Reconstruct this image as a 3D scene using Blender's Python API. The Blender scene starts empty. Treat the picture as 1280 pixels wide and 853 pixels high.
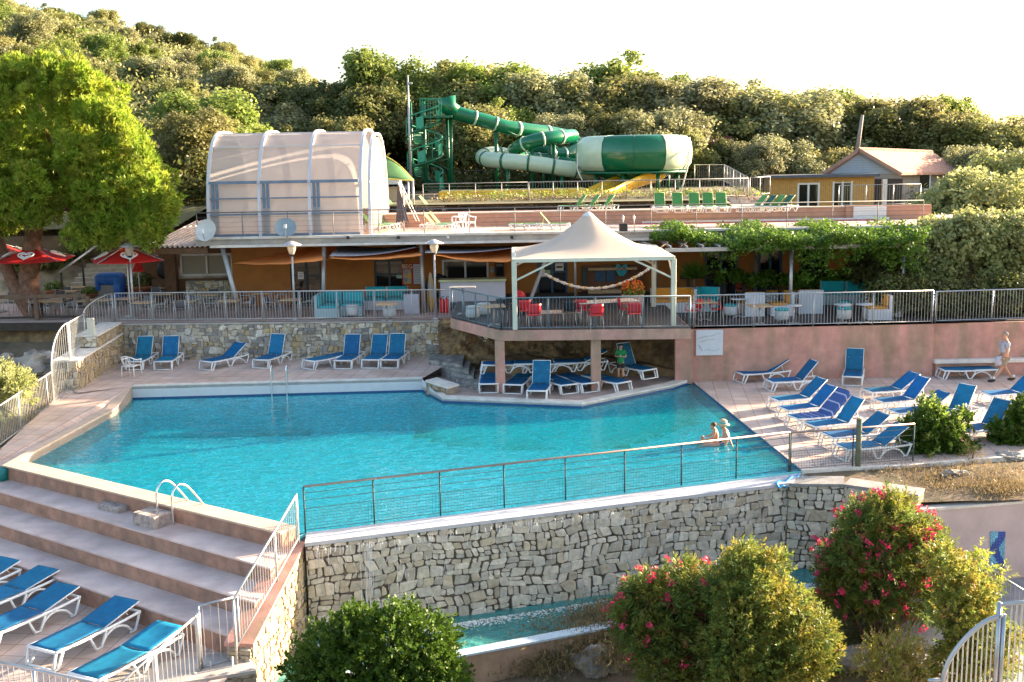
import bpy, math, random
import numpy as np
from mathutils import Vector, Matrix
random.seed(7); RNG = np.random.default_rng(7)
R = math.radians
scene = bpy.context.scene
# ------------------------------------------------------------------ camera
FPX, CX, CY, H = 1375.0, 640.0, 426.5, 8.1
PITCH = math.atan((CY-200.0)/FPX); ROLL = -0.0175
_F = Vector((0, math.cos(PITCH), -math.sin(PITCH))); _R0 = Vector((1,0,0)); _U0 = Vector((0, math.sin(PITCH), math.cos(PITCH)))
_R = _R0*math.cos(ROLL)+_U0*math.sin(ROLL); _U = -_R0*math.sin(ROLL)+_U0*math.cos(ROLL)
cam_d = bpy.data.cameras.new('camera'); cam = bpy.data.objects.new('camera', cam_d); scene.collection.objects.link(cam)
cam_d.sensor_width = 36; cam_d.lens = 36*FPX/1280; cam_d.clip_start = .1; cam_d.clip_end = 3000
cam.matrix_world = Matrix(((_R.x,_U.x,-_F.x,0),(_R.y,_U.y,-_F.y,0),(_R.z,_U.z,-_F.z,H),(0,0,0,1)))
scene.camera = cam
# ------------------------------------------------------------------ light
SUN_A, SUN_EL = 25.0, 14.0          # bearing from +X towards +Y, elevation
w = bpy.data.worlds.new('World'); scene.world = w; w.use_nodes = True
nt = w.node_tree; sky = nt.nodes.new('ShaderNodeTexSky'); sky.sky_type = 'NISHITA'; sky.sun_disc = False
sky.sun_elevation = R(SUN_EL); sky.sun_rotation = R(90-SUN_A); sky.air_density = 1.0; sky.dust_density = 3.2; sky.ozone_density = 1.0; sky.altitude = 200
nt.links.new(sky.outputs[0], nt.nodes['Background'].inputs[0]); nt.nodes['Background'].inputs[1].default_value = 0.085
sl = bpy.data.lights.new('sun', 'SUN'); sl.energy = 5.0; sl.angle = R(.6); sl.color = (1, .79, .56)
so = bpy.data.objects.new('sun', sl); scene.collection.objects.link(so)
_sd = Vector((math.cos(R(SUN_A))*math.cos(R(SUN_EL)), math.sin(R(SUN_A))*math.cos(R(SUN_EL)), math.sin(R(SUN_EL))))
so.rotation_euler = _sd.to_track_quat('Z', 'Y').to_euler()
vs = scene.view_settings; vs.view_transform = 'Standard'; vs.look = 'None'; vs.gamma = 1; vs.use_curve_mapping = False; vs.exposure = 2.65
scene.cycles.max_bounces = 8; scene.cycles.transparent_max_bounces = 12
scene.cycles.use_fast_gi = False
# ------------------------------------------------------------------ helpers
def ray(u, v): return _F + _R*((u-CX)/FPX) + _U*((CY-v)/FPX)
def P(u, v, z=0.0):
    d = ray(u, v); t = (z-H)/d.z; return Vector((d.x*t, d.y*t, z))
def PY(u, v, y):
    d = ray(u, v); t = y/d.y; return Vector((d.x*t, y, H+d.z*t))
def V(*a): return Vector(a)
def lerp(a, b, t): return a+(b-a)*t
def tag(o, label=None, cat=None, group=None, kind=None):
    if label: o['label'] = label
    if cat: o['category'] = cat
    if group: o['group'] = group
    if kind: o['kind'] = kind
    return o
def thing(name, label, cat, loc=(0,0,0), rz=0, group=None):
    o = bpy.data.objects.new(name, None); scene.collection.objects.link(o); o.empty_display_size = .2
    o.location = loc; o.rotation_euler = (0,0,rz); return tag(o, label, cat, group)
def copy_tree(o, parent=None):
    c = o.copy(); scene.collection.objects.link(c); c.parent = parent
    for ch in o.children: copy_tree(ch, c)
    return c
def place(o, loc, rz=0, label=None, group=None, sc=None):
    o.location = loc; o.rotation_euler = (0,0,rz)
    if sc: o.scale = sc if hasattr(sc,'__len__') else (sc,sc,sc)
    return tag(o, label, None, group)
class Pool:
    """first call hands out the prototype itself, later calls copies of it"""
    def __init__(s, fn): s.fn = fn; s.o = None
    def get(s):
        if s.o is None: s.o = s.fn(); return s.o
        return copy_tree(s.o)
class MB:
    def __init__(s): s.v = []; s.f = []; s.c = []; s.col = None
    def add(s, vs_, fs):
        b = len(s.v); s.v += [tuple(q) for q in vs_]
        for f in fs: s.f.append(tuple(b+i for i in f)); s.c.append(s.col)
        return s
    def hexa(s, p): return s.add(p, [(0,3,2,1),(4,5,6,7),(0,1,5,4),(1,2,6,5),(2,3,7,6),(3,0,4,7)])
    def box(s, c, d, rz=0, bev=0):
        cx, cy, cz = c; x, y, z = d[0]/2, d[1]/2, d[2]/2; ca, sa = math.cos(rz), math.sin(rz)
        if bev <= 0:
            return s.hexa([(cx+a*x*ca-b*y*sa, cy+a*x*sa+b*y*ca, cz+k*z) for k in (-1,1) for a,b in ((-1,-1),(1,-1),(1,1),(-1,1))])
        lv = []
        for zz, e in ((-z, bev), (-z+bev, 0), (z-bev, 0), (z, bev)):
            ring = []
            for a, b in ((-1,-1),(1,-1),(1,1),(-1,1)):
                for q in ((0,1),(1,0)) if a*b > 0 else ((1,0),(0,1)):
                    xx = a*(x-e-(bev if q[0] else 0)); yy = b*(y-e-(bev if q[1] else 0))
                    ring.append((cx+xx*ca-yy*sa, cy+xx*sa+yy*ca, cz+zz))
            lv.append(ring)
        vs_ = sum(lv, []); n = 8; fs = [tuple(range(n-1,-1,-1)), tuple(3*n+i for i in range(n))]
        for r in range(3):
            for i in range(n): j = (i+1) % n; fs.append((r*n+i, r*n+j, (r+1)*n+j, (r+1)*n+i))
        return s.add(vs_, fs)
    def tube(s, pts, r, n=8, cap=True, closed=False):
        pts = [Vector(p) for p in pts]; m = len(pts); rr = r if hasattr(r, '__len__') else [r]*m
        vs_ = []; prev = None
        for i, p in enumerate(pts):
            if closed: t = pts[(i+1)%m]-pts[i-1]
            else: t = pts[min(i+1,m-1)]-pts[max(i-1,0)]
            if t.length < 1e-9: t = Vector((0,0,1))
            t.normalize()
            if prev is None:
                a = Vector((0,0,1)) if abs(t.z) < .9 else Vector((1,0,0)); u = t.cross(a).normalized()
            else:
                u = (prev - t*prev.dot(t)); u = u.normalized() if u.length > 1e-6 else t.orthogonal().normalized()
            prev = u; b = t.cross(u)
            for k in range(n):
                an = 2*math.pi*(k+.5)/n; vs_.append(p+(u*math.cos(an)+b*math.sin(an))*rr[i])
        fs = []
        for i in range(m if closed else m-1):
            for k in range(n):
                k2 = (k+1)%n; i2 = (i+1)%m; fs.append((i*n+k, i*n+k2, i2*n+k2, i2*n+k))
        if cap and not closed: fs += [tuple(range(n-1,-1,-1)), tuple((m-1)*n+k for k in range(n))]
        return s.add(vs_, fs)
    def bar(s, a, b, wd, hg, up=(0,0,1)):
        a, b = Vector(a), Vector(b); t = (b-a).normalized(); up = Vector(up)
        if abs(t.dot(up)) > .98: up = Vector((0,1,0))
        sd = t.cross(up).normalized()*(wd/2); uu = sd.cross(t).normalized()*(hg/2)
        return s.hexa([a-sd-uu, a+sd-uu, b+sd-uu, b-sd-uu, a-sd+uu, a+sd+uu, b+sd+uu, b-sd+uu])
    def prism(s, poly, z0, z1):
        n = len(poly); g = lambda q, z: (z[q] if hasattr(z,'__len__') else z)
        vs_ = [(p[0],p[1],g(i,z0)) for i,p in enumerate(poly)]+[(p[0],p[1],g(i,z1)) for i,p in enumerate(poly)]
        return s.add(vs_, [tuple(range(n-1,-1,-1)), tuple(range(n,2*n))]+[(i,(i+1)%n,n+(i+1)%n,n+i) for i in range(n)])
    def poly(s, pts): return s.add(pts, [tuple(range(len(pts)))])
    def lathe(s, prof, c=(0,0,0), n=16, ax=None):
        vs_ = []
        for r, z in prof:
            for k in range(n):
                a = 2*math.pi*k/n; vs_.append((c[0]+r*math.cos(a), c[1]+r*math.sin(a), c[2]+z))
        fs = [(i*n+k, i*n+(k+1)%n, (i+1)*n+(k+1)%n, (i+1)*n+k) for i in range(len(prof)-1) for k in range(n)]
        if prof[0][0] > 1e-4: fs.append(tuple(range(n-1,-1,-1)))
        if prof[-1][0] > 1e-4: fs.append(tuple((len(prof)-1)*n+k for k in range(n)))
        return s.add(vs_, fs)
    def ball(s, c, r, n=10, m=6):
        r = r if hasattr(r,'__len__') else (r,r,r); vs_ = []; 
        for i in range(m+1):
            th = math.pi*i/m
            for k in range(n):
                a = 2*math.pi*k/n; vs_.append((c[0]+r[0]*math.sin(th)*math.cos(a), c[1]+r[1]*math.sin(th)*math.sin(a), c[2]-r[2]*math.cos(th)))
        return s.add(vs_, [(i*n+k, i*n+(k+1)%n, (i+1)*n+(k+1)%n, (i+1)*n+k) for i in range(m) for k in range(n)])
    def grid(s, fn, nu, nv, thick=None):
        vs_ = [fn(i/nu, j/nv) for j in range(nv+1) for i in range(nu+1)]
        return s.add(vs_, [(j*(nu+1)+i, j*(nu+1)+i+1, (j+1)*(nu+1)+i+1, (j+1)*(nu+1)+i) for j in range(nv) for i in range(nu)])
    def build(s, name, m, parent=None, smooth=False, world=False, solid=0):
        me = bpy.data.meshes.new(name); off = Vector((0,0,0))
        vs_ = s.v
        if world and parent is not None:
            off = parent.location; vs_ = [(a-off.x, b-off.y, c-off.z) for a,b,c in s.v]
        me.from_pydata(vs_, [], s.f); me.update()
        if smooth: me.polygons.foreach_set('use_smooth', [True]*len(me.polygons))
        if any(c is not None for c in s.c):
            at = me.color_attributes.new('Col', 'FLOAT_COLOR', 'CORNER'); arr = []
            for f, c in zip(s.f, s.c): arr += list((c or (1,1,1))[:3]+(1.0,))*len(f)
            at.data.foreach_set('color', arr)
        me.materials.append(m); o = bpy.data.objects.new(name, me); scene.collection.objects.link(o)
        o.parent = parent
        if solid:
            md = o.modifiers.new('solid', 'SOLIDIFY'); md.thickness = solid; md.offset = 0
        return o
# ------------------------------------------------------------------ materials
MATS = {}
def mat(name, col, rough=.6, metal=0, var=.15, vs_=3.0, bump=0, bs=40, spec=.5, transl=0, rnd=0, attr=False, stain=None, alpha=None, sheen=0, huev=0):
    if name in MATS: return MATS[name]
    m = bpy.data.materials.new(name); m.use_nodes = True; n = m.node_tree; b = n.nodes['Principled BSDF']
    b.inputs['Roughness'].default_value = rough; b.inputs['Metallic'].default_value = metal
    b.inputs['Specular IOR Level'].default_value = spec
    tc = n.nodes.new('ShaderNodeTexCoord'); L = n.links.new
    geo = n.nodes.new('ShaderNodeNewGeometry')
    no = n.nodes.new('ShaderNodeTexNoise'); no.inputs['Scale'].default_value = vs_; no.inputs['Detail'].default_value = 5; no.inputs['Roughness'].default_value = .62
    L(geo.outputs['Position'], no.inputs['Vector'])
    if attr:
        at = n.nodes.new('ShaderNodeVertexColor'); at.layer_name = 'Col'; src = at.outputs[0]
    else:
        rg = n.nodes.new('ShaderNodeRGB'); rg.outputs[0].default_value = (*col, 1); src = rg.outputs[0]
    if stain:
        s2 = n.nodes.new('ShaderNodeTexNoise'); s2.inputs['Scale'].default_value = stain[1]; s2.inputs['Detail'].default_value = 4
        mp = n.nodes.new('ShaderNodeMapping'); mp.inputs['Scale'].default_value = (1,1,stain[2] if len(stain)>2 else 1); L(geo.outputs['Position'], mp.inputs[0]); L(mp.outputs[0], s2.inputs['Vector'])
        rp = n.nodes.new('ShaderNodeValToRGB'); rp.color_ramp.elements[0].position = .42; rp.color_ramp.elements[1].position = .62; L(s2.outputs[0], rp.inputs[0])
        mx = n.nodes.new('ShaderNodeMix'); mx.data_type = 'RGBA'; L(rp.outputs[0], mx.inputs[0]); L(src, mx.inputs[6]); mx.inputs[7].default_value = (*stain[0],1); src = mx.outputs[2]
    mr = n.nodes.new('ShaderNodeMapRange'); mr.inputs[1].default_value = .3; mr.inputs[2].default_value = .7; mr.inputs[3].default_value = 1-var; mr.inputs[4].default_value = 1+var
    L(no.outputs[0], mr.inputs[0])
    hs = n.nodes.new('ShaderNodeHueSaturation'); L(src, hs.inputs['Color']); 
    if rnd or huev:
        oi = n.nodes.new('ShaderNodeObjectInfo'); r2 = n.nodes.new('ShaderNodeMapRange'); r2.inputs[3].default_value = 1-rnd; r2.inputs[4].default_value = 1+rnd; L(oi.outputs['Random'], r2.inputs[0])
        mm = n.nodes.new('ShaderNodeMath'); mm.operation = 'MULTIPLY'; L(mr.outputs[0], mm.inputs[0]); L(r2.outputs[0], mm.inputs[1]); L(mm.outputs[0], hs.inputs['Value'])
        if huev:
            r3 = n.nodes.new('ShaderNodeMapRange'); r3.inputs[3].default_value = .5-huev; r3.inputs[4].default_value = .5+huev
            fr = n.nodes.new('ShaderNodeMath'); fr.operation = 'MULTIPLY'; fr.inputs[1].default_value = 7.31; L(oi.outputs['Random'], fr.inputs[0])
            f2 = n.nodes.new('ShaderNodeMath'); f2.operation = 'FRACT'; L(fr.outputs[0], f2.inputs[0]); L(f2.outputs[0], r3.inputs[0]); L(r3.outputs[0], hs.inputs['Hue'])
    else: L(mr.outputs[0], hs.inputs['Value'])
    L(hs.outputs[0], b.inputs['Base Color'])
    if bump:
        nb = n.nodes.new('ShaderNodeTexNoise'); nb.inputs['Scale'].default_value = bs; nb.inputs['Detail'].default_value = 4; L(geo.outputs['Position'], nb.inputs['Vector'])
        bp = n.nodes.new('ShaderNodeBump'); bp.inputs['Strength'].default_value = bump; bp.inputs['Distance'].default_value = .02; L(nb.outputs[0], bp.inputs['Height']); L(bp.outputs[0], b.inputs['Normal'])
    if transl:
        out = n.nodes['Material Output']; tr = n.nodes.new('ShaderNodeBsdfTranslucent'); ms = n.nodes.new('ShaderNodeMixShader'); ms.inputs[0].default_value = transl
        L(hs.outputs[0], tr.inputs[0]); L(b.outputs[0], ms.inputs[1]); L(tr.outputs[0], ms.inputs[2]); L(ms.outputs[0], out.inputs[0])
    MATS[name] = m; return m
def tiles(name, col, joint, sx, sy, rot=0, rough=.75, var=.12, tv=.12, mort=.012, stain=None):
    """paving: rectangular tiles laid in world x,y"""
    m = mat(name, col, rough=rough, var=var, vs_=1.3, bump=.15, bs=60, stain=stain); n = m.node_tree; L = n.links.new
    geo = [x for x in n.nodes if x.type == 'NEW_GEOMETRY'][0]; b = n.nodes['Principled BSDF']
    mp = n.nodes.new('ShaderNodeMapping'); mp.inputs['Rotation'].default_value = (0,0,rot); L(geo.outputs['Position'], mp.inputs[0])
    br = n.nodes.new('ShaderNodeTexBrick'); br.offset = 0; br.inputs['Scale'].default_value = 1; br.inputs['Mortar Size'].default_value = mort; br.inputs['Brick Width'].default_value = sx; br.inputs['Row Height'].default_value = sy
    br.inputs['Color1'].default_value = (1,1,1,1); br.inputs['Color2'].default_value = (1-tv,1-tv,1-tv,1); br.inputs['Mortar'].default_value = (*joint,1); L(mp.outputs[0], br.inputs[0])
    src = b.inputs['Base Color'].links[0].from_socket; mx = n.nodes.new('ShaderNodeMix'); mx.data_type = 'RGBA'; mx.blend_type = 'MULTIPLY'; mx.inputs[0].default_value = 1
    L(src, mx.inputs[6]); L(br.outputs[0], mx.inputs[7]); L(mx.outputs[2], b.inputs['Base Color']); return m
def planks(name, col, dark, step, axis=2, rough=.6, frac=.12, **k):
    """boards: dark gap every <step> metres along one axis of the object"""
    m = mat(name, col, rough=rough, **k); n = m.node_tree; L = n.links.new; b = n.nodes['Principled BSDF']
    tc = [x for x in n.nodes if x.type == 'TEX_COORD'][0]; sp = n.nodes.new('ShaderNodeSeparateXYZ'); L(tc.outputs['Object'], sp.inputs[0])
    md = n.nodes.new('ShaderNodeMath'); md.operation = 'MODULO'; a = n.nodes.new('ShaderNodeMath'); a.operation = 'ADD'; a.inputs[1].default_value = 100*step
    if axis == 3:
        s_ = n.nodes.new('ShaderNodeMath'); s_.operation = 'ADD'; L(sp.outputs[0], s_.inputs[0]); L(sp.outputs[1], s_.inputs[1]); L(s_.outputs[0], a.inputs[0])
    else: L(sp.outputs[axis], a.inputs[0])
    L(a.outputs[0], md.inputs[0]); md.inputs[1].default_value = step
    gt = n.nodes.new('ShaderNodeMath'); gt.operation = 'LESS_THAN'; gt.inputs[1].default_value = step*frac; L(md.outputs[0], gt.inputs[0])
    src = b.inputs['Base Color'].links[0].from_socket; mx = n.nodes.new('ShaderNodeMix'); mx.data_type = 'RGBA'; L(gt.outputs[0], mx.inputs[0]); L(src, mx.inputs[6]); mx.inputs[7].default_value = (*dark,1); L(mx.outputs[2], b.inputs['Base Color']); return m
def glassy(name, tint, fac=.12, rough=.05):
    if name in MATS: return MATS[name]
    m = bpy.data.materials.new(name); m.use_nodes = True; n = m.node_tree; L = n.links.new; n.nodes.remove(n.nodes['Principled BSDF'])
    t = n.nodes.new('ShaderNodeBsdfTransparent'); t.inputs[0].default_value = (*tint,1); g = n.nodes.new('ShaderNodeBsdfGlossy'); g.inputs['Roughness'].default_value = rough
    f = n.nodes.new('ShaderNodeFresnel'); f.inputs[0].default_value = 1.45; ms = n.nodes.new('ShaderNodeMixShader'); L(f.outputs[0], ms.inputs[0]); L(t.outputs[0], ms.inputs[1]); L(g.outputs[0], ms.inputs[2]); L(ms.outputs[0], n.nodes['Material Output'].inputs[0]); MATS[name] = m; return m
def water(name, tint, body, bodyf, scale=1.6, strength=.35, caust=0):
    m = bpy.data.materials.new(name); m.use_nodes = True; n = m.node_tree; L = n.links.new; n.nodes.remove(n.nodes['Principled BSDF'])
    geo = n.nodes.new('ShaderNodeNewGeometry'); n1 = n.nodes.new('ShaderNodeTexNoise'); n1.inputs['Scale'].default_value = scale; n1.inputs['Detail'].default_value = 4; n1.inputs['Distortion'].default_value = .6
    mp = n.nodes.new('ShaderNodeMapping'); mp.inputs['Scale'].default_value = (1,1.5,1); mp.inputs['Rotation'].default_value = (0,0,.35); L(geo.outputs['Position'], mp.inputs[0]); L(mp.outputs[0], n1.inputs['Vector'])
    bp = n.nodes.new('ShaderNodeBump'); bp.inputs['Strength'].default_value = strength; bp.inputs['Distance'].default_value = .12; L(n1.outputs[0], bp.inputs['Height'])
    t = n.nodes.new('ShaderNodeBsdfTransparent'); t.inputs[0].default_value = (*tint,1)
    if caust:  # caustic lines put into the transmission tint as bright noise ridges
        dn = n.nodes.new('ShaderNodeTexNoise'); dn.inputs['Scale'].default_value = 2.1; dn.inputs['Detail'].default_value = 2.5; dn.inputs['Distortion'].default_value = 1.6; dn.inputs['Roughness'].default_value = .6; L(mp.outputs[0], dn.inputs['Vector'])
        s1 = n.nodes.new('ShaderNodeMath'); s1.operation = 'SUBTRACT'; s1.inputs[1].default_value = .5; L(dn.outputs[0], s1.inputs[0]); s2 = n.nodes.new('ShaderNodeMath'); s2.operation = 'ABSOLUTE'; L(s1.outputs[0], s2.inputs[0])
        cr = n.nodes.new('ShaderNodeMapRange'); cr.interpolation_type = 'SMOOTHSTEP'; cr.inputs[1].default_value = .0; cr.inputs[2].default_value = .055; cr.inputs[3].default_value = 1.0+caust; cr.inputs[4].default_value = 1.0-caust*.3; L(s2.outputs[0], cr.inputs[0])
        vm = n.nodes.new('ShaderNodeVectorMath'); vm.operation = 'SCALE'; vm.inputs[0].default_value = tint; L(cr.outputs[0], vm.inputs['Scale']); L(vm.outputs[0], t.inputs[0])
    df = n.nodes.new('ShaderNodeBsdfDiffuse'); df.inputs[0].default_value = (*body,1); L(bp.outputs[0], df.inputs['Normal'])
    m1 = n.nodes.new('ShaderNodeMixShader'); m1.inputs[0].default_value = bodyf; L(t.outputs[0], m1.inputs[1]); L(df.outputs[0], m1.inputs[2])
    g = n.nodes.new('ShaderNodeBsdfGlossy'); g.inputs['Roughness'].default_value = .04; L(bp.outputs[0], g.inputs['Normal'])
    f = n.nodes.new('ShaderNodeFresnel'); f.inputs[0].default_value = 1.33; L(bp.outputs[0], f.inputs['Normal'])
    ms = n.nodes.new('ShaderNodeMixShader'); L(f.outputs[0], ms.inputs[0]); L(m1.outputs[0], ms.inputs[1]); L(g.outputs[0], ms.inputs[2]); L(ms.outputs[0], n.nodes['Material Output'].inputs[0]); return m
DECK = tiles('deck_paving', (.64,.48,.40), (.60,.53,.50), .5, .5, rot=.12, var=.16, tv=.14, mort=.014, stain=((.60,.42,.33),.7))
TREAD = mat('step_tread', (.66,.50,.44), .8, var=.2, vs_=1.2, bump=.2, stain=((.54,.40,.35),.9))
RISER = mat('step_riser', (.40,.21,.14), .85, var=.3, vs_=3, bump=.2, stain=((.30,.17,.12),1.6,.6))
COPE = mat('coping_stone', (.54,.40,.30), .7, var=.15, vs_=3, bump=.1)
PALEC = mat('pale_coping', (.70,.63,.55), .7, var=.2, vs_=2.5, bump=.2)
PINK = mat('pink_render', (.56,.28,.22), .9, var=.2, vs_=2, bump=.25, bs=25, stain=((.38,.235,.16),1.5,.22))
PINK2 = mat('pale_pink_render', (.60,.47,.44), .9, var=.12, vs_=1.5, bump=.2, stain=((.54,.41,.38),.8,.5))
STUCCO = mat('brown_render', (.36,.24,.16), .9, var=.3, vs_=2, bump=.3)
STONE = mat('stone', (1,1,1), .85, var=.25, vs_=7, bump=.6, bs=18, attr=True)
MORTAR = mat('mortar', (.13,.10,.075), .95, var=.4, vs_=6, bump=.5)
MORTARL = mat('light_mortar', (.34,.27,.2), .95, var=.3, vs_=6, bump=.5)
CONC = mat('concrete', (.42,.37,.33), .9, var=.25, vs_=1.5, bump=.3)
TERR = tiles('terrace_paving', (.55,.40,.33), (.7,.66,.62), .4, .4, var=.15)
DARKDK = planks('dark_boards', (.075,.06,.055), (.02,.018,.017), .14, axis=0, var=.3)
WHITEP = mat('white_plastic', (.78,.77,.75), .45, var=.05)
BLUES = mat('blue_sling', (.004,.165,.36), .65, var=.18, rnd=.16, huev=.012, transl=.30, vs_=6)
TEALS = mat('teal_sling', (.006,.21,.40), .65, var=.2, rnd=.12, huev=.012, transl=.30, vs_=6)
GREENS = mat('green_sling', (.10,.30,.09), .65, var=.1, transl=.25)
DKGREENS = mat('dark_teal_sling', (.02,.12,.12), .65, var=.1, transl=.25)
LIMEF = mat('lime_frame', (.62,.70,.25), .5, var=.05)
NAVY = planks('striped_towel', (.05,.10,.28), (.42,.42,.55), .23, axis=0, frac=.14, rough=.9, var=.1, bump=.4, bs=120)
METAL = mat('galvanised', (.42,.43,.45), .38, metal=.75, var=.15)
METALL = mat('pale_metal', (.46,.45,.44), .42, metal=.45, var=.1)
METALB = mat('blue_grey_metal', (.06,.09,.09), .7, spec=.2, metal=.0, var=.1)
STEEL = mat('steel', (.7,.7,.7), .18, metal=1, var=.05)
RUST = mat('oxidised_rail', (.36,.25,.2), .4, metal=.6, var=.2, vs_=8)
WHITE = mat('white_paint', (.75,.73,.70), .5, var=.06)
CREAMP = mat('cream_paint', (.60,.58,.46), .45, var=.06)
OCHRE = mat('ochre_wall', (.40,.155,.035), .85, var=.15, vs_=1.5, bump=.25)
GLASS = glassy('clear_glass', (.75,.8,.8))
DGLASS = mat('dark_glass', (.012,.014,.016), .08, var=.1, spec=.9)
DOORF = mat('dark_door_frame', (.02,.035,.05), .4, var=.1)
BLUEF = mat('blue_door_frame', (.03,.09,.18), .4, var=.1)
BROWN = mat('brown_wood', (.13,.06,.025), .7, var=.3, vs_=6)
WOOD = mat('table_wood', (.50,.33,.18), .6, var=.25, vs_=8)
DARKW = mat('dark_wood', (.05,.035,.025), .8, var=.3, vs_=5)
CEDAR = planks('cedar_cladding', (.52,.28,.07), (.30,.15,.03), .14, axis=0, var=.2, vs_=4)
SIDING = planks('blue_grey_siding', (.36,.40,.46), (.2,.23,.27), .16, axis=2, frac=.1, var=.08)
TERRAC = planks('terracotta_panel', (.48,.25,.16), (.22,.11,.07), .18, axis=2, frac=.09, var=.15)
SLIDEG = mat('slide_green', (.004,.13,.055), .18, var=.08, spec=.6)
SLIDEP = mat('slide_pale', (.52,.62,.44), .25, var=.06, spec=.6)
SLIDEY = mat('slide_yellow', (.78,.45,.01), .3, var=.06)
POSTG = mat('green_steel', (.005,.11,.045), .4, var=.1)
ORANGE = mat('orange_cloth', (.97,.42,.12), .8, var=.08, transl=.45)
GREYSAIL = mat('grey_sail', (.42,.40,.42), .8, var=.08, transl=.35)
CREAM = mat('tent_fabric', (.70,.56,.44), .75, var=.05, transl=.22, vs_=1)
REDC = mat('red_canvas', (.70,.025,.02), .7, var=.08, transl=.35)
WHITEC = mat('white_print', (.8,.78,.75), .7, var=.03)
REDP = mat('red_plastic', (.62,.02,.03), .4, var=.08)
BLACKP = mat('black_plastic', (.015,.015,.017), .5, var=.1)
TURQ = mat('turquoise_cushion', (.01,.36,.40), .8, var=.1)
MUSTARD = mat('orange_cushion', (.62,.26,.02), .8, var=.1)
WPLANK = planks('white_planks', (.66,.66,.68), (.30,.31,.33), .11, axis=3, frac=.12, var=.06)
DARK = mat('dark_grey', (.03,.03,.03), .9)  # plain dark grey for the screen panels
TERRAPOT = mat('terracotta_pot', (.36,.13,.06), .8, var=.15)
ROOFT = mat('roof_tiles', (.42,.22,.16), .85, var=.25, vs_=4, bump=.5, bs=8)
ROOFP = planks('corrugated_roof', (.50,.36,.30), (.22,.14,.11), .22, axis=3, frac=.3, var=.2)
BARK = mat('bark', (.14,.085,.055), .95, var=.5, vs_=5, bump=1, bs=12)
BARKP = mat('pine_bark', (.19,.10,.06), .95, var=.5, vs_=5, bump=1, bs=10)
SOIL = mat('dry_soil', (.15,.105,.065), .95, var=.35, vs_=1.5, bump=.6, bs=9, stain=((.09,.075,.035),1.3))
ROCK = mat('limestone_rock', (.46,.39,.32), .9, var=.35, vs_=3, bump=1, bs=6, stain=((.19,.17,.15),1.5))
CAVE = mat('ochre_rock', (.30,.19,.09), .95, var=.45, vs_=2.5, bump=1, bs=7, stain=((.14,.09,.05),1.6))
GRASSY = mat('hill_ground', (.10,.09,.035), .95, var=.4, vs_=.3, bump=.5, bs=3)
SKIN = mat('skin', (.52,.27,.17), .5, var=.05)
def leafmat(name, col, tr=.38, rnd=.18, huev=.012, var=.3, vs_=1.2, col2=None):
    m = mat(name, col, rough=.5, var=var, vs_=vs_, transl=tr, rnd=rnd, huev=huev, spec=.3, stain=(col2, 1.7) if col2 else None); return m
L_OLIVE = leafmat('leaf_olive', (.25,.26,.085), tr=.45, col2=(.31,.29,.11))
L_GREEN = leafmat('leaf_green', (.18,.25,.05), tr=.46, col2=(.26,.30,.07))
L_DARK = leafmat('leaf_dark', (.11,.13,.035), tr=.42, col2=(.16,.15,.05))
L_GREY = leafmat('leaf_grey', (.34,.34,.18), tr=.42, col2=(.28,.28,.12))
L_PINE = leafmat('leaf_pine', (.25,.36,.035), tr=.45, rnd=0, huev=0, col2=(.34,.38,.05))
L_VINE = leafmat('leaf_vine', (.11,.20,.02), tr=.40, rnd=0, huev=0, vs_=3)
L_LAUREL = leafmat('leaf_laurel', (.07,.13,.012), tr=.3, rnd=0, huev=0, vs_=3)
L_OLEAN = leafmat('leaf_oleander', (.13,.19,.04), tr=.4, rnd=0, huev=0, vs_=2, col2=(.20,.20,.03))
L_YELL = leafmat('leaf_yellowing', (.22,.25,.045), tr=.40, rnd=0, huev=0, vs_=2, col2=(.31,.24,.045))
L_DRY = leafmat('leaf_dry', (.27,.20,.10), tr=.3, rnd=0, huev=0, vs_=2)
FLOWER = mat('pink_petals', (.72,.05,.13), .6, var=.3, vs_=9, transl=.3)
L_OLV = leafmat('leaf_light_olive', (.33,.36,.13), tr=.45, rnd=0, huev=0, col2=(.42,.42,.18))
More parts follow.
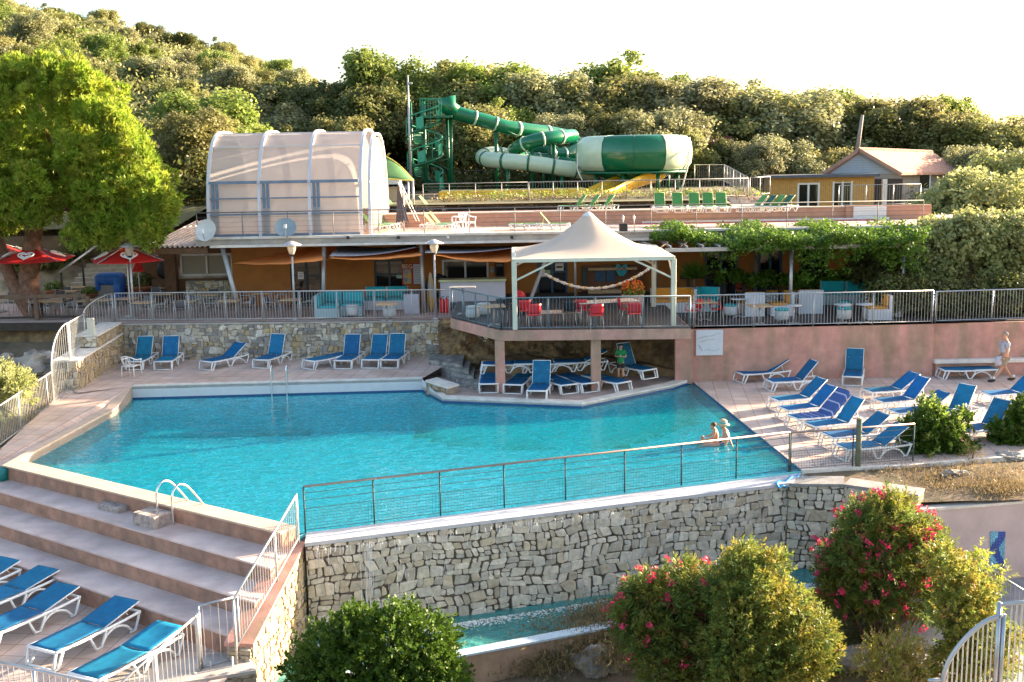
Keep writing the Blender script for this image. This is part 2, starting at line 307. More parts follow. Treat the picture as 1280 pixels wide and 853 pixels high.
# ------------------------------------------------------------------ dry-stone facing as real stones
def clip(poly, nx, ny, d):
    out = []
    for i in range(len(poly)):
        a, b = poly[i], poly[(i+1) % len(poly)]; da = a[0]*nx+a[1]*ny-d; db = b[0]*nx+b[1]*ny-d
        if da <= 0: out.append(a)
        if (da < 0 < db) or (db < 0 < da):
            t = da/(da-db); out.append((a[0]+(b[0]-a[0])*t, a[1]+(b[1]-a[1])*t))
    return out
def stone_cells(region, cw, ch, seed=1, jit=.8):
    """rubble laid in wandering courses: uneven blocks, some of them split, all corners knocked about"""
    rnd = random.Random(seed); xs = [p[0] for p in region]; zs = [p[1] for p in region]
    x0, x1, z0, z1 = min(xs)-cw, max(xs)+cw, min(zs)-ch, max(zs)+ch; out = []; p1, p2 = rnd.uniform(0,6), rnd.uniform(0,6)
    def wob(x, z): return (x+.12*cw*math.sin(z/ch*1.3+p1)+.1*cw*math.sin(x/cw*.7+z/ch*2.1), z+.20*ch*math.sin(x/cw*.35+p1+z/ch*.35)+.12*ch*math.sin(x/cw*.9+p2))
    def emit(a, b_, c, d_):
        q = [(a,c),(b_,c),(b_,d_),(a,d_)]; w_, h_ = b_-a, d_-c
        if w_ > .8*cw and rnd.random() < .5: k = rnd.uniform(.3,.7); q = [(a,c),(a+w_*k,c-h_*.10),(b_,c),(b_,d_),(a+w_*rnd.uniform(.3,.7),d_+h_*.08),(a,d_)]
        q = [(x+rnd.uniform(-.17,.17)*min(w_,h_*1.2), z+rnd.uniform(-.17,.17)*h_) for x,z in q]; q = [wob(x,z) for x,z in q]
        for k in range(len(region)):
            s_, t_ = region[k], region[(k+1)%len(region)]; nx, nz = (t_[1]-s_[1]), -(t_[0]-s_[0])
            if len(q) >= 3: q = clip(q, nx, nz, s_[0]*nx+s_[1]*nz)
        if len(q) >= 3: out.append(q)
    z = z0
    while z < z1:
        h = ch*rnd.choice((.55,.8,1,1.15,1.45)); x = x0-rnd.random()*cw
        while x < x1:
            w_ = cw*rnd.choice((.45,.6,.75,.9,1.0,1.25))*(1.0 if h > .7*ch else .8); r = rnd.random()
            if h > .95*ch and r < .30: k = rnd.uniform(.35,.65); emit(x,x+w_,z,z+h*k); emit(x,x+w_,z+h*k,z+h)
            elif h > .95*ch and r < .42 and w_ > cw*.8: k = rnd.uniform(.35,.65); k2 = rnd.uniform(.35,.65); emit(x,x+w_*k2,z,z+h*k); emit(x+w_*k2,x+w_,z,z+h*k); emit(x,x+w_,z+h*k,z+h)
            else: emit(x,x+w_,z,z+h)
            x += w_
        z += h
    return out
def stones(mb, O, U, N, region, cw=.3, ch=.24, seed=1, gap=.018, depth=.05, cols=None, W=(0,0,1)):
    """region: convex ccw polygon in (along U, up W); O world origin, N outward normal"""
    rnd = random.Random(seed+99); O, U, N, W = Vector(O), Vector(U), Vector(N), Vector(W)
    for c in stone_cells(region, cw, ch, seed):
        cx = sum(p[0] for p in c)/len(c); cz = sum(p[1] for p in c)/len(c)
        r = sum(math.hypot(p[0]-cx, p[1]-cz) for p in c)/len(c)
        if r < gap*1.6: continue
        # cut the sharp corners
        cc = []
        for k in range(len(c)):
            a, b, d = c[k-1], c[k], c[(k+1)%len(c)]
            for e in (a, d):
                l = math.hypot(e[0]-b[0], e[1]-b[1]); 
                if l < 1e-6: continue
                t = min(.20, .028/l); cc.append((b[0]+(e[0]-b[0])*t, b[1]+(e[1]-b[1])*t))
        f = 1-gap/r*.85; dp = depth*rnd.uniform(.5,1.3); f2 = f-.10-.08*rnd.random(); tilt = (rnd.uniform(-.06,.06), rnd.uniform(-.06,.06))
        n = len(cc); base = rnd.choice(cols); k = rnd.uniform(.8,1.18); mb.col = tuple(min(.95,x*k) for x in base)
        ring = lambda s, d: [O+U*(cx+(p[0]-cx)*s)+W*(cz+(p[1]-cz)*s)+N*(d+(p[0]-cx)*s*tilt[0]+(p[1]-cz)*s*tilt[1]) for p in cc]
        mb.add(ring(f, -.01)+ring(f, dp*.75)+ring(f2, dp), [(i,(i+1)%n,n+(i+1)%n,n+i) for i in range(n)]+[(n+i,n+(i+1)%n,2*n+(i+1)%n,2*n+i) for i in range(n)]+[tuple(range(2*n,3*n))])
    mb.col = None
GREYST = [(.54,.47,.37),(.58,.51,.41),(.48,.42,.34),(.62,.54,.43),(.52,.43,.31),(.58,.52,.43)]
WARMST = [(.50,.43,.32),(.44,.36,.25),(.56,.49,.38),(.38,.33,.26),(.62,.56,.47),(.28,.26,.23),(.46,.34,.18)]
LITST = [(.38,.29,.19),(.34,.25,.15),(.42,.34,.24),(.32,.26,.19),(.37,.27,.13)]
def stone_wall(name, label, a, b, zb, ztop, thick=.4, cols=GREYST, cw=.3, ch=.24, seed=1, mort=None, cap=None, side=1, extra=None):
    """wall from ground point a to b (x,y); ztop is (za,zb) ; outward face on the right hand of a->b"""
    a = Vector((a[0],a[1],0)); b = Vector((b[0],b[1],0)); U = (b-a).normalized(); N = Vector((U.y,-U.x,0)); Ln = (b-a).length
    z0, z1 = ztop if hasattr(ztop,'__len__') else (ztop,ztop); zb0, zb1 = zb if hasattr(zb,'__len__') else (zb, zb)
    t = thing(name, label, 'wall', (a.x,a.y,min(zb0,zb1)))
    m = MB(); q = -N*thick
    m.hexa([a+V(0,0,zb0), b+V(0,0,zb1), b+q+V(0,0,zb1), a+q+V(0,0,zb0), a+V(0,0,z0), b+V(0,0,z1), b+q+V(0,0,z1), a+q+V(0,0,z0)]); m.build('mortar_core', mort or MORTAR, t, world=True)
    s = MB(); stones(s, a, U, N, [(0,zb0),(Ln,zb1),(Ln,z1),(0,z0)], cw, ch, seed, cols=cols)
    if extra: extra(s, a, b, U, N)
    s.build('stone_facing', STONE, t, world=True)
    if cap:
        c = MB(); e = N*.06; h = V(0,0,.07); o = V(0,0,.004)
        c.hexa([a+e+V(0,0,z0)+o, b+e+V(0,0,z1)+o, b+q-e+V(0,0,z1)+o, a+q-e+V(0,0,z0)+o, a+e+V(0,0,z0)+h, b+e+V(0,0,z1)+h, b+q-e+V(0,0,z1)+h, a+q-e+V(0,0,z0)+h]); c.build('coping', cap, t, world=True)
    return t
def railing(name, label, pts, h=1.08, post_every=2.0, bar=.12, m=METAL, cat='railing', rail_r=.024, bars=True, group=None, posts=None, bot=.08, htop=None):
    """pts = foot line; vertical bars between a foot rail and a hand rail"""
    pts = [Vector(p) for p in pts]; t = thing(name, label, cat, pts[0], group=group)
    hs = htop or [h]*len(pts); top = [p+V(0,0,q) for p,q in zip(pts,hs)]
    MB().tube(top, rail_r, 8).build('hand_rail', m, t, True, True)
    MB().tube([p+V(0,0,bot) for p in pts], rail_r*.7, 6).build('bottom_rail', m, t, True, True)
    b = MB(); d = 0
    for i in range(len(pts)-1):
        L = (pts[i+1]-pts[i]).length; n = max(1, round(L/bar))
        for k in range(n):
            f = (k+.5)/n; p = lerp(pts[i],pts[i+1],f); q = lerp(top[i],top[i+1],f); b.tube([p+V(0,0,bot), q], .008, 4, cap=False)
    if bars: b.build('balusters', m, t, world=True)
    ps = posts
    if ps is None:
        ps = []
        for i in range(len(pts)-1):
            L = (pts[i+1]-pts[i]).length; n = max(1, round(L/post_every)); ps += [(lerp(pts[i],pts[i+1],k/n), lerp(hs[i],hs[i+1],k/n)) for k in range(n)]
        ps.append((pts[-1], hs[-1]))
    for p, hh in ps: MB().tube([p, p+V(0,0,hh)], rail_r*1.05, 8).build('post', m, t, True, True)
    return t
# ================================================================== THE GROUND
CEN = dict()
def struct(name, mb, m, **k): o = mb.build(name, m, **k); o['kind'] = 'structure'; return o
ZL, ZT, ZR, ZB, ZU = .45, 1.95, 1.98, 2.30, 5.15
def hill_z(x, y):
    b = x/max(y,1); base = 6.06 if b < .2 else lerp(6.06, 4.2, min(1,(b-.2)/.035))
    base = lerp(5.0, base, min(1,max(0,(y-52)/3))) if b < -.3 else base
    ks = [(-.6,.178),(-.465,.158),(-.32,.129),(-.233,.101),(-.153,.065),(-.09,.035),(0,.012),(.2,.0),(.6,-.01)]
    A = ks[0][1] if b <= ks[0][0] else ks[-1][1]
    for (b0,a0),(b1,a1) in zip(ks,ks[1:]):
        if b0 <= b < b1: A = lerp(a0,a1,(b-b0)/(b1-b0))
    Y2 = 190.; top = H+A*Y2-6.0; f = min(1,max(0,(y-86)/(Y2-86))); f = f*(1.25-.25*f)
    return base+(max(top,base)-base)*f + (.5*math.sin(x*.13)*math.cos(y*.11) if y > 88 else 0)
g = MB()
ys = [52.6,53.5,55,58,62,67,73,80,86]+list(range(92,240,6))+[300,420,700,1200]
g.v = []; nx = 80
for y in ys:
    for i in range(nx+1):
        b = -1.1+2.2*i/nx; x = b*y; z = hill_z(x,y)
        if y > 240: z = hill_z(b*190,190)-(y-190)*.12-3
        g.v.append((x,y,z))
for j in range(len(ys)-1):
    for i in range(nx): g.f.append((j*(nx+1)+i, j*(nx+1)+i+1, (j+1)*(nx+1)+i+1, (j+1)*(nx+1)+i)); g.c.append(None)
struct('hillside', g, GRASSY, smooth=True)
g = MB(); g.poly([(-900,-60,-3.4),(900,-60,-3.4),(900,54,-3.4),(-900,54,-3.4)]); struct('ground', g, SOIL)
g = MB()   # bank under the upper level, hides behind the buildings
g.poly([(-60,52.7,-3.4),(60,52.7,-3.4),(60,52.7,4.9),(-60,52.7,4.9)]); struct('bank', g, SOIL)
def patch(name, quad, n, m, amp=.12, zf=None):
    a, b, c, d = [Vector(q) for q in quad]; rr = random.Random(len(name))
    ph = [rr.uniform(0,6) for _ in range(4)]
    def fn(u, v):
        p = lerp(lerp(a,b,u), lerp(d,c,u), v); e = min(1, 6*min(u,1-u,v,1-v)+.15)
        p = p+V(0,0,amp*e*(math.sin(p.x*2.1+ph[0])*math.cos(p.y*1.7+ph[1])+.6*math.sin(p.x*5.3+ph[2])*math.sin(p.y*4.9+ph[3]))); return p
    return struct(name, MB().grid(fn, n, n), m, smooth=True)
# ------------------------------------------------------------------ pool
Ao, Bo = P(5,583,.2), P(352,668,.2); Ai, Bi = P(24,577,.2), P(370,660,.2)
K = P(146,511,.2); C0 = P(166,499,0); C1 = P(528,489,0); C2 = P(553,503,0); C3 = P(727.5,510,0); C4 = P(840,487,0); C5 = P(865.7,478.5,0)
D0 = P(1001,589,0); E0 = P(985,590.5,0); E1 = P(383,666.5,0)
xy = lambda p, z: (p[0], p[1], z)
wpoly = [Ai, K, C0, C1, C2, C3, C4, C5, D0, E0, E1, Bi]
WATER = water('pool_water', (.52,.96,1.0), (.02,.66,.74), .20, 2.2, .34, caust=.60)
struct('pool_water', MB().poly([xy(p,0) for p in reversed(wpoly)]), WATER)
PFLOOR = tiles('pool_liner', (.28,.92,.92), (.8,.9,.95), .5, .5, rot=.35, rough=.6, var=.10, tv=.04, mort=.01)
pf = MB()
def pool_floor(x, y):
    # shallow beach at the right front, deep at the back left
    s = ((x-C3.x)*.75-(y-33)*.35)/6.5; s = max(0,min(1,s)); return lerp(-1.45,-.22,s*s*(3-2*s))
import bisect
fl = MB(); NX, NY = 46, 30; x0, x1 = -19.0, 9.5; y0, y1 = 22.0, 40.5
def inside(px, py, poly):
    c = False
    for i in range(len(poly)):
        a, b = poly[i], poly[i-1]
        if (a[1] > py) != (b[1] > py) and px < (b[0]-a[0])*(py-a[1])/(b[1]-a[1])+a[0]: c = not c
    return c
fl.grid(lambda u, v: (lerp(x0,x1,u), lerp(y0,y1,v), pool_floor(lerp(x0,x1,u), lerp(y0,y1,v))), NX, NY)
big = []
n_ = len(wpoly); cx_ = sum(p.x for p in wpoly)/n_; cy_ = sum(p.y for p in wpoly)/n_
ex = [(cx_+(p.x-cx_)*1.06, cy_+(p.y-cy_)*1.06) for p in wpoly]
keep = [i for i,f in enumerate(fl.f) if all(inside(fl.v[k][0], fl.v[k][1], ex) for k in f)]
# clip by polygon test, sides are closed by the pool wall sheet
fl.f = [fl.f[i] for i in keep]; fl.c = [None]*len(fl.f)
struct('pool_floor', fl, PFLOOR, smooth=True)
pw = MB()
ztops = {0:.19,1:.19,2:ZL-.01,3:ZL-.01,4:.11,5:.11,6:.11,7:.045,8:.045,9:-.01,10:-.01,11:.19}
for i in range(n_):
    a, b = wpoly[i], wpoly[(i+1)%n_]
    za, zb = ztops[i], ztops[(i+1)%n_]
    pw.poly([xy(a,-1.6), xy(b,-1.6), xy(b,0), xy(a,0)])
struct('pool_side', pw, PFLOOR)
PBAND = tiles('pool_band', (.44,.52,.56), (.7,.75,.78), .3, .15, rough=.4, var=.06, tv=.05)
pb = MB()
for i in range(n_):
    if i in (8,9,10): continue
    a, b = wpoly[i], wpoly[(i+1)%n_]; pb.poly([xy(a,0), xy(b,0), xy(b,ztops[(i+1)%n_]), xy(a,ztops[i])])
struct('pool_wall_band', pb, mat('pale_render', (.60,.60,.60), .5, var=.06))
NAVYT = mat('waterline_tile', (.01,.07,.20), .3, var=.2, vs_=20)
nb = MB()
for i in (2,3,4,5,6,7):
    a, b = wpoly[i], wpoly[(i+1)%n_]; u = (b-a).normalized(); nrm = V(u.y,-u.x,0)*.006
    if i == 7: nb.poly([a+nrm+V(0,0,-.5), b+nrm+V(0,0,-.5), b+nrm+V(0,0,.03), a+nrm+V(0,0,.03)])
    else: nb.poly([a+nrm+V(0,0,-.05), b+nrm+V(0,0,-.05), b+nrm+V(0,0,.05), a+nrm+V(0,0,.05)])
struct('waterline_tiles', nb, NAVYT)
# coping of the left front wall and its outer face
cp = MB(); z_ = .2
cp.prism([Ao, Bo, Bi, Ai], -1.6, .2); struct('pool_front_wall', cp, RISER)
cp = MB(); cp.prism([lerp(Ao,Ai,-.12), lerp(Bo,Bi,-.12), Bi, Ai], .204, .25); struct('front_coping', cp, COPE)
# infinity edge ledge
L0, L1 = P(381,680,0), P(990,604,0)
e = MB(); e.prism([L0, L1, P(1001,592,0), E1], -.07, .012); struct('overflow_ledge', e, mat('wet_ledge', (.50,.50,.53), .25, var=.1, vs_=4, bump=.15))
# ------------------------------------------------------------------ decks
wallA = P(152,404,ZT); wallB = P(566,399.5,ZT)
dk = MB()
kx = xy(K,.22)
cornerL = P(97,487,ZL)
bk0 = P(152,452,ZL)
dk.poly([xy(C0,ZL), xy(C1,ZL), (C1.x+1.2, wallB.y+.2, ZL), (wallA.x-.6, wallA.y+.4, ZL), (cornerL.x-.4, cornerL.y+.4, ZL), (cornerL.x+.2,cornerL.y-.6,ZL)])
struct('back_deck', dk, DECK)
la, lb = P(-14,576,-.05), P(88,489,.42)
ramp = MB(); ramp.poly([(lb.x-.2,lb.y,.40), (Ao.x-.15,Ao.y+.1,-.05), (lerp(Ao,Ai,.5).x-.05,lerp(Ao,Ai,.5).y+.25,-.04), xy(K+V(-.42,0,0),.2), (C0.x,C0.y,ZL-.004), (cornerL.x+.2,cornerL.y-.6,ZL-.004), (cornerL.x-.4,cornerL.y+.4,ZL-.004)])
ramp = MB()
P1 = V(C0.x,C0.y,ZL-.004); P2 = V(cornerL.x-.5,cornerL.y+.2,ZL-.004); P3 = V(Ao.x+.1,Ao.y+.15,-.06); P4 = P(-30,590,-.06); PK = V(K.x-.35,K.y+.05,.17)
ramp.add([P1,P2,P4,P3,PK],[(0,1,2),(0,2,4),(4,2,3)]); struct('side_deck', ramp, DECK)
ls = MB(); A3 = lerp(Ao,Ai,.5)
oK = K+V(-.35,0,0); ls.hexa([xy(P(5,583,.2),-.5), xy(Ai,-.5), xy(K,-.5), xy(oK,-.5), xy(P(5,583,.2),.25), xy(Ai,.25), xy(K,.25), xy(oK,.25)])
ls.add([xy(K,.25), xy(oK,.25), xy(C0+V(-.3,0,0),ZL+.01), xy(C0,ZL+.01), xy(K,-.2), xy(C0,-.2)], [(0,1,2,3),(0,3,5,4)])
struct('side_coping', ls, COPE)
ed = MB(); up = V(0,0,.012); bkv = V(0,.30,0)
ed.hexa([xy(C0,ZL-.1), xy(C1,ZL-.1), xy(C1+bkv,ZL-.1), xy(C0+bkv,ZL-.1), xy(C0,ZL+.02), xy(C1,ZL+.02), xy(C1+bkv,ZL+.02), xy(C0+bkv,ZL+.02)]); struct('back_coping', ed, PALEC)
# under the balcony
ud = MB(); q1 = V(14.0/2,40.3,0)
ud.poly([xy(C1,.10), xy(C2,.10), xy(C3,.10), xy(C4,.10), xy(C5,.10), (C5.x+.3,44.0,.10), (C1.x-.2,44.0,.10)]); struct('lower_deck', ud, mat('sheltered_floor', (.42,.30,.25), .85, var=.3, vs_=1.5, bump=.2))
ce = MB()
cpz = [C1,C2,C3,C4,C5]; off = [V(.35,.32,0),V(.12,.42,0),V(-.02,.45,0),V(-.2,.42,0),V(-.2,.42,0)]
for i in range(4):
    a, b, c, d = cpz[i], cpz[i+1], cpz[i+1]+off[i+1], cpz[i]+off[i]
    ce.hexa([xy(a,-.1),xy(b,-.1),xy(c,-.1),xy(d,-.1),xy(a,.16),xy(b,.16),xy(c,.16),xy(d,.16)])
struct('cove_coping', ce, PALEC)
# right deck
rd = MB(); wl0 = P(857,478,.05); WY = P(864,477,.05).y; RD1 = P(1135,580,.05); RD2 = P(1300,566,.05)
PW0 = P(866,477,.05); PW1 = P(1172,467.5,.05)
rd.poly([xy(C5,.05), xy(D0,.05), xy(RD1,.05), xy(RD2,.05), (26,RD2.y+2,.05), (26,47,.05), (C5.x-.3,44,.05)]); struct('right_deck', rd, DECK)
# steps down at the lower left
zt = [-.2,-.58,-.96,-1.34]
fe = [((0,616),(312,705)), ((0,656.5),(292,747)), ((0,701),(223,775.6))]
out = V(Bo.x,Bo.y,0)-V(Ao.x,Ao.y,0)
Sx0 = P(380,676,-.02); Sx1 = P(314,804,-.93); _u = V(Sx0.x-Sx1.x,Sx0.y-Sx1.y,0).normalized(); _n = V(_u.y,-_u.x,0); _o = V(Sx1.x,Sx1.y,0)-_n*.3
def ext(a, b, z, k0, k1):
    A_, B_ = P(*a,z), P(*b,z); d = (B_-A_); t = ((_o-A_).dot(_n))/(d.dot(_n)); q = A_+d*t; return A_-d*k0, V(q.x,q.y,z)
def ext_old(a, b, z, k0, k1):
    A_, B_ = P(*a,z), P(*b,z); d = (B_-A_); return A_-d*k0, B_+d*k1
prev = (lerp(Ao,Bo,-.5), Bo+ (Bo-Ao)*.02)
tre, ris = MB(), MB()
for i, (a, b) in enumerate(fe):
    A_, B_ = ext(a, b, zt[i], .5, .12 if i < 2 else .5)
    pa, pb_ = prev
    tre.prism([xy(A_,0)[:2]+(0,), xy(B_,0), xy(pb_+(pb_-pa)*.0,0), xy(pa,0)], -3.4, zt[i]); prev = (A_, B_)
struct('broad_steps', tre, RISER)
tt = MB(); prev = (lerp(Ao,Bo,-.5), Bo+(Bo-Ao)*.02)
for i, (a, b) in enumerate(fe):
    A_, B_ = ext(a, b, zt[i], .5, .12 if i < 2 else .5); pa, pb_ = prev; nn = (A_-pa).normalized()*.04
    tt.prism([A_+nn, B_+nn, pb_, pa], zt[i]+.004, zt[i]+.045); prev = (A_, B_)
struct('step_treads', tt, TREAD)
A_, B_ = prev; low = MB(); fwd = (A_-lerp(Ao,Bo,-.5)).normalized()
dd = V(.45,-.89,0)
low.poly([xy(A_,-1.34), xy(A_+V(0,-14,0),-1.34), xy(P(252,842,-1.34)+V(.1,-6,0),-1.34), xy(B_,-1.34)]); struct('sunning_terrace', low, DECK)
# ------------------------------------------------------------------ terraces above
def slab(name, pts, z0, z1, m): return struct(name, MB().prism(pts, z0, z1), m)
lt = MB(); XL = -34; YB = 48.4
BC = P(563,398.3,ZB); BD = P(624.4,413.5,ZB); BE = P(864,411,ZB)
lt.poly([(XL,wallA.y+1.2,ZT), (wallA.x-1.3,wallA.y+.02,ZT), xy(wallA,ZT), (BC.x,wallB.y,ZT), (BC.x,52.8,ZT), (XL,52.8,ZT)]); struct('cafe_terrace', lt, TERR)
rt = MB(); PWT0 = P(864,411.5,ZR); PWT1 = P(1168,405,ZR); PWT2 = P(1300,402.5,ZR)
rt.poly([xy(PWT0,ZR), xy(PWT1,ZR), (24,PWT1.y+.8,ZR), (24,52.8,ZR), (PWT0.x,52.8,ZR)]); struct('lounge_terrace', rt, DARKDK)
bal = thing('balcony_platform', 'pink rendered balcony slab carried on two square columns over the sheltered loungers', 'balcony', (BD.x,BD.y,0))
MB().prism([BD, BE, V(BE.x,47.9,0), V(BC.x,47.9,0), BC], ZB-.36, ZB).build('slab', PINK, bal, world=True)
MB().prism([BD+V(.05,.06,0), BE+V(-.05,.06,0), V(BE.x-.05,47.8,0), V(BC.x+.05,47.8,0), BC+V(.05,.05,0)], ZB+.004, ZB+.03).build('deck_boards', DARKDK, bal, world=True)
for u in (624.4, 744.5):
    p = PY(u, 420, BD.y+.18); MB().box((p.x,BD.y+.185,(ZB-.36+.1)/2+.0), (.34,.34,ZB-.46), bev=.015).build('column', PINK, bal, world=True)
# rock face below the balcony
rk = MB(); RY = 43.2
rrnd = random.Random(4)
def rockf(u, v):
    x = lerp(BC.x-.6, C5.x+.2, u); z = lerp(.0, ZB-.3, v); ns = .35*math.sin(x*1.9+z*2)+.2*math.sin(x*4.3-z*5)+.12*math.sin(x*9+z*11)
    back = 42.9 if x < 4.5 else lerp(42.9, 40.3, min(1,(x-4.5)/2)); return (x, back-(1-v)*.9+ns*.5+.1*rrnd.random(), z)
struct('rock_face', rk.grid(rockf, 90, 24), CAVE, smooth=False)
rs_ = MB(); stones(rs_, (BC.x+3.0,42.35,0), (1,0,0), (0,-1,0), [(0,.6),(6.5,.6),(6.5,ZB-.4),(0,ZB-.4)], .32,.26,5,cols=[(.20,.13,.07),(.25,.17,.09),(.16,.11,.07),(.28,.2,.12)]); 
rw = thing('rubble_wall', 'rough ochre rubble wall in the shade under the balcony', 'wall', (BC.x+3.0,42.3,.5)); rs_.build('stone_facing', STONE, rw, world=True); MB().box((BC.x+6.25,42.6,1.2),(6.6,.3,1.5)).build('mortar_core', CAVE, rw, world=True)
lg = MB()
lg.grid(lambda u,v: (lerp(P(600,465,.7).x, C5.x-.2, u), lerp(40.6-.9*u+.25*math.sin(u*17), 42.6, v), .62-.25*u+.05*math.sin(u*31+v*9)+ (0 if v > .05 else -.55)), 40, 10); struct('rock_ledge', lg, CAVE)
# left terrace wall
tw = stone_wall('terrace_stone_wall', 'long rubble stone wall behind the row of blue loungers under the cafe railing', (wallA.x,wallA.y), (wallB.x+.3,wallB.y), ZL-.4, ZT-.09, cols=WARMST, cw=.25, ch=.19, seed=3, cap=CONC, mort=MORTARL)
# return from the wall corner toward the rock, plus rubble stair
bw = stone_wall('rock_side_wall', 'short stone wall turning into the rock beside the rubble stair', (wallB.x+.25,wallB.y-.02), (BD.x-.5,42.7), 0, ZB-.4, cols=WARMST, cw=.26, ch=.2, seed=8)
# stepped flank at the left corner
f0, f1 = P(99,487,ZL), P(149,455,ZL)
fw = stone_wall('flank_wall', 'sunlit low stone flank wall stepping down beside the end of the pool deck', (f0.x,f0.y), (wallA.x,wallA.y-.0), ZL-.5, (1.42,1.5), thick=.8, cols=LITST, cw=.3, ch=.24, seed=11, mort=MORTARL, cap=PALEC,
    extra=lambda s,a,b,U,N: stones(s, a-N*.8, N, -U, [(0,-.05),(.8,-.05),(.8,1.42),(0,1.42)], .24,.15, 5, cols=WARMST))
g0 = lerp(f0, wallA, .42)
fw2 = stone_wall('upper_flank_wall', 'upper tier of the stepped stone flank wall meeting the terrace corner', (g0.x,g0.y), (wallA.x-.04,wallA.y-.02), 1.55, ZT-.02, thick=.72, cols=LITST, cw=.28, ch=.2, seed=12, mort=MORTARL, cap=PALEC,
    extra=lambda s,a,b,U,N: stones(s, a-N*.72, N, -U, [(0,1.55),(.7,1.55),(.7,ZT-.03),(0,ZT-.03)], .24,.15, 6, cols=WARMST))
# rubble stair between the deck and the cove
rst = thing('rubble_stair', 'rough rubble stone steps going down from the deck to the sheltered cove', 'stairs', (P(570,470,.3)))
st_px = [((533,450),(578,455),.62),((548,457),(586,463),.50),((556,464),(592,470),.38),((562,472),(598,478),.27),((568,480),(602,486),.18)]
for i, (a, b, z) in enumerate(st_px):
    p, q = P(*a,z), P(*b,z); w_ = V(0,2.2-.28*i,0); s_ = MB(); s_.prism([p+V(.1,-.1,0), q+V(0,-.1,0), q+w_, p+w_], -.05, z); o = s_.build('step', mat('step_stone', (.33,.30,.26), .9, var=.4, vs_=6, bump=1, bs=12, stain=((.17,.16,.15),4)), rst, world=True)
stub = stone_wall('stair_stub_wall', 'pale capped stone stub wall between the pool corner and the rubble steps', tuple(P(533,481,.35))[:2], tuple(P(561,494,.1))[:2], -.1, (ZL,.32), thick=.5, cols=LITST, cw=.22, ch=.16, seed=21, cap=PALEC, mort=MORTARL)
# pink retaining wall on the right
pr = thing('pink_retaining_wall', 'long pink rendered retaining wall behind the right hand loungers', 'wall', (PW0.x,PW0.y,0))
a0, a1, a2 = V(PWT0.x,PWT0.y,0), V(PWT1.x,PWT1.y,0), V(PWT2.x,PWT2.y-.15,0)
MB().hexa([xy(a0,-.2),xy(a1,-.2),xy(a1+V(0,.5,0),-.2),xy(a0+V(0,.5,0),-.2),xy(a0+V(0,.02,0),ZR),xy(a1+V(0,.02,0),ZR),xy(a1+V(0,.5,0),ZR),xy(a0+V(0,.5,0),ZR)]).build('wall_front', PINK, pr, world=True)
e1 = V(24,a2.y+.25,0)
MB().hexa([xy(a1+V(.002,.12,0),-.2),xy(e1,-.2),xy(e1+V(0,.4,0),-.2),xy(a1+V(.002,.5,0),-.2),xy(a1+V(.002,.12,0),ZR),xy(e1,ZR),xy(e1+V(0,.4,0),ZR),xy(a1+V(.002,.5,0),ZR)]).build('wall_end', PINK, pr, world=True)
MB().box((BE.x+.03,a0.y-.1,(ZR+.0)/2),(.62,.28,ZR-.02),bev=.01).build('pillar', PINK, pr, world=True)
bnch0, bnch1 = PY(1167,456,a1.y-.05), PY(1300,450,a1.y-.05)
bn = thing('wall_bench', 'long pale ledge bench running along the foot of the pink wall', 'bench', (bnch0.x,bnch0.y,.05)); MB().box((bnch0.x+3,a1.y+.0,.60),(6,.40,.14),bev=.02).build('bench_top', PALEC, bn, world=True); MB().box((bnch0.x+3.05,a1.y+.06,.28),(5.9,.22,.5)).build('bench_base', PINK, bn, world=True)
# waterfall wall
WFa, WFb = V(L0.x,L0.y+.05,0), V(L1.x-.12,L1.y+.06,0)
wf = stone_wall('waterfall_wall', 'tall grey rubble stone wall with water trickling down from the pool edge', WFa, WFb, -2.6, -.075, thick=.9, cols=GREYST, cw=.31, ch=.235, seed=31)
sd0 = P(1040,598,.0); sd1 = P(1147,620,.0)
rwb = stone_wall('curved_stone_wall', 'grey stone wall with flat slab coping right of the waterfall below the soil bed', WFb+V(.02,-.02,0), (sd0.x+.1,sd0.y-.7), -2.8, (-.08,.0), thick=.6, cols=WARMST[:5]+GREYST, cw=.3, ch=.24, seed=33, cap=mat('slab_cap', (.27,.255,.24), .8, var=.3, vs_=4, bump=.4))
rwc = stone_wall('bed_end_wall', 'stone end wall of the soil bed behind the flowering oleander', (sd0.x+.1,sd0.y-.7), (sd1.x,sd1.y-.1), -2.8, (.0,.0), thick=.5, cols=WARMST[:5]+GREYST, cw=.3, ch=.24, seed=34, cap=MATS['slab_cap'])
# side wall with sloping pink coping (sunlit stone face)
S0 = P(380,676,-.02); S1 = P(314,804,-.93)
zt1 = -.93
swl = thing('sloping_stone_wall', 'sunlit stone side wall with sloping pink coping beside the broad steps', 'wall', (S0.x,S0.y,-2))
U = V(S0.x-S1.x,S0.y-S1.y,0); Ls = U.length; U.normalize(); Nn = V(U.y,-U.x,0)
bx = S1-U*.0
MB().hexa([xy(S1,-3.4),xy(S0,-3.4),xy(S0-Nn*.5,-3.4),xy(S1-Nn*.5,-3.4),xy(S1,zt1-.1),xy(S0,-.12),xy(S0-Nn*.5,-.12),xy(S1-Nn*.5,zt1-.1)]).build('mortar_core', MORTARL, swl, world=True)
s_ = MB(); stones(s_, V(S1.x,S1.y,0), U, Nn, [(0,-3.2),(Ls,-3.2),(Ls,-.13),(0,zt1-.1)], .26,.2,41,cols=LITST)
stones(s_, V(S1.x,S1.y,0)-Nn*.5, Nn, -U, [(0,-1.34),(.5,-1.34),(.5,zt1-.12),(0,zt1-.12)], .3,.12,42,cols=WARMST); s_.build('stone_facing', STONE, swl, world=True)
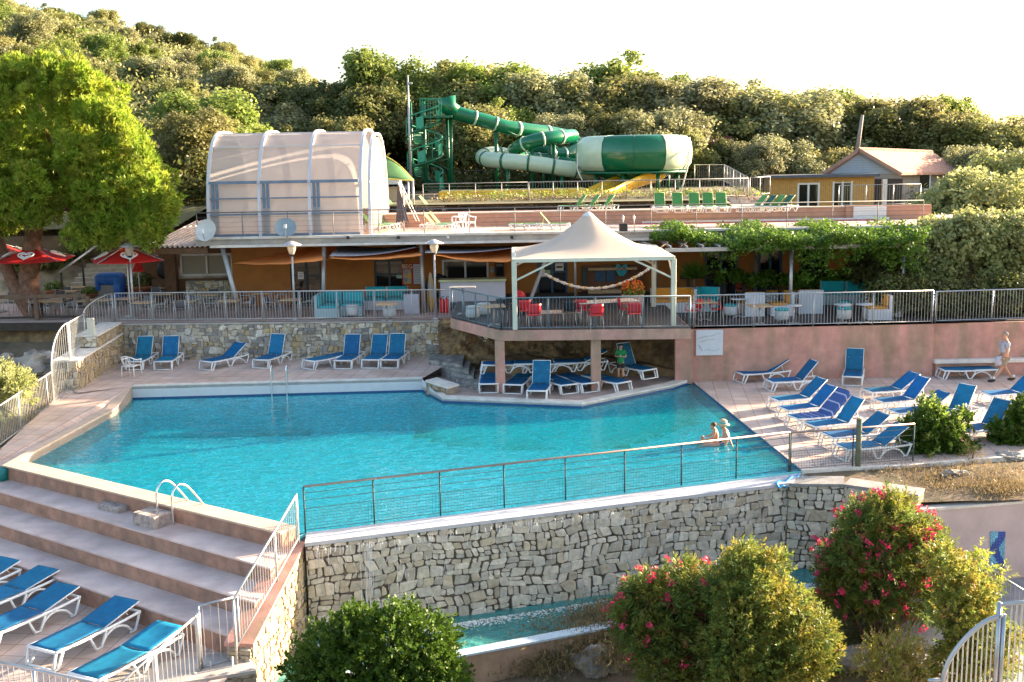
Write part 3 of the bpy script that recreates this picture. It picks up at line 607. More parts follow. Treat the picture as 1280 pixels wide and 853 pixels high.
e_ = Nn*.04; MB().hexa([V(*xy(S1,zt1-.095))+e_, V(*xy(S0,-.115))+e_, V(*xy(S0,-.115))-Nn*.55, V(*xy(S1,zt1-.095))-Nn*.55, V(*xy(S1,zt1-.02))+e_, V(*xy(S0,-.04))+e_, V(*xy(S0,-.04))-Nn*.55, V(*xy(S1,zt1-.02))-Nn*.55]).build('coping', PINK, swl, world=True)
# lower lit buttress below gate
b0, b1 = P(228,846,-1.4), P(330,820,-1.4)
stone_wall('gate_footing', 'low stone footing under the small metal gate', (b0.x-1.4,b0.y-.9), (S1.x+.15,S1.y-.35), -3.4, (-1.36,-1.36), thick=.9, cols=LITST, cw=.3, ch=.2, seed=44, mort=MORTARL, cap=CONC)
# catch basin
ZBAS = -2.2
R0, R1, R2 = P(576,813,ZBAS+.06), P(776,775,ZBAS+.06), P(1032,733,ZBAS+.06)
dR = (R1-R0); Rm = R0-dR*1.15; Rp = R1+dR*1.45
WAT2 = water('basin_water', (.55,.80,.78), (.10,.42,.40), .55, 2.6, .8)
struct('basin_water', MB().poly([xy(Rm,ZBAS), xy(Rp,ZBAS), (WFb.x+.5,WFb.y,ZBAS), (WFa.x-.3,WFa.y,ZBAS)]), WAT2)
struct('basin_floor', MB().poly([xy(Rm,-2.7), xy(Rp,-2.7), (WFb.x+.5,WFb.y,-2.7), (WFa.x-.3,WFa.y,-2.7)]), mat('basin_liner', (.25,.60,.58), .6, var=.3, vs_=2))
rn = V(dR.y,-dR.x,0).normalized()
struct('basin_wall', MB().prism([Rm+rn*.25, Rp+rn*.25, Rp, Rm], -3.4, ZBAS+.02), STUCCO)
struct('basin_rim', MB().prism([Rm+rn*.27, Rp+rn*.27, Rp-rn*.02, Rm-rn*.02], ZBAS+.024, ZBAS+.07), mat('rim_tile', (.50,.62,.70), .35, var=.1, vs_=12))
# right lower pink wall, soil bed, path
LW0 = V(sd1.x,sd1.y-.12,0); lwb = P(1300,632,-.45); dl = V(lwb.x-LW0.x, lwb.y-LW0.y,0)
lwl = thing('lower_pink_wall', 'pale pink wall below the soil bed carrying a blue mosaic panel', 'wall', (LW0.x,LW0.y,-2.2))
MB().prism([LW0, LW0+dl*2, LW0+dl*2+V(0,.35,0), LW0+V(0,.35,0)], -3.4, -.36).build('wall_body', PINK2, lwl, world=True)
MB().prism([LW0+V(-.03,-.04,0), LW0+dl*2+V(0,-.04,0), LW0+dl*2+V(0,.38,0), LW0+V(-.03,.38,0)], -.356, -.29).build('coping', PALEC, lwl, world=True)
patch('soil_bed', [V(D0.x+.1,WFb.y+.1,-.06), V(LW0.x,LW0.y+.2,-.28), V(LW0.x+dl.x*2,LW0.y+dl.y*2+.3,-.2), V(RD2.x+4,RD2.y+1.6,-.05)], 40, SOIL, .05)
patch('soil_bed_edge', [V(D0.x,D0.y-.1,-.02), V(sd1.x,sd1.y+.1,-.2), V(26,26,-.2), V(26,RD2.y+.6,0)], 30, SOIL, .05)
struct('deck_edge', MB().prism([D0, D0+V(.0,-.14,0), RD1+V(0,-.14,0), RD2+V(0,-.14,0), RD2, RD1], -.3, .058), PALEC)
struct('path', MB().poly([(9,8,-3.0),(30,8,-3.0),(30,LW0.y+3,-2.25),(LW0.x-1.5,LW0.y-.2,-2.25)]), mat('path_paving', (.30,.29,.29), .85, var=.2, bump=.3))
# planted slope in front of the basin
patch('dry_slope', [V(-3.5,11,-4.3), V(14,11,-4.3), V(Rp.x+2.5,Rp.y+.6,-2.75), V(Rm.x,Rm.y-.3,-2.9)], 60, SOIL, .12)
# left bank beyond the railing
patch('left_bank', [P(-60,640,-1.3)+V(-3,-3,0), P(12,566,-.15)+V(-.25,0,0), P(90,484,.3)+V(-.2,0,0), P(-140,455,1.0)+V(-2,2,0)], 40, SOIL, .10)
patch('left_bank_upper', [P(-140,455,1.0)+V(-2,1.9,-.1), P(91,482,.3)+V(-.2,0,0), V(wallA.x-1.3,wallA.y-.2,1.2), V(XL,wallA.y+1.0,1.5)], 30, SOIL, .1)
struct('terrace_edge_beam', MB().prism([V(XL,wallA.y+1.15,0), V(wallA.x-1.3,wallA.y-.05,0), V(wallA.x-1.3,wallA.y+.25,0), V(XL,wallA.y+1.45,0)], 1.68, ZT+.02), DARKW)
struct('terrace_edge_bank', MB().grid(lambda u,v: (lerp(XL,wallA.x-1.3,u), lerp(wallA.y+1.2,wallA.y-.0,u**4)-.25*(1-v)+.12*math.sin(u*60+v*5)*math.sin(u*23), lerp(.6,1.66,v)), 90, 8), CAVE)
# ================================================================== BAR BUILDING
YC = 45.0          # line of the canopy posts
YW = 48.3          # front wall
def X(u, y, v=300): return PY(u, v, y).x
bb = thing('bar_building', 'long ochre walled bar under a flat concrete terrace roof', 'building', (-6,YW,ZT))
xl, xr = X(232,YW,350), X(1175,YW,330)
def wallbox(x0, x1, z0, z1, y=YW, th=.25, m=OCHRE, name='wall'): return MB().box(((x0+x1)/2, y+th/2, (z0+z1)/2), (x1-x0, th, z1-z0)).build(name, m, bb, world=True)
# openings as (u0,u1,v0,v1,kind)
ops = [(362,404,326,392,'double_door'),(467,507,325,392,'double_door2'),(552,611,325,349,'bar_window'),(671,710,329,384,'blue_door')]
xs = [xl]; segs = []
for o in ops:
    p, q = PY(o[0],o[2],YW), PY(o[1],o[3],YW); segs.append((p.x, q.x, q.z, p.z, o[4]))
cur = X(291,YW,350); topz = 4.86
for (xa, xb, z0, z1, k) in segs:
    wallbox(cur, xa, ZT, topz)
    wallbox(xa, xb, z1, topz, y=YW+.002)
    if z0 > ZT+.3: wallbox(xa, xb, ZT, z0, y=YW+.002)
    else: z0 = ZT
    fm = BLUEF if k == 'blue_door' else DOORF
    f = MB(); w_ = .09; yy = YW+.10
    for bx_ in ((xa+w_/2, z0, z1), (xb-w_/2, z0, z1), ((xa+xb)/2, z0, z1)): f.box((bx_[0], yy, (z0+z1)/2), (w_, .10, z1-z0-.01))
    f.box(((xa+xb)/2, yy, z1-.05), (xb-xa-2*w_-.01, .09, .09)); 
    if k != 'bar_window': f.box(((xa+xb)/2, yy, z0+.15), (xb-xa-.2, .09, .28)); f.box(((xa+xb)/2, yy, z0+1.25), (xb-xa-.2, .085, .08))
    fr = f.build('window' if k == 'bar_window' else 'door', fm if k != 'bar_window' else METAL, bb, world=True)
    gl = MB().box(((xa+xb)/2, YW+.13, (z0+z1)/2), (xb-xa-.1, .02, z1-z0-.1)); g_ = gl.build('glass', DGLASS, fr); 
    g_.data.transform(Matrix.Translation(-bb.location))
    cur = xb
wallbox(cur, X(790,YW,350), ZT, topz)
# right part behind the lounge
xq = X(790,YW,350)
cuts = [(881,922,'dark'),(948,978,'w'),(1000,1034,'dark')]
for (ua, ub, k) in cuts:
    xa, xb = X(ua,YW,340), X(ub,YW,340); wallbox(xq, xa, ZT, topz); wallbox(xa, xb, 4.25, topz, y=YW+.002)
    f = MB(); f.box(((xa+xb)/2, YW+.1, 4.2),(xb-xa,.1,.1)); f.box((xa+.05,YW+.1,3.05),(.1,.1,2.2)); f.box((xb-.05,YW+.1,3.05),(.1,.1,2.2)); f.box(((xa+xb)/2,YW+.1,3.05),(.1,.1,2.2)); fr = f.build('door', BLUEF, bb, world=True)
    g_ = MB().box(((xa+xb)/2, YW+.14, 3.08), (xb-xa-.1, .02, 2.2)).build('glass', DGLASS, fr); g_.data.transform(Matrix.Translation(-bb.location)); xq = xb
wallbox(xq, xr, ZT, topz)
wallbox(X(190,YW+1.2,350), X(291,YW,350)-.0, ZT, 3.05, y=YW+1.2, m=BROWN); wallbox(X(190,YW+1.2,350), X(291,YW,350), 4.2, 4.86, y=YW+1.2, m=BROWN)
MB().box((X(216,YW+1.2,350), YW+1.0, 3.4),(.5,.3,2.9)).build('pillar', BROWN, bb, world=True)
wa, wb_ = PY(226,319,YW+1.2), PY(291,343,YW+1.2)
f = MB(); 
for xx in (wa.x, (wa.x+wb_.x)/2, wb_.x): f.box((xx, YW+1.2, (wa.z+wb_.z)/2),(.09,.1,wa.z-wb_.z))
f.box(((wa.x+wb_.x)/2, YW+1.2, wa.z),(wb_.x-wa.x+.09,.1,.09)); f.box(((wa.x+wb_.x)/2, YW+1.2, wb_.z),(wb_.x-wa.x+.09,.1,.09))
fr = f.build('window', METALL, bb, world=True); g_ = MB().box(((wa.x+wb_.x)/2, YW+1.25, (wa.z+wb_.z)/2),(wb_.x-wa.x,.03,wa.z-wb_.z)).build('shutter', mat('shutter', (.30,.26,.20), .6, var=.05), fr); g_.data.transform(Matrix.Translation(-bb.location))
lst = MB(); sa, sb_ = X(232,YW+.7,355), X(291,YW+.7,355); stones(lst, (sa,YW+.7,0),(1,0,0),(0,-1,0),[(0,ZT),(sb_-sa,ZT),(sb_-sa,3.0),(0,3.0)],.3,.22,77,cols=WARMST)
lw_ = thing('low_bar_wall', 'low rubble stone wall below the shuttered bar window', 'wall', (sa,YW+.7,ZT)); lst.build('stone_facing', STONE, lw_, world=True); MB().box(((sa+sb_)/2, YW+.9, ZT+.52),(sb_-sa,.38,1.04)).build('core', MORTARL, lw_, world=True)
# roof slab = upper deck
sx0, sx1 = X(247,YC,296), X(1142,YC,290)
MB().prism([(sx0,YC-.35,0),(sx1,YC-.35,0),(sx1,52.8,0),(sx0,52.8,0)], 4.87, ZU).build('roof_slab', CONC, bb, world=True)
MB().box(((sx0+sx1)/2+.3, YC-.42, 4.84),(sx1-sx0-.6,.12,.10)).build('roof_edge_trim', PALEC, bb, world=True)
MB().box(((sx0+sx1)/2, YC-.37, ZU+.02),(sx1-sx0,.2,.09)).build('parapet_kerb', PALEC, bb, world=True)
struct('upper_deck', MB().poly([(sx0,YC-.2,ZU+.012),(26,YC-.2,ZU+.012),(26,53,ZU+.012),(sx0,53,ZU+.012)]), tiles('upper_paving', (.66,.45,.36), (.6,.5,.45), .6, .6, var=.12))
if True:
    o_ = MB().prism([(sx1+.01,YC-.2,0),(26,YC-.2,0),(26,52.8,0),(sx1+.01,52.8,0)], 4.6, ZU).build('upper_deck_slab', CONC); o_['kind'] = 'structure'
for i, (ut, vt, ub, vb) in enumerate([(405,303,408,390),(526,302.5,531,390)]):
    a, b = PY(ut,vt,YC-.1), P(ub,vb,ZT); MB().tube([V(b.x,YC-.1,ZT), V(a.x,YC-.1,4.8)], .085, 12).build('post', METALL, bb, True, True)
a = PY(277.5,304,YC-.1); MB().tube([V(PY(301,390,YC-.4).x,YC-.4,ZT), V(a.x,YC-.1,4.8)], .10, 10).build('leaning_post', METALL, bb, True, True)
a = PY(676,329,YC+.3); b = P(664,392,ZB); MB().bar(V(b.x,YC+.1,ZB), V(a.x+.5,YC+.3,4.8), .16, .12).build('leaning_post', METALL, bb, world=True)
a = PY(719,340,YC+1); MB().tube([V(a.x,YC+1,ZB), V(a.x,YC+1,4.8)], .06, 8).build('post', METALL, bb, True, True)
for u in (435,498,560,640): # little downlights on fascia
    p = PY(u, 297, YC-.44); MB().lathe([(.0,-.06),(.06,-.05),(.06,.05),(0,.06)], (p.x,YC-.46,p.z), 8).build('spotlight', BLACKP if u != 560 else WHITE, bb, True, True)
p = PY(481,306,YW-.05); MB().box((p.x,YW-.03,4.72),(1.25,.06,.09)).build('strip_lamp', WHITE, bb, world=True)
# corrugated tile roof at the left end
tr = thing('corrugated_awning', 'corrugated tile lean-to roof left of the round white satellite dish', 'roof', (X(190,YC,300),YC,4.6))
def corr(u, v):
    x = lerp(X(183,YC,303), sx0+.35, u); y = lerp(YC-.1, 49.5, v); return (x+ .8*v, y, 4.86+ .75*v+.05*math.sin(u*math.pi*2*12))
MB().grid(corr, 144, 6).build('tiles', mat('clay_tile', (.62,.50,.44), .8, var=.25, vs_=5), tr, world=True, solid=.04)
MB().box(((X(183,YC,303)+sx0)/2+.3, YC-.02, 4.66),(sx0-X(183,YC,303)+.2,.14,.22)).build('fascia_board', BROWN, tr, world=True)
# signs and boards on the wall
mb_ = thing('menu_board', 'red framed colourful ice cream style menu board beside the dark door', 'sign', PY(514,343,YW-.06))
def rect_on(u0, v0, u1, v1, y, m, name, par, th=.03):
    a, b = PY(u0,v0,y), PY(u1,v1,y); o = MB().box(((a.x+b.x)/2, y, (a.z+b.z)/2),(abs(b.x-a.x), th, abs(a.z-b.z))).build(name, m, par, world=True); return o
rect_on(502,329.5,527,356,YW-.04,mat('red_frame',(.40,.03,.03),.5),'frame',mb_,.04)
rect_on(504,337,514.5,355,YW-.07,mat('poster',(.25,.30,.45),.4,var=.5,vs_=4,stain=((.75,.45,.05),6)),'poster',mb_,.02)
rect_on(516.5,330.5,526.5,355,YW-.07,mat('price_list',(.55,.55,.62),.5,var=.08),'price_list',mb_,.02)
def text(s, loc, size, m, parent, rx=90, rz=0, ext=.01, name='lettering'):
    cu = bpy.data.curves.new(name, 'FONT'); cu.body = s; cu.size = size; cu.extrude = ext; cu.align_x = 'CENTER'; cu.align_y = 'CENTER'
    o = bpy.data.objects.new(name, cu); scene.collection.objects.link(o); bpy.context.view_layer.update(); dg = bpy.context.evaluated_depsgraph_get(); me = bpy.data.meshes.new_from_object(o.evaluated_get(dg)); bpy.data.objects.remove(o)
    o = bpy.data.objects.new(name, me); scene.collection.objects.link(o); me.materials.clear(); me.materials.append(m); o.rotation_euler = (R(rx),0,R(rz)); o.parent = parent; o.location = Vector(loc)-(parent.location if parent else V(0,0,0)); return o
p = PY(509,333.5,YW-.08); text('BEG', (p.x,YW-.08,p.z), .26, mat('cream_ink',(.8,.72,.5),.5), mb_)
for k in range(9): rect_on(517.5,333.5+k*2.3,525.5,334.1+k*2.3,YW-.085,mat('grey_ink',(.25,.25,.3),.6),'text_line',mb_,.008)
nt_ = thing('door_notice', 'white paper notice on the left dark glass door', 'notice', PY(376,345,YW)); rect_on(372,340,380,349,YW+.03,WHITEC,'paper',nt_,.01)
for k in range(3): rect_on(373.2,342+k*2,378.8,342.7+k*2,YW+.022,MATS['grey_ink'],'text_line',nt_,.006)
nt_ = thing('door_poster', 'white poster with dark lettering above the blue door', 'notice', PY(699,334,YW)); rect_on(694,329.5,704.5,338.5,YW-.02,WHITEC,'paper',nt_,.01); rect_on(695.5,333,703,335,YW-.03,mat('black_ink',(.02,.02,.02),.6),'text_line',nt_,.006)
nt_ = thing('price_sheet', 'pair of white and green price sheets on the blue door', 'notice', PY(682,340,YW)); rect_on(676,337.5,682,346,YW-.02,WHITEC,'white_sheet',nt_,.01); rect_on(682.6,337.5,688,344,YW-.02,mat('green_paper',(.35,.5,.3),.6),'green_sheet',nt_,.01)
nt_ = thing('small_notice', 'small pale sticker on the middle dark door', 'notice', PY(498,346,YW)); rect_on(495.5,344,502.5,348,YW+.03,mat('pale_green',(.4,.55,.5),.6),'paper',nt_,.01)
nt_ = thing('wall_screen', 'black framed screen on the wall beside the bar window', 'screen', PY(625,337,YW)); rect_on(618.5,328,630.5,346,YW-.05,BLACKP,'frame',nt_,.05); rect_on(620,330,629,344.5,YW-.08,DGLASS,'panel',nt_,.01)
nt_ = thing('wall_poster', 'small blue and yellow poster beside the bar window', 'sign', PY(615,337,YW)); rect_on(613,334,617,341,YW-.03,mat('poster2',(.1,.3,.5),.5,var=.5,vs_=8,stain=((.7,.5,.1),6)),'print',nt_,.02)
# kiosk / shelves with blue screens
ks = thing('wooden_kiosk', 'dark brown wooden hut front with two blue panels behind the tent', 'kiosk', PY(765,345,YW-.4))
rect_on(727,332,803,392,YW-.3,mat('kiosk_brown',(.16,.065,.03),.7,var=.2),'back_wall',ks,.1); rect_on(744,339,756.5,352,YW-.40,mat('blue_panel',(.02,.08,.16),.3),'screen',ks,.04); rect_on(758.5,339,769,352,YW-.40,MATS['blue_panel'],'screen',ks,.04)
rect_on(728,335.5,733,357,YW-.45,METALB,'shutter_panel',ks,.04); rect_on(735,335,796,337,YW-.5,WOOD,'shelf',ks,.3); rect_on(735,362,777,366,YW-.8,WOOD,'counter_top',ks,.5); rect_on(737,367,775,388,YW-.6,mat('kiosk_panel',(.38,.22,.15),.7,var=.1),'counter_front',ks,.1)
ff = thing('flip_flop_sign', 'pair of turquoise flip-flop shapes hanging on the brown hut', 'sign', PY(777,338,YW-.6))
for du, a_ in ((-3.2,.25),(3.2,-.25)):
    c = PY(777+du,338,YW-.6); m_ = MB(); 
    pts = [(.13*math.cos(t)*(1+.25*math.sin(t)), .27*math.sin(t)) for t in [2*math.pi*k/14 for k in range(14)]]
    vv = [(c.x+px*math.cos(a_)-pz*math.sin(a_), c.y+yy_, c.z+px*math.sin(a_)+pz*math.cos(a_)) for yy_ in (-.02,.02) for px,pz in pts]
    m_.add(vv, [tuple(range(13,-1,-1)), tuple(range(14,28))]+[(i,(i+1)%14,14+(i+1)%14,14+i) for i in range(14)]); s_ = m_.build('sole', mat('teal_paint',(.02,.35,.42),.5), ff, world=True)
    MB().tube([c+V(-.1,-.04,.0), c+V(0,-.07,.14), c+V(.1,-.04,.0)], .018, 5).build('strap', mat('dark_teal',(.0,.08,.12),.5), ff, world=True)
# bar counter
ba, bb_ = P(551,389,ZT), P(632,389,ZT)
bar_ = thing('bar_counter', 'long white fronted outdoor bar counter with a lime top', 'counter', (ba.x,ba.y,ZT))
MB().box(((ba.x+bb_.x)/2, ba.y+.3, ZT+.78),(bb_.x-ba.x,.5,.86)).build('front_panel', mat('bar_front',(.62,.60,.66),.5,var=.04), bar_, world=True); MB().box(((ba.x+bb_.x)/2, ba.y+.32, ZT+.18),(bb_.x-ba.x-.1,.4,.34)).build('plinth', BLACKP, bar_, world=True)
MB().box(((ba.x+bb_.x)/2, ba.y+.25, ZT+1.26),(bb_.x-ba.x+.1,.75,.08)).build('counter_top', mat('lime_top',(.55,.58,.32),.5), bar_, world=True)
# shade sails
def sail(label, fr, bk, m, sagf=.25, name='shade_sail', parts=None, n=14):
    """fr/bk = list of points along the front and back hem"""
    f0, f1 = fr; k0, k1 = bk; t = thing(name, label, 'shade sail', lerp(f0,f1,.5), group='shade sails under the bar canopy')
    def fn(u, v):
        p = lerp(lerp(f0,f1,u), lerp(k0,k1,u), v); return p+V(0,0,-sagf*math.sin(math.pi*u)*(1-v*.5)+.012*math.sin(u*19)*(1-v))
    mb = MB().grid(fn, n*2, n); mb.build('cloth', m, t, True, True, solid=.01)
    MB().tube([fn(i/20,0)-V(0,0,.005) for i in range(21)], .02, 5).build('hem', m, t, True, True); return t
s1 = sail('first orange shade sail from the left stretched to the first canopy post', (PY(292,329,45.2), PY(404,325,YC-1.5)), (PY(386,309,47.8), PY(404,308,47.8)), ORANGE, .10)
s1b = sail('small orange corner sail between the first canopy post and the roof', (PY(408,325,YC), PY(412,322,YC)), (PY(404,306,47.5), PY(428,308,47.5)), ORANGE, .02)
s2 = sail('orange and grey shade sail stretched between the two canopy posts', (PY(413,323,YC-1.5), PY(527,319,YC-1.5)), (PY(425,309,47.8), PY(523,309,47.8)), ORANGE, .10)
def fnA(u, v):
    p = lerp(lerp(PY(411.5,322,YC-1.5), PY(520,311,YC-.6), u), lerp(PY(425,308,47.7), PY(521,307,47.7), u), v); return p+V(0,0,.05-.12*math.sin(math.pi*u))
MB().grid(fnA, 24, 8).build('grey_panel', GREYSAIL, s2, True, True, solid=.01)
s3 = sail('orange and grey shade sail between the right lamp post and the cream tent', (PY(545,319,YC-1.5), PY(636,327,YC-1.5)), (PY(548,309,47.8), PY(684,308,47.8)), ORANGE, .10)
def fnB(u, v):
    p = lerp(lerp(PY(531,318,YC-1.5), PY(640,312,YC-.6), u), lerp(PY(535,308,47.7), PY(662,307,47.7), u), v); return p+V(0,0,.05-.08*math.sin(math.pi*u))
MB().grid(fnB, 24, 8).build('grey_panel', GREYSAIL, s3, True, True, solid=.01)
# ------------------------------------------------------------------ satellite dishes
def dish(u, v, r, y, label, face, m):
    c = PY(u,v,y); t = thing('satellite_dish', label, 'satellite dish', c, group='satellite dishes on the roof edge'); d = Vector(face).normalized()
    q = d.to_track_quat('Z','Y').to_matrix().to_4x4(); m_ = MB().lathe([(r*k/6, .28*r*(k/6)**2) for k in range(7)]+[(r*1.03,.30*r),(r*1.0,.26*r)]+[(r*k/6, .28*r*(k/6)**2-.02) for k in range(5,-1,-1)], n=28); m_.v = [tuple(q@Vector(p)) for p in m_.v]; m_.build('reflector', m, t, True)
    MB().tube([q@V(0,-r*.95,.2*r), q@V(0,-r*.3,.85*r)], .018, 5).build('feed_arm', METAL, t); MB().box(q@V(0,-r*.28,.88*r),(.1,.1,.14)).build('feed_horn', WHITE, t)
    MB().tube([q@V(0,0,-.02), V(0,.25,-.1), V(0,.3,-.62*r-.2)], .03, 6).build('bracket', METAL, t)
dish(259,289,.44,YC-.75,'round white satellite dish at the left end of the roof slab',(-.25,-1,.35),mat('dish_white',(.66,.64,.60),.45,var=.1))
dish(357,286.5,.43,YC-.75,'blue-grey satellite dish on the roof edge above the left lamp post',(.15,-1,.75),mat('dish_grey',(.22,.28,.31),.4,var=.1))
# ------------------------------------------------------------------ telescopic glazed dome
dm = thing('telescopic_dome', 'translucent barrel vaulted pool enclosure on the upper deck', 'pool enclosure', (X(370,YC+.5),YC+.5,ZU))
dx0, dx1 = PY(262,290,YC+.5).x, PY(452,288,YC+.5).x; DY0, DD, DH = YC+.5, 7.0, 4.35
def arch(t, s=1.0):
    # t 0..1 from front foot over the top to the back foot; straight walls then elliptical vault
    a = math.pi*t; c, sn = math.cos(a), math.sin(a); ex_ = .72
    return V(0, DY0+DD/2-DD/2*s*(abs(c)**ex_)*(1 if c > 0 else -1), ZU+DH*s*(abs(sn)**.80))
POLYC = bpy.data.materials.new('polycarbonate'); POLYC.use_nodes = True; n_t = POLYC.node_tree; pb_ = n_t.nodes['Principled BSDF']; pb_.inputs['Base Color'].default_value = (.50,.455,.43,1); pb_.inputs['Roughness'].default_value = .35
trn = n_t.nodes.new('ShaderNodeBsdfTransparent'); tl = n_t.nodes.new('ShaderNodeBsdfTranslucent'); tl.inputs[0].default_value = (.58,.53,.50,1); m1 = n_t.nodes.new('ShaderNodeMixShader'); m1.inputs[0].default_value = .40; m2 = n_t.nodes.new('ShaderNodeMixShader'); m2.inputs[0].default_value = .07
n_t.links.new(pb_.outputs[0], m1.inputs[1]); n_t.links.new(tl.outputs[0], m1.inputs[2]); n_t.links.new(m1.outputs[0], m2.inputs[1]); n_t.links.new(trn.outputs[0], m2.inputs[2]); n_t.links.new(m2.outputs[0], n_t.nodes['Material Output'].inputs[0])
nA = 96
secs = [lerp(dx0,dx1,k) for k in (0,.335,.665,1.0)]
for i in range(3):
    xa, xb = secs[i], secs[i+1]; m_ = MB().grid(lambda u,v: arch(v,.985)+V(lerp(xa+.06,xb-.06,u),0,0), 2, nA); m_.build('vault_panel', POLYC, dm, True, True)
FRM = mat('dome_frame', (.62,.60,.62), .4, metal=.1, var=.05)
for i, xa in enumerate(secs+[secs[-1]+.35]):
    s = 1.0 if i < 4 else .96
    m_ = MB(); pts = [arch(k/nA, s)+V(xa,0,0) for k in range(nA+1)]
    for k in range(nA): m_.bar(pts[k], pts[k+1], .13, .10, up=(0,0,1) if abs((pts[k+1]-pts[k]).normalized().z) < .7 else (0,1,0))
    m_.build('arch_rib', FRM, dm, world=True)
FRD = mat('dome_crossbar', (.16,.22,.30), .45, metal=.1)
for z, th in ((.06,.12),(.92,.07),(1.02+.55,.06),(1.42+.80,.12)):
    for i in range(3):
        m_ = MB().box(((secs[i]+secs[i+1])/2, DY0-.01+ (.08 if z > 1 else 0), ZU+z),(secs[i+1]-secs[i]-.14,.07,th)); m_.build('crossbar', FRD, dm, world=True)
for i in range(3):
    for k in (.10,.22): MB().box((lerp(secs[i],secs[i+1],.09 if k == .1 else .17), DY0+.14, ZU+1.1),(.12,.08,2.2)).build('door_stile', FRD, dm, world=True)
for t_ in (.30,.42):
    for i in range(3):
        p = arch(t_,1.0); MB().box(((secs[i]+secs[i+1])/2, p.y, p.z),(secs[i+1]-secs[i]-.14,.05,.05)).build('purlin', FRM, dm, world=True)
# end wall, glazed with vertical bars
ew = MB(); xe = secs[-1]+.32
pts = [arch(k/nA,.93)+V(xe,0,0) for k in range(nA+1)]; ew.poly(pts); ew.build('end_glazing', POLYC, dm, world=True)
eb = MB()
for k in range(1,14):
    y = DY0+DD*k/14; zz = ZU; best = min(pts, key=lambda p: abs(p.y-y)); eb.box((xe+.03, y, (ZU+best.z)/2),(.04,.045,best.z-ZU))
eb.box((xe+.04, DY0+DD/2, ZU+2.15),(.05,DD*.93,.1)); eb.build('end_bars', FRM, dm, world=True)
# ------------------------------------------------------------------ upper deck rail, level 2, stone parapet, level 3
def cable_rail(name, label, pts, h, m, n_c=3, post=2.4, cat='railing', top_m=None, mesh=None, posts=None, r=.022):
    pts = [Vector(p) for p in pts]; t = thing(name, label, cat, pts[0])
    MB().tube([p+V(0,0,h) for p in pts], r, 8).build('hand_rail', top_m or m, t, True, True)
    cb = MB()
    for k in range(n_c):
        z = h*(k+1)/(n_c+1); cb.tube([p+V(0,0,z) for p in pts], .007, 4)
    cb.build('cables', m, t, world=True)
    for i in range(len(pts)-1):
        L = (pts[i+1]-pts[i]).length; n = max(1, round(L/post))
        for k in range(n+(1 if i == len(pts)-2 else 0)):
            p = lerp(pts[i],pts[i+1],k/n); MB().tube([p, p+V(0,0,h)], .018, 6).build('post', m, t, True, True)
    return t
cable_rail('upper_railing', 'thin cable railing along the front edge of the upper pool deck', [V(sx0+.1,YC-.33,ZU+.07), V(X(1150,YC,270),YC-.33,ZU+.07)], .98, mat('rail_grey',(.16,.15,.15),.6), 4, 1.85)
Y2w = P(800,279.5,ZU).y; Z2 = PY(800,264,Y2w).z
xw0, xw1 = X(479,Y2w,270), X(1056,Y2w,270)
l2 = thing('terracotta_pool_wall', 'terracotta boarded wall of the raised upper pool', 'wall', (xw0,Y2w,ZU)); MB().box(((xw0+xw1)/2, Y2w+.15, (ZU+Z2)/2),(xw1-xw0,.3,Z2-ZU)).build('boarding', TERRAC, l2, world=True); MB().box(((xw0+xw1)/2, Y2w+.2, Z2+.03),(xw1-xw0+.1,.5,.06)).build('coping', COPE, l2, world=True)
zz2 = PY(1100,257,Y2w-.2).z
l2b = thing('terracotta_side_wall', 'taller terracotta boarded wall at the right end of the upper pool below the house', 'wall', (xw1,Y2w-.3,ZU)); xe_ = X(1165,Y2w-.3,260)
MB().box(((xw1+xe_)/2, Y2w-.1, (ZU+zz2)/2),(xe_-xw1,.3,zz2-ZU)).build('boarding', TERRAC, l2b, world=True)
lp = thing('lattice_panel', 'white slatted panel fixed to the terracotta wall by the house', 'panel', PY(1087,272,Y2w-.3)); a, b = PY(1067,258.5,Y2w-.3), PY(1107,283,Y2w-.3)
m_ = MB(); nS = 9
for k in range(nS): m_.box(((a.x+b.x)/2, Y2w-.32, lerp(b.z,a.z,(k+.5)/nS)),(b.x-a.x,.03,(a.z-b.z)/nS*.82))
m_.build('slats', WHITE, lp, world=True); MB().box(((a.x+b.x)/2, Y2w-.28, (a.z+b.z)/2),(b.x-a.x,.03,a.z-b.z)).build('back_frame', PALEC, lp, world=True)
struct('raised_pool_deck', MB().poly([(xw0,Y2w+.1,Z2+.012),(X(1056,Y2w,265),Y2w+.1,Z2+.012),(X(1056,Y2w,265),Y2w+1.0,Z2+.012),(X(970,Y2w,265),Y2w+2.6,Z2+.012),(X(962,55,265),56,Z2+.012),(xw0-3,56,Z2+.012)]), MATS['upper_paving'])
struct('raised_deck_base', MB().prism([(xw0-.2,Y2w+.31,0),(xw1,Y2w+.31,0),(xw1,Y2w+1.0,0),(X(970,Y2w,265),Y2w+2.6,0),(X(962,55,265),56,0),(xw0-3,56,0)], ZU-.3, Z2), CONC)
Y3 = P(800,257.5,Z2).y; Z3 = PY(800,249,Y3).z
sx3, ex3 = X(478,Y3,255), X(962,Y3,255); pst = thing('rubble_parapet', 'low rubble stone wall behind the green loungers under the slide fence', 'wall', (sx3,Y3,Z2))
m_ = MB(); stones(m_, (sx3,Y3,0),(1,0,0),(0,-1,0),[(0,Z2),(ex3-sx3,Z2),(ex3-sx3,Z3),(0,Z3)],.45,.17,51,cols=[(.66,.50,.38),(.60,.46,.34),(.72,.58,.46),(.54,.42,.32)],depth=.03); m_.build('stone_facing', STONE, pst, world=True); MB().box(((sx3+ex3)/2, Y3+.2,(Z2+Z3)/2),(ex3-sx3,.36,Z3-Z2-.01)).build('core', MORTARL, pst, world=True)
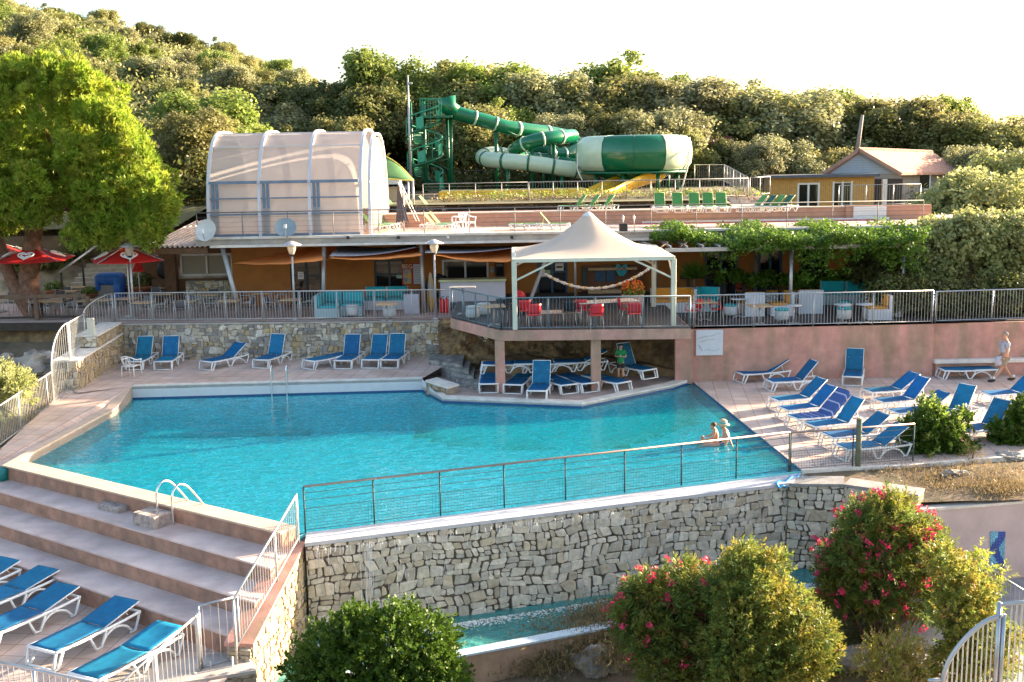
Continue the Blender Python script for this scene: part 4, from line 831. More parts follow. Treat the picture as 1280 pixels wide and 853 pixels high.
struct('slide_area_ground', MB().poly([(sx3-1,Y3+.1,Z3-.02),(ex3,Y3+.1,Z3-.02),(ex3+5,86,6.13),(-16,86,6.13)]), SOIL)
fcm = mat('fence_pale',(.34,.32,.30),.5,metal=.2)
fz = Z3
railing('slide_fence', 'pale barred metal fence in front of the water slides', [V(X(661,Y3+.3,248),Y3+.3,fz), V(X(935,Y3+.3,248),Y3+.3,fz)], .93, 1.3, .14, fcm, 'fence')
cable_rail('slide_fence', 'left run of mesh fence at the foot of the green slide tower', [V(X(529,Y3+.3,248),Y3+.3,fz), V(X(660,Y3+.3,248),Y3+.3,fz)], .93, fcm, 5, 1.4, 'fence')
railing('slide_fence', 'rear mesh fence rising behind the water slides', [V(X(565,80,236),80,6.1), V(X(720,80,236),80,6.1)], 1.3, 1.8, .3, fcm, 'fence')
railing('slide_fence', 'sloping mesh fence beside the rocks right of the round slide bowl', [V(X(935,Y3+.3,250),Y3+.5,fz), V(X(905,66,225),66,6.6), V(X(868,69,228),69,6.6)], 1.0, 1.5, .22, fcm, 'fence')
railing('slide_fence', 'short fence run between the slides and the wooden cabin', [V(X(937,Y3+1,250),Y3+1,fz), V(X(962,Y3+3,250),Y3+3,fz)], .95, 1.4, .2, fcm, 'fence')
# upper pool details
struct('upper_pool_edge', MB().box((X(960,Y2w-1,282), Y2w-.55, ZU+.06),(X(1065,Y2w,282)-X(760,Y2w,282),.22,.1)), WHITE)
struct('upper_pool_liner', MB().box((X(940,Y2w-1,282), Y2w-.85, ZU+.03),(X(1060,Y2w,282)-X(750,Y2w,282),.34,.05)), mat('maroon_liner',(.32,.07,.09),.5))
ld = thing('pool_ladder', 'small steel ladder of the upper pool beside a black box', 'ladder', P(786,290,ZU))
for dx in (-.22,.22): MB().tube([V(dx,0,0),V(dx,0,.55),V(dx,.08,.66),V(dx,.3,.66),V(dx,.4,.5)], .022, 8).build('rail', STEEL, ld, True)
bx_ = thing('pool_box', 'small black box on the upper deck beside the ladder', 'box', P(779,291,ZU)); MB().box((0,-.1,.22),(.34,.25,.3),bev=.02).build('body', BLACKP, bx_); MB().box((0,-.1,.05),(.12,.12,.1)).build('foot', METAL, bx_)
# closed grey parasol by the dome
pu = thing('closed_parasol', 'closed dark grey parasol leaning beside the dome', 'parasol', P(505,290,ZU)); q = P(505,290,ZU); tp = PY(497,228,q.y+.1)
MB().tube([V(0,0,0), V(tp.x-q.x+.25,.1,tp.z-ZU-.25)], .035, 8).build('pole', METALL, pu, True); m_ = MB()
vs2 = []; tt_ = V(tp.x-q.x,.1,tp.z-ZU)
for k in range(20):
    a_ = 2*math.pi*k/20; r_ = .30*(1 if k%2 else .62); vs2.append(tt_*.22+V(r_*math.cos(a_), r_*math.sin(a_)*.6, (-.1 if k%2 else .05)))
mid = [lerp(p, tt_, .6) for p in vs2]; m_.add(vs2+mid+[tt_], [(i,(i+1)%20,20+(i+1)%20,20+i) for i in range(20)]+[(20+i,20+(i+1)%20,40) for i in range(20)]); m_.build('folded_canopy', mat('grey_canvas',(.07,.065,.075),.8,var=.1), pu)
for s_x in (0,.12): MB().tube([tt_+V(.02+s_x,-.1,0), V(.55+s_x,-.15,.45)], .02, 6).build('strut', PALEC, pu)
# green canopy tent behind the dome
gt = thing('green_canopy', 'green arched canopy with yellow edge behind the dome', 'canopy', P(490,262,Z2)); gy = 54.0
def gtop(u): return 190+36*u**2.2
def gc(u, v):
    uu = lerp(455,517,u); vb = 222+4*u; return PY(uu, lerp(vb, min(gtop(u),vb-.5), v), gy+2.2*v*(1-.6*u))
MB().grid(gc, 18, 6).build('cloth', mat('green_cloth',(.13,.30,.11),.8,transl=.4), gt, True, True, solid=.02); MB().tube([gc(i/18,1)+V(0,-.02,0) for i in range(19)], .035, 6).build('rim_tube', mat('yellow_trim',(.60,.52,.10),.5), gt, True, True)
MB().tube([gc(i/18,0) for i in range(19)], .035, 6).build('hem_bar', MATS['yellow_trim'], gt, True, True)
for u_ in (510,516): a = PY(u_,226,gy); MB().tube([V(a.x,gy,Z2), V(a.x,gy,a.z)], .05, 8).build('post', METALL, gt, True, True)
mc = thing('white_cabin', 'small white technical cabin under the green canopy', 'cabin', PY(486,235,57)); a, b = PY(474,222,57), PY(500,234,57); MB().box(((a.x+b.x)/2,57.5,(a.z+b.z)/2),(b.x-a.x,1,a.z-b.z)).build('upper_panel', mat('cab_white',(.6,.65,.72),.5), mc, world=True); a, b = PY(474,234,57), PY(500,246,57); MB().box(((a.x+b.x)/2,57.6,(a.z+b.z)/2-.1),(b.x-a.x,1,a.z-b.z+.3)).build('lower_panel', mat('cab_beige',(.4,.33,.25),.6), mc, world=True)
MB().box(((a.x+b.x)/2,57.05,a.z+.06),(b.x-a.x,.1,.12)).build('band', BLACKP, mc, world=True)
# ------------------------------------------------------------------ slides
ST = 72.0; gz = 6.1
tw_ = thing('slide_tower', 'green steel spiral stair tower of the water slides', 'slide tower', (X(535,ST,200),ST,gz))
def pole(u0, v0, u1, v1, y, r=.11, par=None, name='column', m=POSTG):
    a, b = PY(u0,v0,y), PY(u1,v1,y); return MB().tube([a,b], r, 8).build(name, m, par, True, True)
zt_top = PY(540,146,ST).z
cx_s = X(531,ST,190)
MB().tube([V(cx_s,ST,gz), V(cx_s,ST,PY(531,127,ST).z)], .13, 10).build('central_column', POSTG, tw_, True, True)
for u, v in ((513,128),(563,148),(559,148)): a = PY(u,v,ST+(.7 if u == 559 else 0)); MB().tube([V(a.x,a.y,gz), a], .12 if u > 520 else .09, 8).build('column', POSTG, tw_, True, True)
nst = 34; Rr = 1.15; htot = zt_top-gz; stp = MB(); hr = []; hin = []
for k in range(nst):
    a_ = -.6+2*math.pi*2.25*k/nst; z = gz+htot*(k+1)/nst; a2_ = a_+2*math.pi*2.25/nst*1.15
    p = lambda r, t, zz: V(cx_s+r*math.cos(t), ST+r*math.sin(t), zz)
    stp.hexa([p(.12,a_,z-.05),p(Rr,a_,z-.05),p(Rr,a2_,z-.05),p(.12,a2_,z-.05),p(.12,a_,z),p(Rr,a_,z),p(Rr,a2_,z),p(.12,a2_,z)]); hr.append(p(Rr,a_,z+1.0)); hin.append(p(Rr,a_,z))
stp.build('stair_treads', POSTG, tw_, world=True); SG = mat('green_rail',(.02,.28,.16),.4)
MB().tube(hr, .045, 6).build('hand_rail', SG, tw_, True, True); MB().tube([p+V(0,0,-.08) for p in hin], .08, 5).build('stringer', POSTG, tw_, True, True); m_ = MB(); m2_ = MB()
for p, q in zip(hr, hin): m_.tube([q,p], .022, 4)
m_.build('balusters', SG, tw_, world=True)
for k in range(nst-1):
    if k % 3 == 0: MB().add([hin[k]+V(0,0,.05),hin[k+1]+V(0,0,.05),hr[k+1]+V(0,0,-.25),hr[k]+V(0,0,-.25)],[(0,1,2,3)]).build('guard_panel', mat('mesh_guard',(.04,.34,.20),.5), tw_, world=True)
a, b = PY(527,147,ST), PY(566,147,ST); MB().box(((a.x+b.x)/2,ST,a.z),(b.x-a.x,2.0,.14)).build('platform', POSTG, tw_, world=True)
railing_pts = [V(a.x,ST-1,a.z+.07), V(b.x-.3,ST-1,a.z+.07)]
m_ = MB()
for k in range(9): p = lerp(V(a.x,ST-1,a.z), V(X(553,ST,147),ST-1,a.z), k/8); m_.tube([p,p+V(0,0,1.1)],.022,4)
m_.tube([V(a.x,ST-1,a.z+1.1), V(X(553,ST,147),ST-1,a.z+1.1)], .035, 6); m_.build('platform_guard', SG, tw_, world=True)
m_ = MB()
for zz in (.33,.62):
    z0_ = lerp(gz,a.z,zz); m_.bar(V(X(513,ST,200),ST,z0_), V(X(563,ST,200),ST,z0_+.6), .07,.07); m_.bar(V(X(535,ST,200),ST+.5,z0_+.6), V(X(563,ST,200),ST+.3,z0_-.2), .06,.06)
m_.build('bracing', POSTG, tw_, world=True)
lm = thing('lamp_mast', 'slender grey mast rising beside the slide tower', 'mast', (X(509.5,ST-1,240),ST-1,gz)); a = PY(509.5,94,ST-1); MB().tube([V(a.x,ST-1,gz),V(a.x,ST-1,a.z)], [.10,.05], 8).build('pole', METALL, lm, True, True); MB().box((a.x+.12,ST-1,a.z-.5),(.3,.15,.12)).build('floodlight', METALL, lm, world=True)
def crm(pts, n=8):
    pts = [Vector(p) for p in pts]; out = []
    q = [pts[0]*2-pts[1]]+pts+[pts[-1]*2-pts[-2]]
    for i in range(1, len(q)-2):
        for k in range(n):
            t = k/n; a,b,c,d = q[i-1],q[i],q[i+1],q[i+2]; out.append(.5*((2*b)+(c-a)*t+(2*a-5*b+4*c-d)*t*t+(3*b-a-3*c+d)*t**3))
    out.append(pts[-1]); return out
def slide(label, px, r, colors, rings=True, legs=(), mouth=False):
    pts = crm([PY(u,v,y) for u,v,y in px], 10); t = thing('tube_slide', label, 'water slide', pts[0]-V(0,0,1)); t.location = pts[0]
    n = len(pts); seg = 12; k = 0; i = 0
    while k < n-1:
        e_ = min(k+seg, n-1); MB().tube(pts[k:e_+1], r, 18, cap=False).build('tube_section', colors[i%len(colors)], t, True, True); 
        if rings: MB().tube([pts[e_-1 if e_ > 0 else 0], pts[e_]], r*1.09, 18).build('joint_ring', SLIDEP if colors[i%len(colors)] is SLIDEG else SLIDEG, t, True, True)
        k = e_; i += 1
    if mouth: MB().tube([pts[0]+V(-.5,0,.95), pts[0]+V(-.35,0,.3), pts[0]+V(.15,0,0)], [r*1.3,r*1.15,r], 18, cap=False).build('entry_funnel', SLIDEG, t, True, True, solid=.04)
    for j in legs:
        p = pts[int(j*(n-1))]; MB().tube([V(p.x,p.y,gz), p+V(0,0,-r*.9)], .13, 8).build('support', POSTG, t, True, True)
    return t
slide('upper dark green tube slide leaving the top of the tower', [(568,141,72),(590,147,72.2),(612,153,72.6),(632,159,73),(660,163,74),(690,167,75.4),(712,172,76.5),(722,182,76.6),(712,192,75.6),(690,193,75)], .46, [SLIDEG], legs=(.27,.55), mouth=True)
slide('middle dark green tube slide curling in front of the upper one', [(716,170,73.6),(702,171,72),(685,173,71.2),(665,177,71),(650,183,71.5),(643,190,72.8),(652,196,74.2),(670,199,75),(690,201,75.2),(715,206,74.5),(735,212,73)], .44, [SLIDEG], legs=(.16,.30,.75))
slide('pale green tube slide making a low U-turn below the others', [(742,217,70.5),(722,213,70.2),(700,210,70),(675,206,70),(650,203,70.2),(625,201,70.8),(608,199,72),(604,196,73.3),(616,193,74.3),(640,196,75),(670,203,75.4),(700,211,75)], .50, [SLIDEP,SLIDEP,SLIDEP], legs=(.18,.42))
slide('dark green lower tube slide running behind to the bowl', [(660,186,77.5),(690,190,77.5),(715,200,76.5),(740,210,75),(775,221,74)], .42, [SLIDEG,SLIDEP])
pc = [(615,158,240,72.6),(627,170,240,73.8),(683,176,236,71.2),(697,176,236,71.6)]
bw_ = thing('slide_bowl', 'huge round green and pale space bowl of the water slides', 'water slide', PY(792,240,70)); bc = PY(792,192,70); bc = V(bc.x,70,bc.z); Rb = 3.66; hb = 1.08
prof = [(Rb-.75,-hb),(Rb-.35,-hb*.93),(Rb-.08,-hb*.6),(Rb,0),(Rb-.08,hb*.6),(Rb-.35,hb*.93),(Rb-.75,hb),(Rb-1.3,hb*1.02)]
nS = 48
BS = [(-37.7,-6,1),(-6,25.5,1),(25.5,58,0),(58,90,0),(90,130,1),(130,180,0),(180,230,1),(230,276,0),(276,322.3,0)]
for d0_, d1_, dk_ in BS:
    m_ = MB(); n = 8; A0_ = R(d0_)-math.pi/2; A1_ = R(d1_)-math.pi/2
    vv = [(bc.x+r*math.cos(lerp(A0_,A1_,k/n)), bc.y+r*math.sin(lerp(A0_,A1_,k/n)), bc.z+z) for r,z in prof for k in range(n+1)]
    m_.add(vv, [(i*(n+1)+k, i*(n+1)+k+1, (i+1)*(n+1)+k+1, (i+1)*(n+1)+k) for i in range(len(prof)-1) for k in range(n)])
    m_.build('bowl_section', SLIDEG if dk_ else SLIDEP, bw_, True, True)
    MB().tube([(bc.x+(r+.02)*math.cos(A0_), bc.y+(r+.02)*math.sin(A0_), bc.z+z) for r,z in prof], .018, 5).build('seam_flange', mat('seam',(.10,.22,.13),.4) if not dk_ else POSTG, bw_, True, True)
MB().lathe([(Rb-.7,-hb-.02),(1.2,-hb-.75),(.6,-hb-.8)], bc, 32).build('bowl_floor', SLIDEG, bw_, True, True)
MB().lathe([(Rb-.5,-hb-.14),(Rb-.3,-hb-.14),(Rb-.3,-hb-.0),(Rb-.5,-hb-.0)], bc, 32).build('ring_beam', POSTG, bw_, True, True)
for a_ in (-2.6,-1.9,-1.15,-.5,.6,1.6,2.5): MB().tube([V(bc.x+2.9*math.cos(a_), bc.y+2.9*math.sin(a_), gz), V(bc.x+2.9*math.cos(a_), bc.y+2.9*math.sin(a_), bc.z-hb-.05)], .13, 8).build('support', POSTG, bw_, True, True)
MB().tube(crm([PY(862,172,68.0),PY(861,200,67.2),PY(856,222,67),PY(850,243,67)],6), .05, 6).build('hose', PALEC, bw_, True, True); MB().tube(crm([PY(722,192,68),PY(722,212,67.4),PY(728,226,67.2)],6), .04, 6).build('hose', PALEC, bw_, True, True)
ch = thing('yellow_chute', 'bright yellow open slide chute under the round bowl', 'water slide', PY(760,240,68)); pth = crm([PY(822,209,69),PY(795,216,68),PY(768,227,66.5),PY(742,238,65),PY(700,246,63.5),PY(660,247,63)],8)
def chf(u, v):
    i = min(len(pth)-1, int(u*(len(pth)-1))); j = min(i+1,len(pth)-1); p = lerp(pth[i],pth[j],u*(len(pth)-1)-i) if j > i else pth[i]; t_ = (pth[min(i+1,len(pth)-1)]-pth[max(i-1,0)]).normalized(); sd = V(-t_.y,t_.x,0).normalized()
    if sd.length < .1: sd = V(0,1,0)
    a_ = math.pi*v; rr = .9; return p+sd*rr*math.cos(a_)-V(0,0,1)*rr*math.sin(a_)
MB().grid(chf, 40, 10).build('trough', SLIDEY, ch, True, True, solid=.05)
yw = thing('yellow_splash_pool', 'long low yellow splash basin behind the slide fence', 'splash pool', PY(600,243,60)); a, b = PY(548,239,60), PY(735,239,60); MB().box(((a.x+b.x)/2,61,fz+.22),(b.x-a.x,2,.42),bev=.05).build('basin', SLIDEY, yw, world=True); MB().box(((a.x+b.x)/2,61,fz+.42),(b.x-a.x-.2,1.8,.06)).build('water', mat('yellow_water',(.5,.5,.3),.1), yw, world=True)
# ------------------------------------------------------------------ timber annex and house
HY = 75.0
hs = thing('tiled_house', 'single storey house with tiled gable roof and blue-grey boarded gable', 'house', PY(1110,263,HY))
base = PY(1110,264,HY).z-.2
gL, gA, gR = PY(1033,217,HY), PY(1074,189,HY), PY(1127,219,HY)
eave = gL.z
# gable front
MB().prism([(0,0,0)]*0 or [(gL.x,HY,0),(gR.x,HY,0),(gR.x,HY+.2,0),(gL.x,HY+.2,0)], base, eave).build('wall', mat('house_grey',(.32,.28,.25),.85,var=.1), hs, world=True)
m_ = MB(); m_.add([(gL.x,HY-.02,eave),(gR.x,HY-.02,gR.z+.1),(gA.x,HY-.02,gA.z-.05),(gL.x,HY+.2,eave),(gR.x,HY+.2,gR.z+.1),(gA.x,HY+.2,gA.z-.05)],[(0,1,2),(5,4,3),(0,3,4,1),(1,4,5,2),(2,5,3,0)]); m_.build('gable', SIDING, hs, world=True)
# ridge runs right and away
rdir = V(PY(1165,192,HY+3).x-gA.x, 3, 0); ridge0 = gA; ridge1 = PY(1165,192.5,HY+5)
eR0 = gR; eR1 = PY(1204,218,HY+4.5)
eL0 = gL; eL1 = gL+(ridge1-ridge0)
m_ = MB(); up_ = V(0,0,.16); o_ = V(-.15,-.35,0)
m_.hexa([eR0+o_,eR1,ridge1,ridge0+o_,eR0+o_+up_,eR1+up_,ridge1+up_,ridge0+o_+up_]); m_.build('roof', ROOFT, hs, world=True)
m_ = MB(); m_.hexa([eL0+o_+V(-.2,0,-.1),ridge0+o_,ridge1,eL1,eL0+o_+up_+V(-.2,0,-.1),ridge0+o_+up_,ridge1+up_,eL1+up_]); m_.build('roof', ROOFT, hs, world=True)
m_ = MB(); m_.tube([ridge0+o_+up_, ridge1+up_], .1, 6); m_.build('ridge_tiles', ROOFT, hs, world=True)
m_ = MB(); m_.bar(eL0+o_+V(-.2,-.04,0), ridge0+o_+V(0,-.04,.08), .05, .22); m_.bar(ridge0+o_+V(0,-.04,.08), eR0+o_+V(0,-.04,.05), .05, .22); m_.build('bargeboard', mat('barge',(.35,.20,.15),.7), hs, world=True)
sideA, sideB = V(eR0.x-.3,HY+.25,0), V(eR1.x-.6,eR1.y+.4,0); m_ = MB().prism([sideA, sideB, sideB+V(-.3,.4,0), sideA+V(-.3,.4,0)], base, eave+.1); m_.build('side_wall', MATS['house_grey'], hs, world=True)
for k in (.45,): 
    p = lerp(sideA, sideB, k); f = MB().box((p.x,p.y-.1,base+2.2),(1.1,.12,1.4)); fr = f.build('window', WHITE, hs, world=True); g_ = MB().box((p.x,p.y-.17,base+2.2),(.9,.03,1.2)).build('pane', DGLASS, fr); g_.data.transform(Matrix.Translation(-hs.location))
# porch: flat dark panel, the shade of its recess put into the colour
pa, pb2 = PY(1094,224,HY-.05), PY(1127,262,HY-.05); MB().box(((pa.x+pb2.x)/2,HY-.03,(pa.z+pb2.z)/2),(pb2.x-pa.x,.05,pa.z-pb2.z)).build('porch_shade_panel', mat('porch_dark',(.06,.045,.04),.8), hs, world=True)
MB().box((PY(1105,240,HY-.6).x,HY-.6,(pa.z+pb2.z)/2),(.3,.3,pa.z-pb2.z)).build('porch_pillar', WHITE, hs, world=True)
ha = thing('cabin_annex', 'flat roofed timber clad cabin with glazed sliding doors beside the house', 'cabin', PY(1010,263,HY-1.5)); AY = HY-1.5
aL, aR = PY(962,223,AY), PY(1093,221,AY); zb_ = base-.1; zt_ = aL.z
f_ = MB(); d1 = (PY(997,229,AY), PY(1024,263,AY)); d2 = (PY(1041,227,AY), PY(1065,263,AY))
xsA = [aL.x, d1[0].x, d1[1].x, d2[0].x, d2[1].x, aR.x]
for i in (0,2,4): f_.box(((xsA[i]+xsA[i+1])/2, AY+.15, (zb_+zt_)/2),(xsA[i+1]-xsA[i],.3,zt_-zb_))
for i in (1,3): f_.box(((xsA[i]+xsA[i+1])/2, AY+.152, (d1[0].z+zt_)/2),(xsA[i+1]-xsA[i],.3,zt_-d1[0].z))
f_.build('wall', CEDAR, ha, world=True)
MB().prism([(aL.x,AY,0),(aL.x+.2,AY+2.5,0),(aL.x+.5,AY+2.5,0),(aL.x+.3,AY+.3,0)], zb_, zt_).build('side_wall', CEDAR, ha, world=True)
MB().box(((aL.x+aR.x)/2, AY+1.0, zt_+.09),(aR.x-aL.x+.4,3.0,.18)).build('flat_roof', mat('roof_felt',(.09,.10,.12),.7), ha, world=True)
for (p, q) in (d1, d2):
    f = MB(); cxm = (p.x+q.x)/2
    for xx in (p.x+.06, q.x-.06, cxm): f.box((xx, AY+.05, (p.z+zb_)/2),(.12,.1,p.z-zb_))
    f.box((cxm,AY+.05,p.z-.06),(q.x-p.x-.24,.09,.12)); fr = f.build('door', WHITE, ha, world=True); g_ = MB().box((cxm,AY+.12,(p.z+zb_)/2),(q.x-p.x-.1,.03,p.z-zb_-.1)).build('glass', DGLASS, fr); g_.data.transform(Matrix.Translation(-ha.location))
railing('cabin_fence', 'grey barred fence in front of the house porch', [V(X(1048,HY-4,258),HY-4,PY(1050,258,HY-4).z), V(X(1150,HY-4,258),HY-4,PY(1150,256,HY-4).z)], 1.32, 1.5, .16, METALL, 'fence')
rr_ = thing('distant_roof', 'dark red tiled roof half hidden in trees left of the house', 'roof', PY(1025,200,84)); m_ = MB(); a,b,c,d = PY(1005,191,86),PY(1055,193,86),PY(1050,206,83),PY(1008,206,83); m_.hexa([d,c,b,a,d+V(0,0,.2),c+V(0,0,.2),b+V(0,0,.2),a+V(0,0,.2)]); m_.build('tiles', mat('dark_roof',(.22,.07,.05),.85,var=.3,vs_=4), rr_, world=True)
MB().box(((a.x+b.x)/2,85.5,(a.z)-2.4),(b.x-a.x-.6,2.5,3.6)).build('wall', MATS['house_grey'], rr_, world=True)
rr_ = thing('distant_hut', 'small hut with brown roof in the trees right of the slide bowl', 'hut', PY(895,205,84)); m_ = MB(); a,b,c,d = PY(884,172,86),PY(915,174,86),PY(918,182,83),PY(881,180,83); m_.hexa([d,c,b,a,d+V(0,0,.2),c+V(0,0,.2),b+V(0,0,.2),a+V(0,0,.2)]); m_.build('roof', MATS['dark_roof'], rr_, world=True); MB().box(((a.x+b.x)/2,85,a.z-1.9),(b.x-a.x-.3,2,2.6)).build('wall', BROWN, rr_, world=True)
pl = thing('utility_pole', 'leaning grey wooden utility pole above the tiled house roof', 'utility pole', PY(1071,190,80)); MB().tube([PY(1071,192,80),PY(1078,144,80)], [.16,.11], 8).build('pole', mat('old_wood',(.30,.25,.22),.9), pl, True, True)
pl = thing('utility_pole', 'pale slender utility pole standing on the wooded hillside', 'utility pole', PY(130,95,150)); MB().tube([PY(130.5,96,150),PY(129.5,66,150)], [.2,.14], 8).build('pole', mat('pale_pole',(.45,.38,.32),.9), pl, True, True)
# gravel path visible between tent and trees
struct('gravel_track', MB().grid(lambda u,v: (lerp(X(463,70,200),X(500,70,200),u)+v*1.5, lerp(70,100,v), hill_z(lerp(X(463,70,200),X(500,70,200),u)+v*1.5, lerp(70,100,v))+.12+1.6*v), 4, 10), mat('gravel',(.40,.35,.33),.9,var=.2))
# ================================================================== LOUNGERS
def make_lounger(back, sling=None, frame=None, towel=False, kind='sun_lounger', plain=True):
    """foot end at x=0, head end at x=1.95, back = angle of the backrest in degrees"""
    sling = sling or BLUES; frame = frame or WHITEP
    t = thing(kind, 'lounger', 'sun lounger'); L, W, Hh, pv = 1.92, .33, .34, 1.12
    for s in (-1,1):
        m = MB(); y = s*W
        m.tube(crm([V(0,y,Hh-.01),V(.5,y,Hh-.035),V(1.0,y,Hh-.035),V(1.5,y,Hh-.03),V(L,y,Hh-.01)],4), .030, 6)
        m.tube([V(1.12,y,Hh-.03),V(.98,y,.03),V(.86,y,.03),V(.74,y,Hh-.04)], .026, 6)                    # V leg
        m.tube(crm([V(.98,y,.05),V(1.12,y,.20),V(1.32,y,.265),V(1.55,y,.20),V(1.70,y,.05)],4), .024, 6)  # arch
        m.tube([V(1.66,y,.03),V(1.78,y,.03),V(L-.02,y,Hh-.02)], .026, 6)
        m.build('side_frame', frame, t, True)
        m = MB(); m.tube([V(.02,y,Hh-.01),V(-.07,y*.98,.02),V(.04,y*.98,.02),V(.16,y,Hh-.04)], .027, 6); m.build('leg', frame, t, True)
    for x_,z_,r_ in ((-.05,.03,.022),(0,Hh-.01,.03),(L,Hh-.01,.026),(pv,Hh-.02,.02)): MB().tube([V(x_,-W,z_),V(x_,W,z_)], r_, 6).build('cross_bar', frame, t, True)
    wv = W-.025
    MB().grid(lambda u,v: V(lerp(.03,pv,u), lerp(-wv,wv,v), Hh+.012-.035*math.sin(math.pi*v)*(.4+.6*math.sin(math.pi*min(1,u*1.1)))), 10, 6).build('seat_sling', sling, t, True, solid=.008)
    ca, sa = math.cos(R(back)), math.sin(R(back)); bl = .84
    bk = MB().grid(lambda u,v: V(pv+.0+lerp(.0,bl,u)*ca+.02*math.sin(math.pi*v)*sa, lerp(-wv,wv,v), Hh+.015+lerp(0,bl,u)*sa-.03*math.sin(math.pi*v)*ca*math.sin(math.pi*u)), 8, 6).build('back_sling', sling, t, True, solid=.008)
    m = MB()
    for s in (-1,1): m.tube([V(pv,s*wv,Hh),V(pv+bl*ca,s*wv,Hh+bl*sa)], .014, 6)
    m.tube([V(pv+bl*ca,-wv,Hh+bl*sa),V(pv+bl*ca,wv,Hh+bl*sa)], .014, 6)
    if back > 8:
        for s in (-1,1): m.tube([V(pv+bl*.62*ca,s*.22,Hh+bl*.62*sa),V(min(L-.1,pv+bl*.62*ca+.1),s*.22,Hh-.02)], .012, 5)
    m.build('back_frame', frame if kind == 'sun_lounger' else LIMEF, t, True)
    return t
LP = {}
def lounger(back, sling=None, frame=None, kind='sun_lounger'):
    k = (back, sling.name if sling else '', frame.name if frame else '', kind)
    if k not in LP: LP[k] = Pool(lambda: make_lounger(back, sling, frame, kind=kind))
    return LP[k].get()
def put(u, v, z, yaw, back, label, group, sling=None, frame=None, kind='sun_lounger', anchor=0.0, sc=1.0):
    """yaw: heading of the head end, degrees from straight away towards the right; anchor = which x sits at the pixel"""
    p = P(u,v,z); d = V(math.sin(R(yaw)), math.cos(R(yaw)), 0); p = p-d*anchor
    o = lounger(back, sling, frame, kind); sc = .74 if kind == 'green_lounger' else sc; place(o, p, math.pi/2-R(yaw), label, group, sc); return o
G1 = 'blue sun loungers on the left pool deck'; G2 = 'blue sun loungers stored under the balcony'; G3 = 'blue sun loungers on the right deck'; G4 = 'blue sun loungers below the broad steps'
for a in [(168,463,0,60,'first lounger from the left by the stone wall, half hidden by a round chair',TEALS),
          (204,463,-3,62,'second lounger from the left by the stone wall, teal with its back upright',TEALS),
          (258,463,32,32,'low backed blue lounger turned to the right, third from the left by the stone wall',BLUES),
          (326,461,17,66,'upright blue lounger standing alone behind the steel pool ladder',BLUES),
          (386,462,38,0,'flat blue lounger fifth from the left by the stone wall',BLUES),
          (429,462,8,66,'upright blue lounger right of the flat one by the stone wall',BLUES),
          (463,461,9,60,'blue lounger with a pale strip, left one of the close pair by the stone wall',BLUES),
          (487,461,8,65,'rightmost upright blue lounger of the row by the stone wall',BLUES)]:
    put(a[0],a[1],ZL,a[2],a[3],a[4],G1,a[5])
for a in [(611,492,0,0,'flat blue lounger half hidden behind the left balcony column'),
          (641,493,14,0,'flat blue lounger between the left column and the upright bright blue one'),
          (671,501,9,66,'bright blue upright lounger at the water edge under the balcony'),
          (712,493,-24,0,'flat blue lounger angled left, right of the upright one under the balcony'),
          (738,491,-26,0,'flat blue lounger partly behind the right balcony column'),
          (780,490,-36,0,'flat blue lounger pointing at the rocks right of the right balcony column')]:
    put(a[0],a[1],.1,a[2],a[3],a[4],G2)
put(812,474,.36,-34,66,'dark upright lounger beside the person in green under the balcony',G2)
for a in [(603,466,.66,88,0,'left one of the white framed loungers lying along the rock ledge'),(655,465,.62,88,0,'middle white framed lounger lying along the rock ledge'),(692,463,.62,88,25,'right one of the white framed loungers lying along the rock ledge')]:
    put(*a[:5],a[5],G2)
for a in [(924,478,72,28,'low blue lounger nearest the pool against the pink wall'),
          (961,488,78,48,'raised blue lounger in front of the low one against the pink wall'),
          (1065,483,20,66,'upright blue lounger alone in the middle of the pink wall'),
          (967,512,72,40,'blue lounger at the back of the near left row on the sunny deck'),
          (978,524,72,44,'second lounger from the back of the near left row, just behind the towel'),
          (1011,545,72,52,'raised lounger just in front of the towel covered one'),
          (1033,559,74,34,'low backed lounger between the raised one and the fence post'),
          (1051,574,76,34,'nearest lounger behind the wire fence beside the round bush'),
          (1083,501,74,34,'back lounger of the middle row on the sunny deck'),
          (1097,514,74,50,'second lounger of the middle row with a raised back'),
          (1115,528,74,34,'third lounger of the middle row just above the round bush'),
          (1165,532,60,60,'upright lounger with its foot hidden behind the round bush'),
          (1200,552,66,58,'upright lounger between the two round bushes'),
          (1231,505,78,42,'rightmost lounger cut by the edge of the picture behind the walking man')]:
    put(a[0],a[1],.05,a[2],a[3],a[4],G3)
tl = put(990,535,.05,72,44,'lounger covered with a blue and white striped towel',G3)
tw = thing('beach_towel', 'dark blue towel with white stripes spread over a lounger', 'towel', tl.location); tw.rotation_euler = tl.rotation_euler
def twf(u, v):
    s = lerp(.25, 2.05, u); pv, bl, Hh = 1.12, .84, .34; ca, sa = math.cos(R(44)), math.sin(R(44)); y = lerp(-.42,.42,v); dz = -.14 if abs(y) > .37 else (0 if abs(y) < .33 else -.03)
    if s < pv: return V(s, y*.9, Hh+.035+dz-.03*math.sin(math.pi*v)+.008*math.sin(s*17))
    return V(pv+(s-pv)*ca*.95, y*.9, Hh+.03+(s-pv)*sa+.03+dz)
MB().grid(twf, 28, 14).build('cloth', NAVY, tw, True, solid=.012)
put(1176,473,.05,88,0,'flat lounger at the foot of the pink wall in front of the walking man',G3)
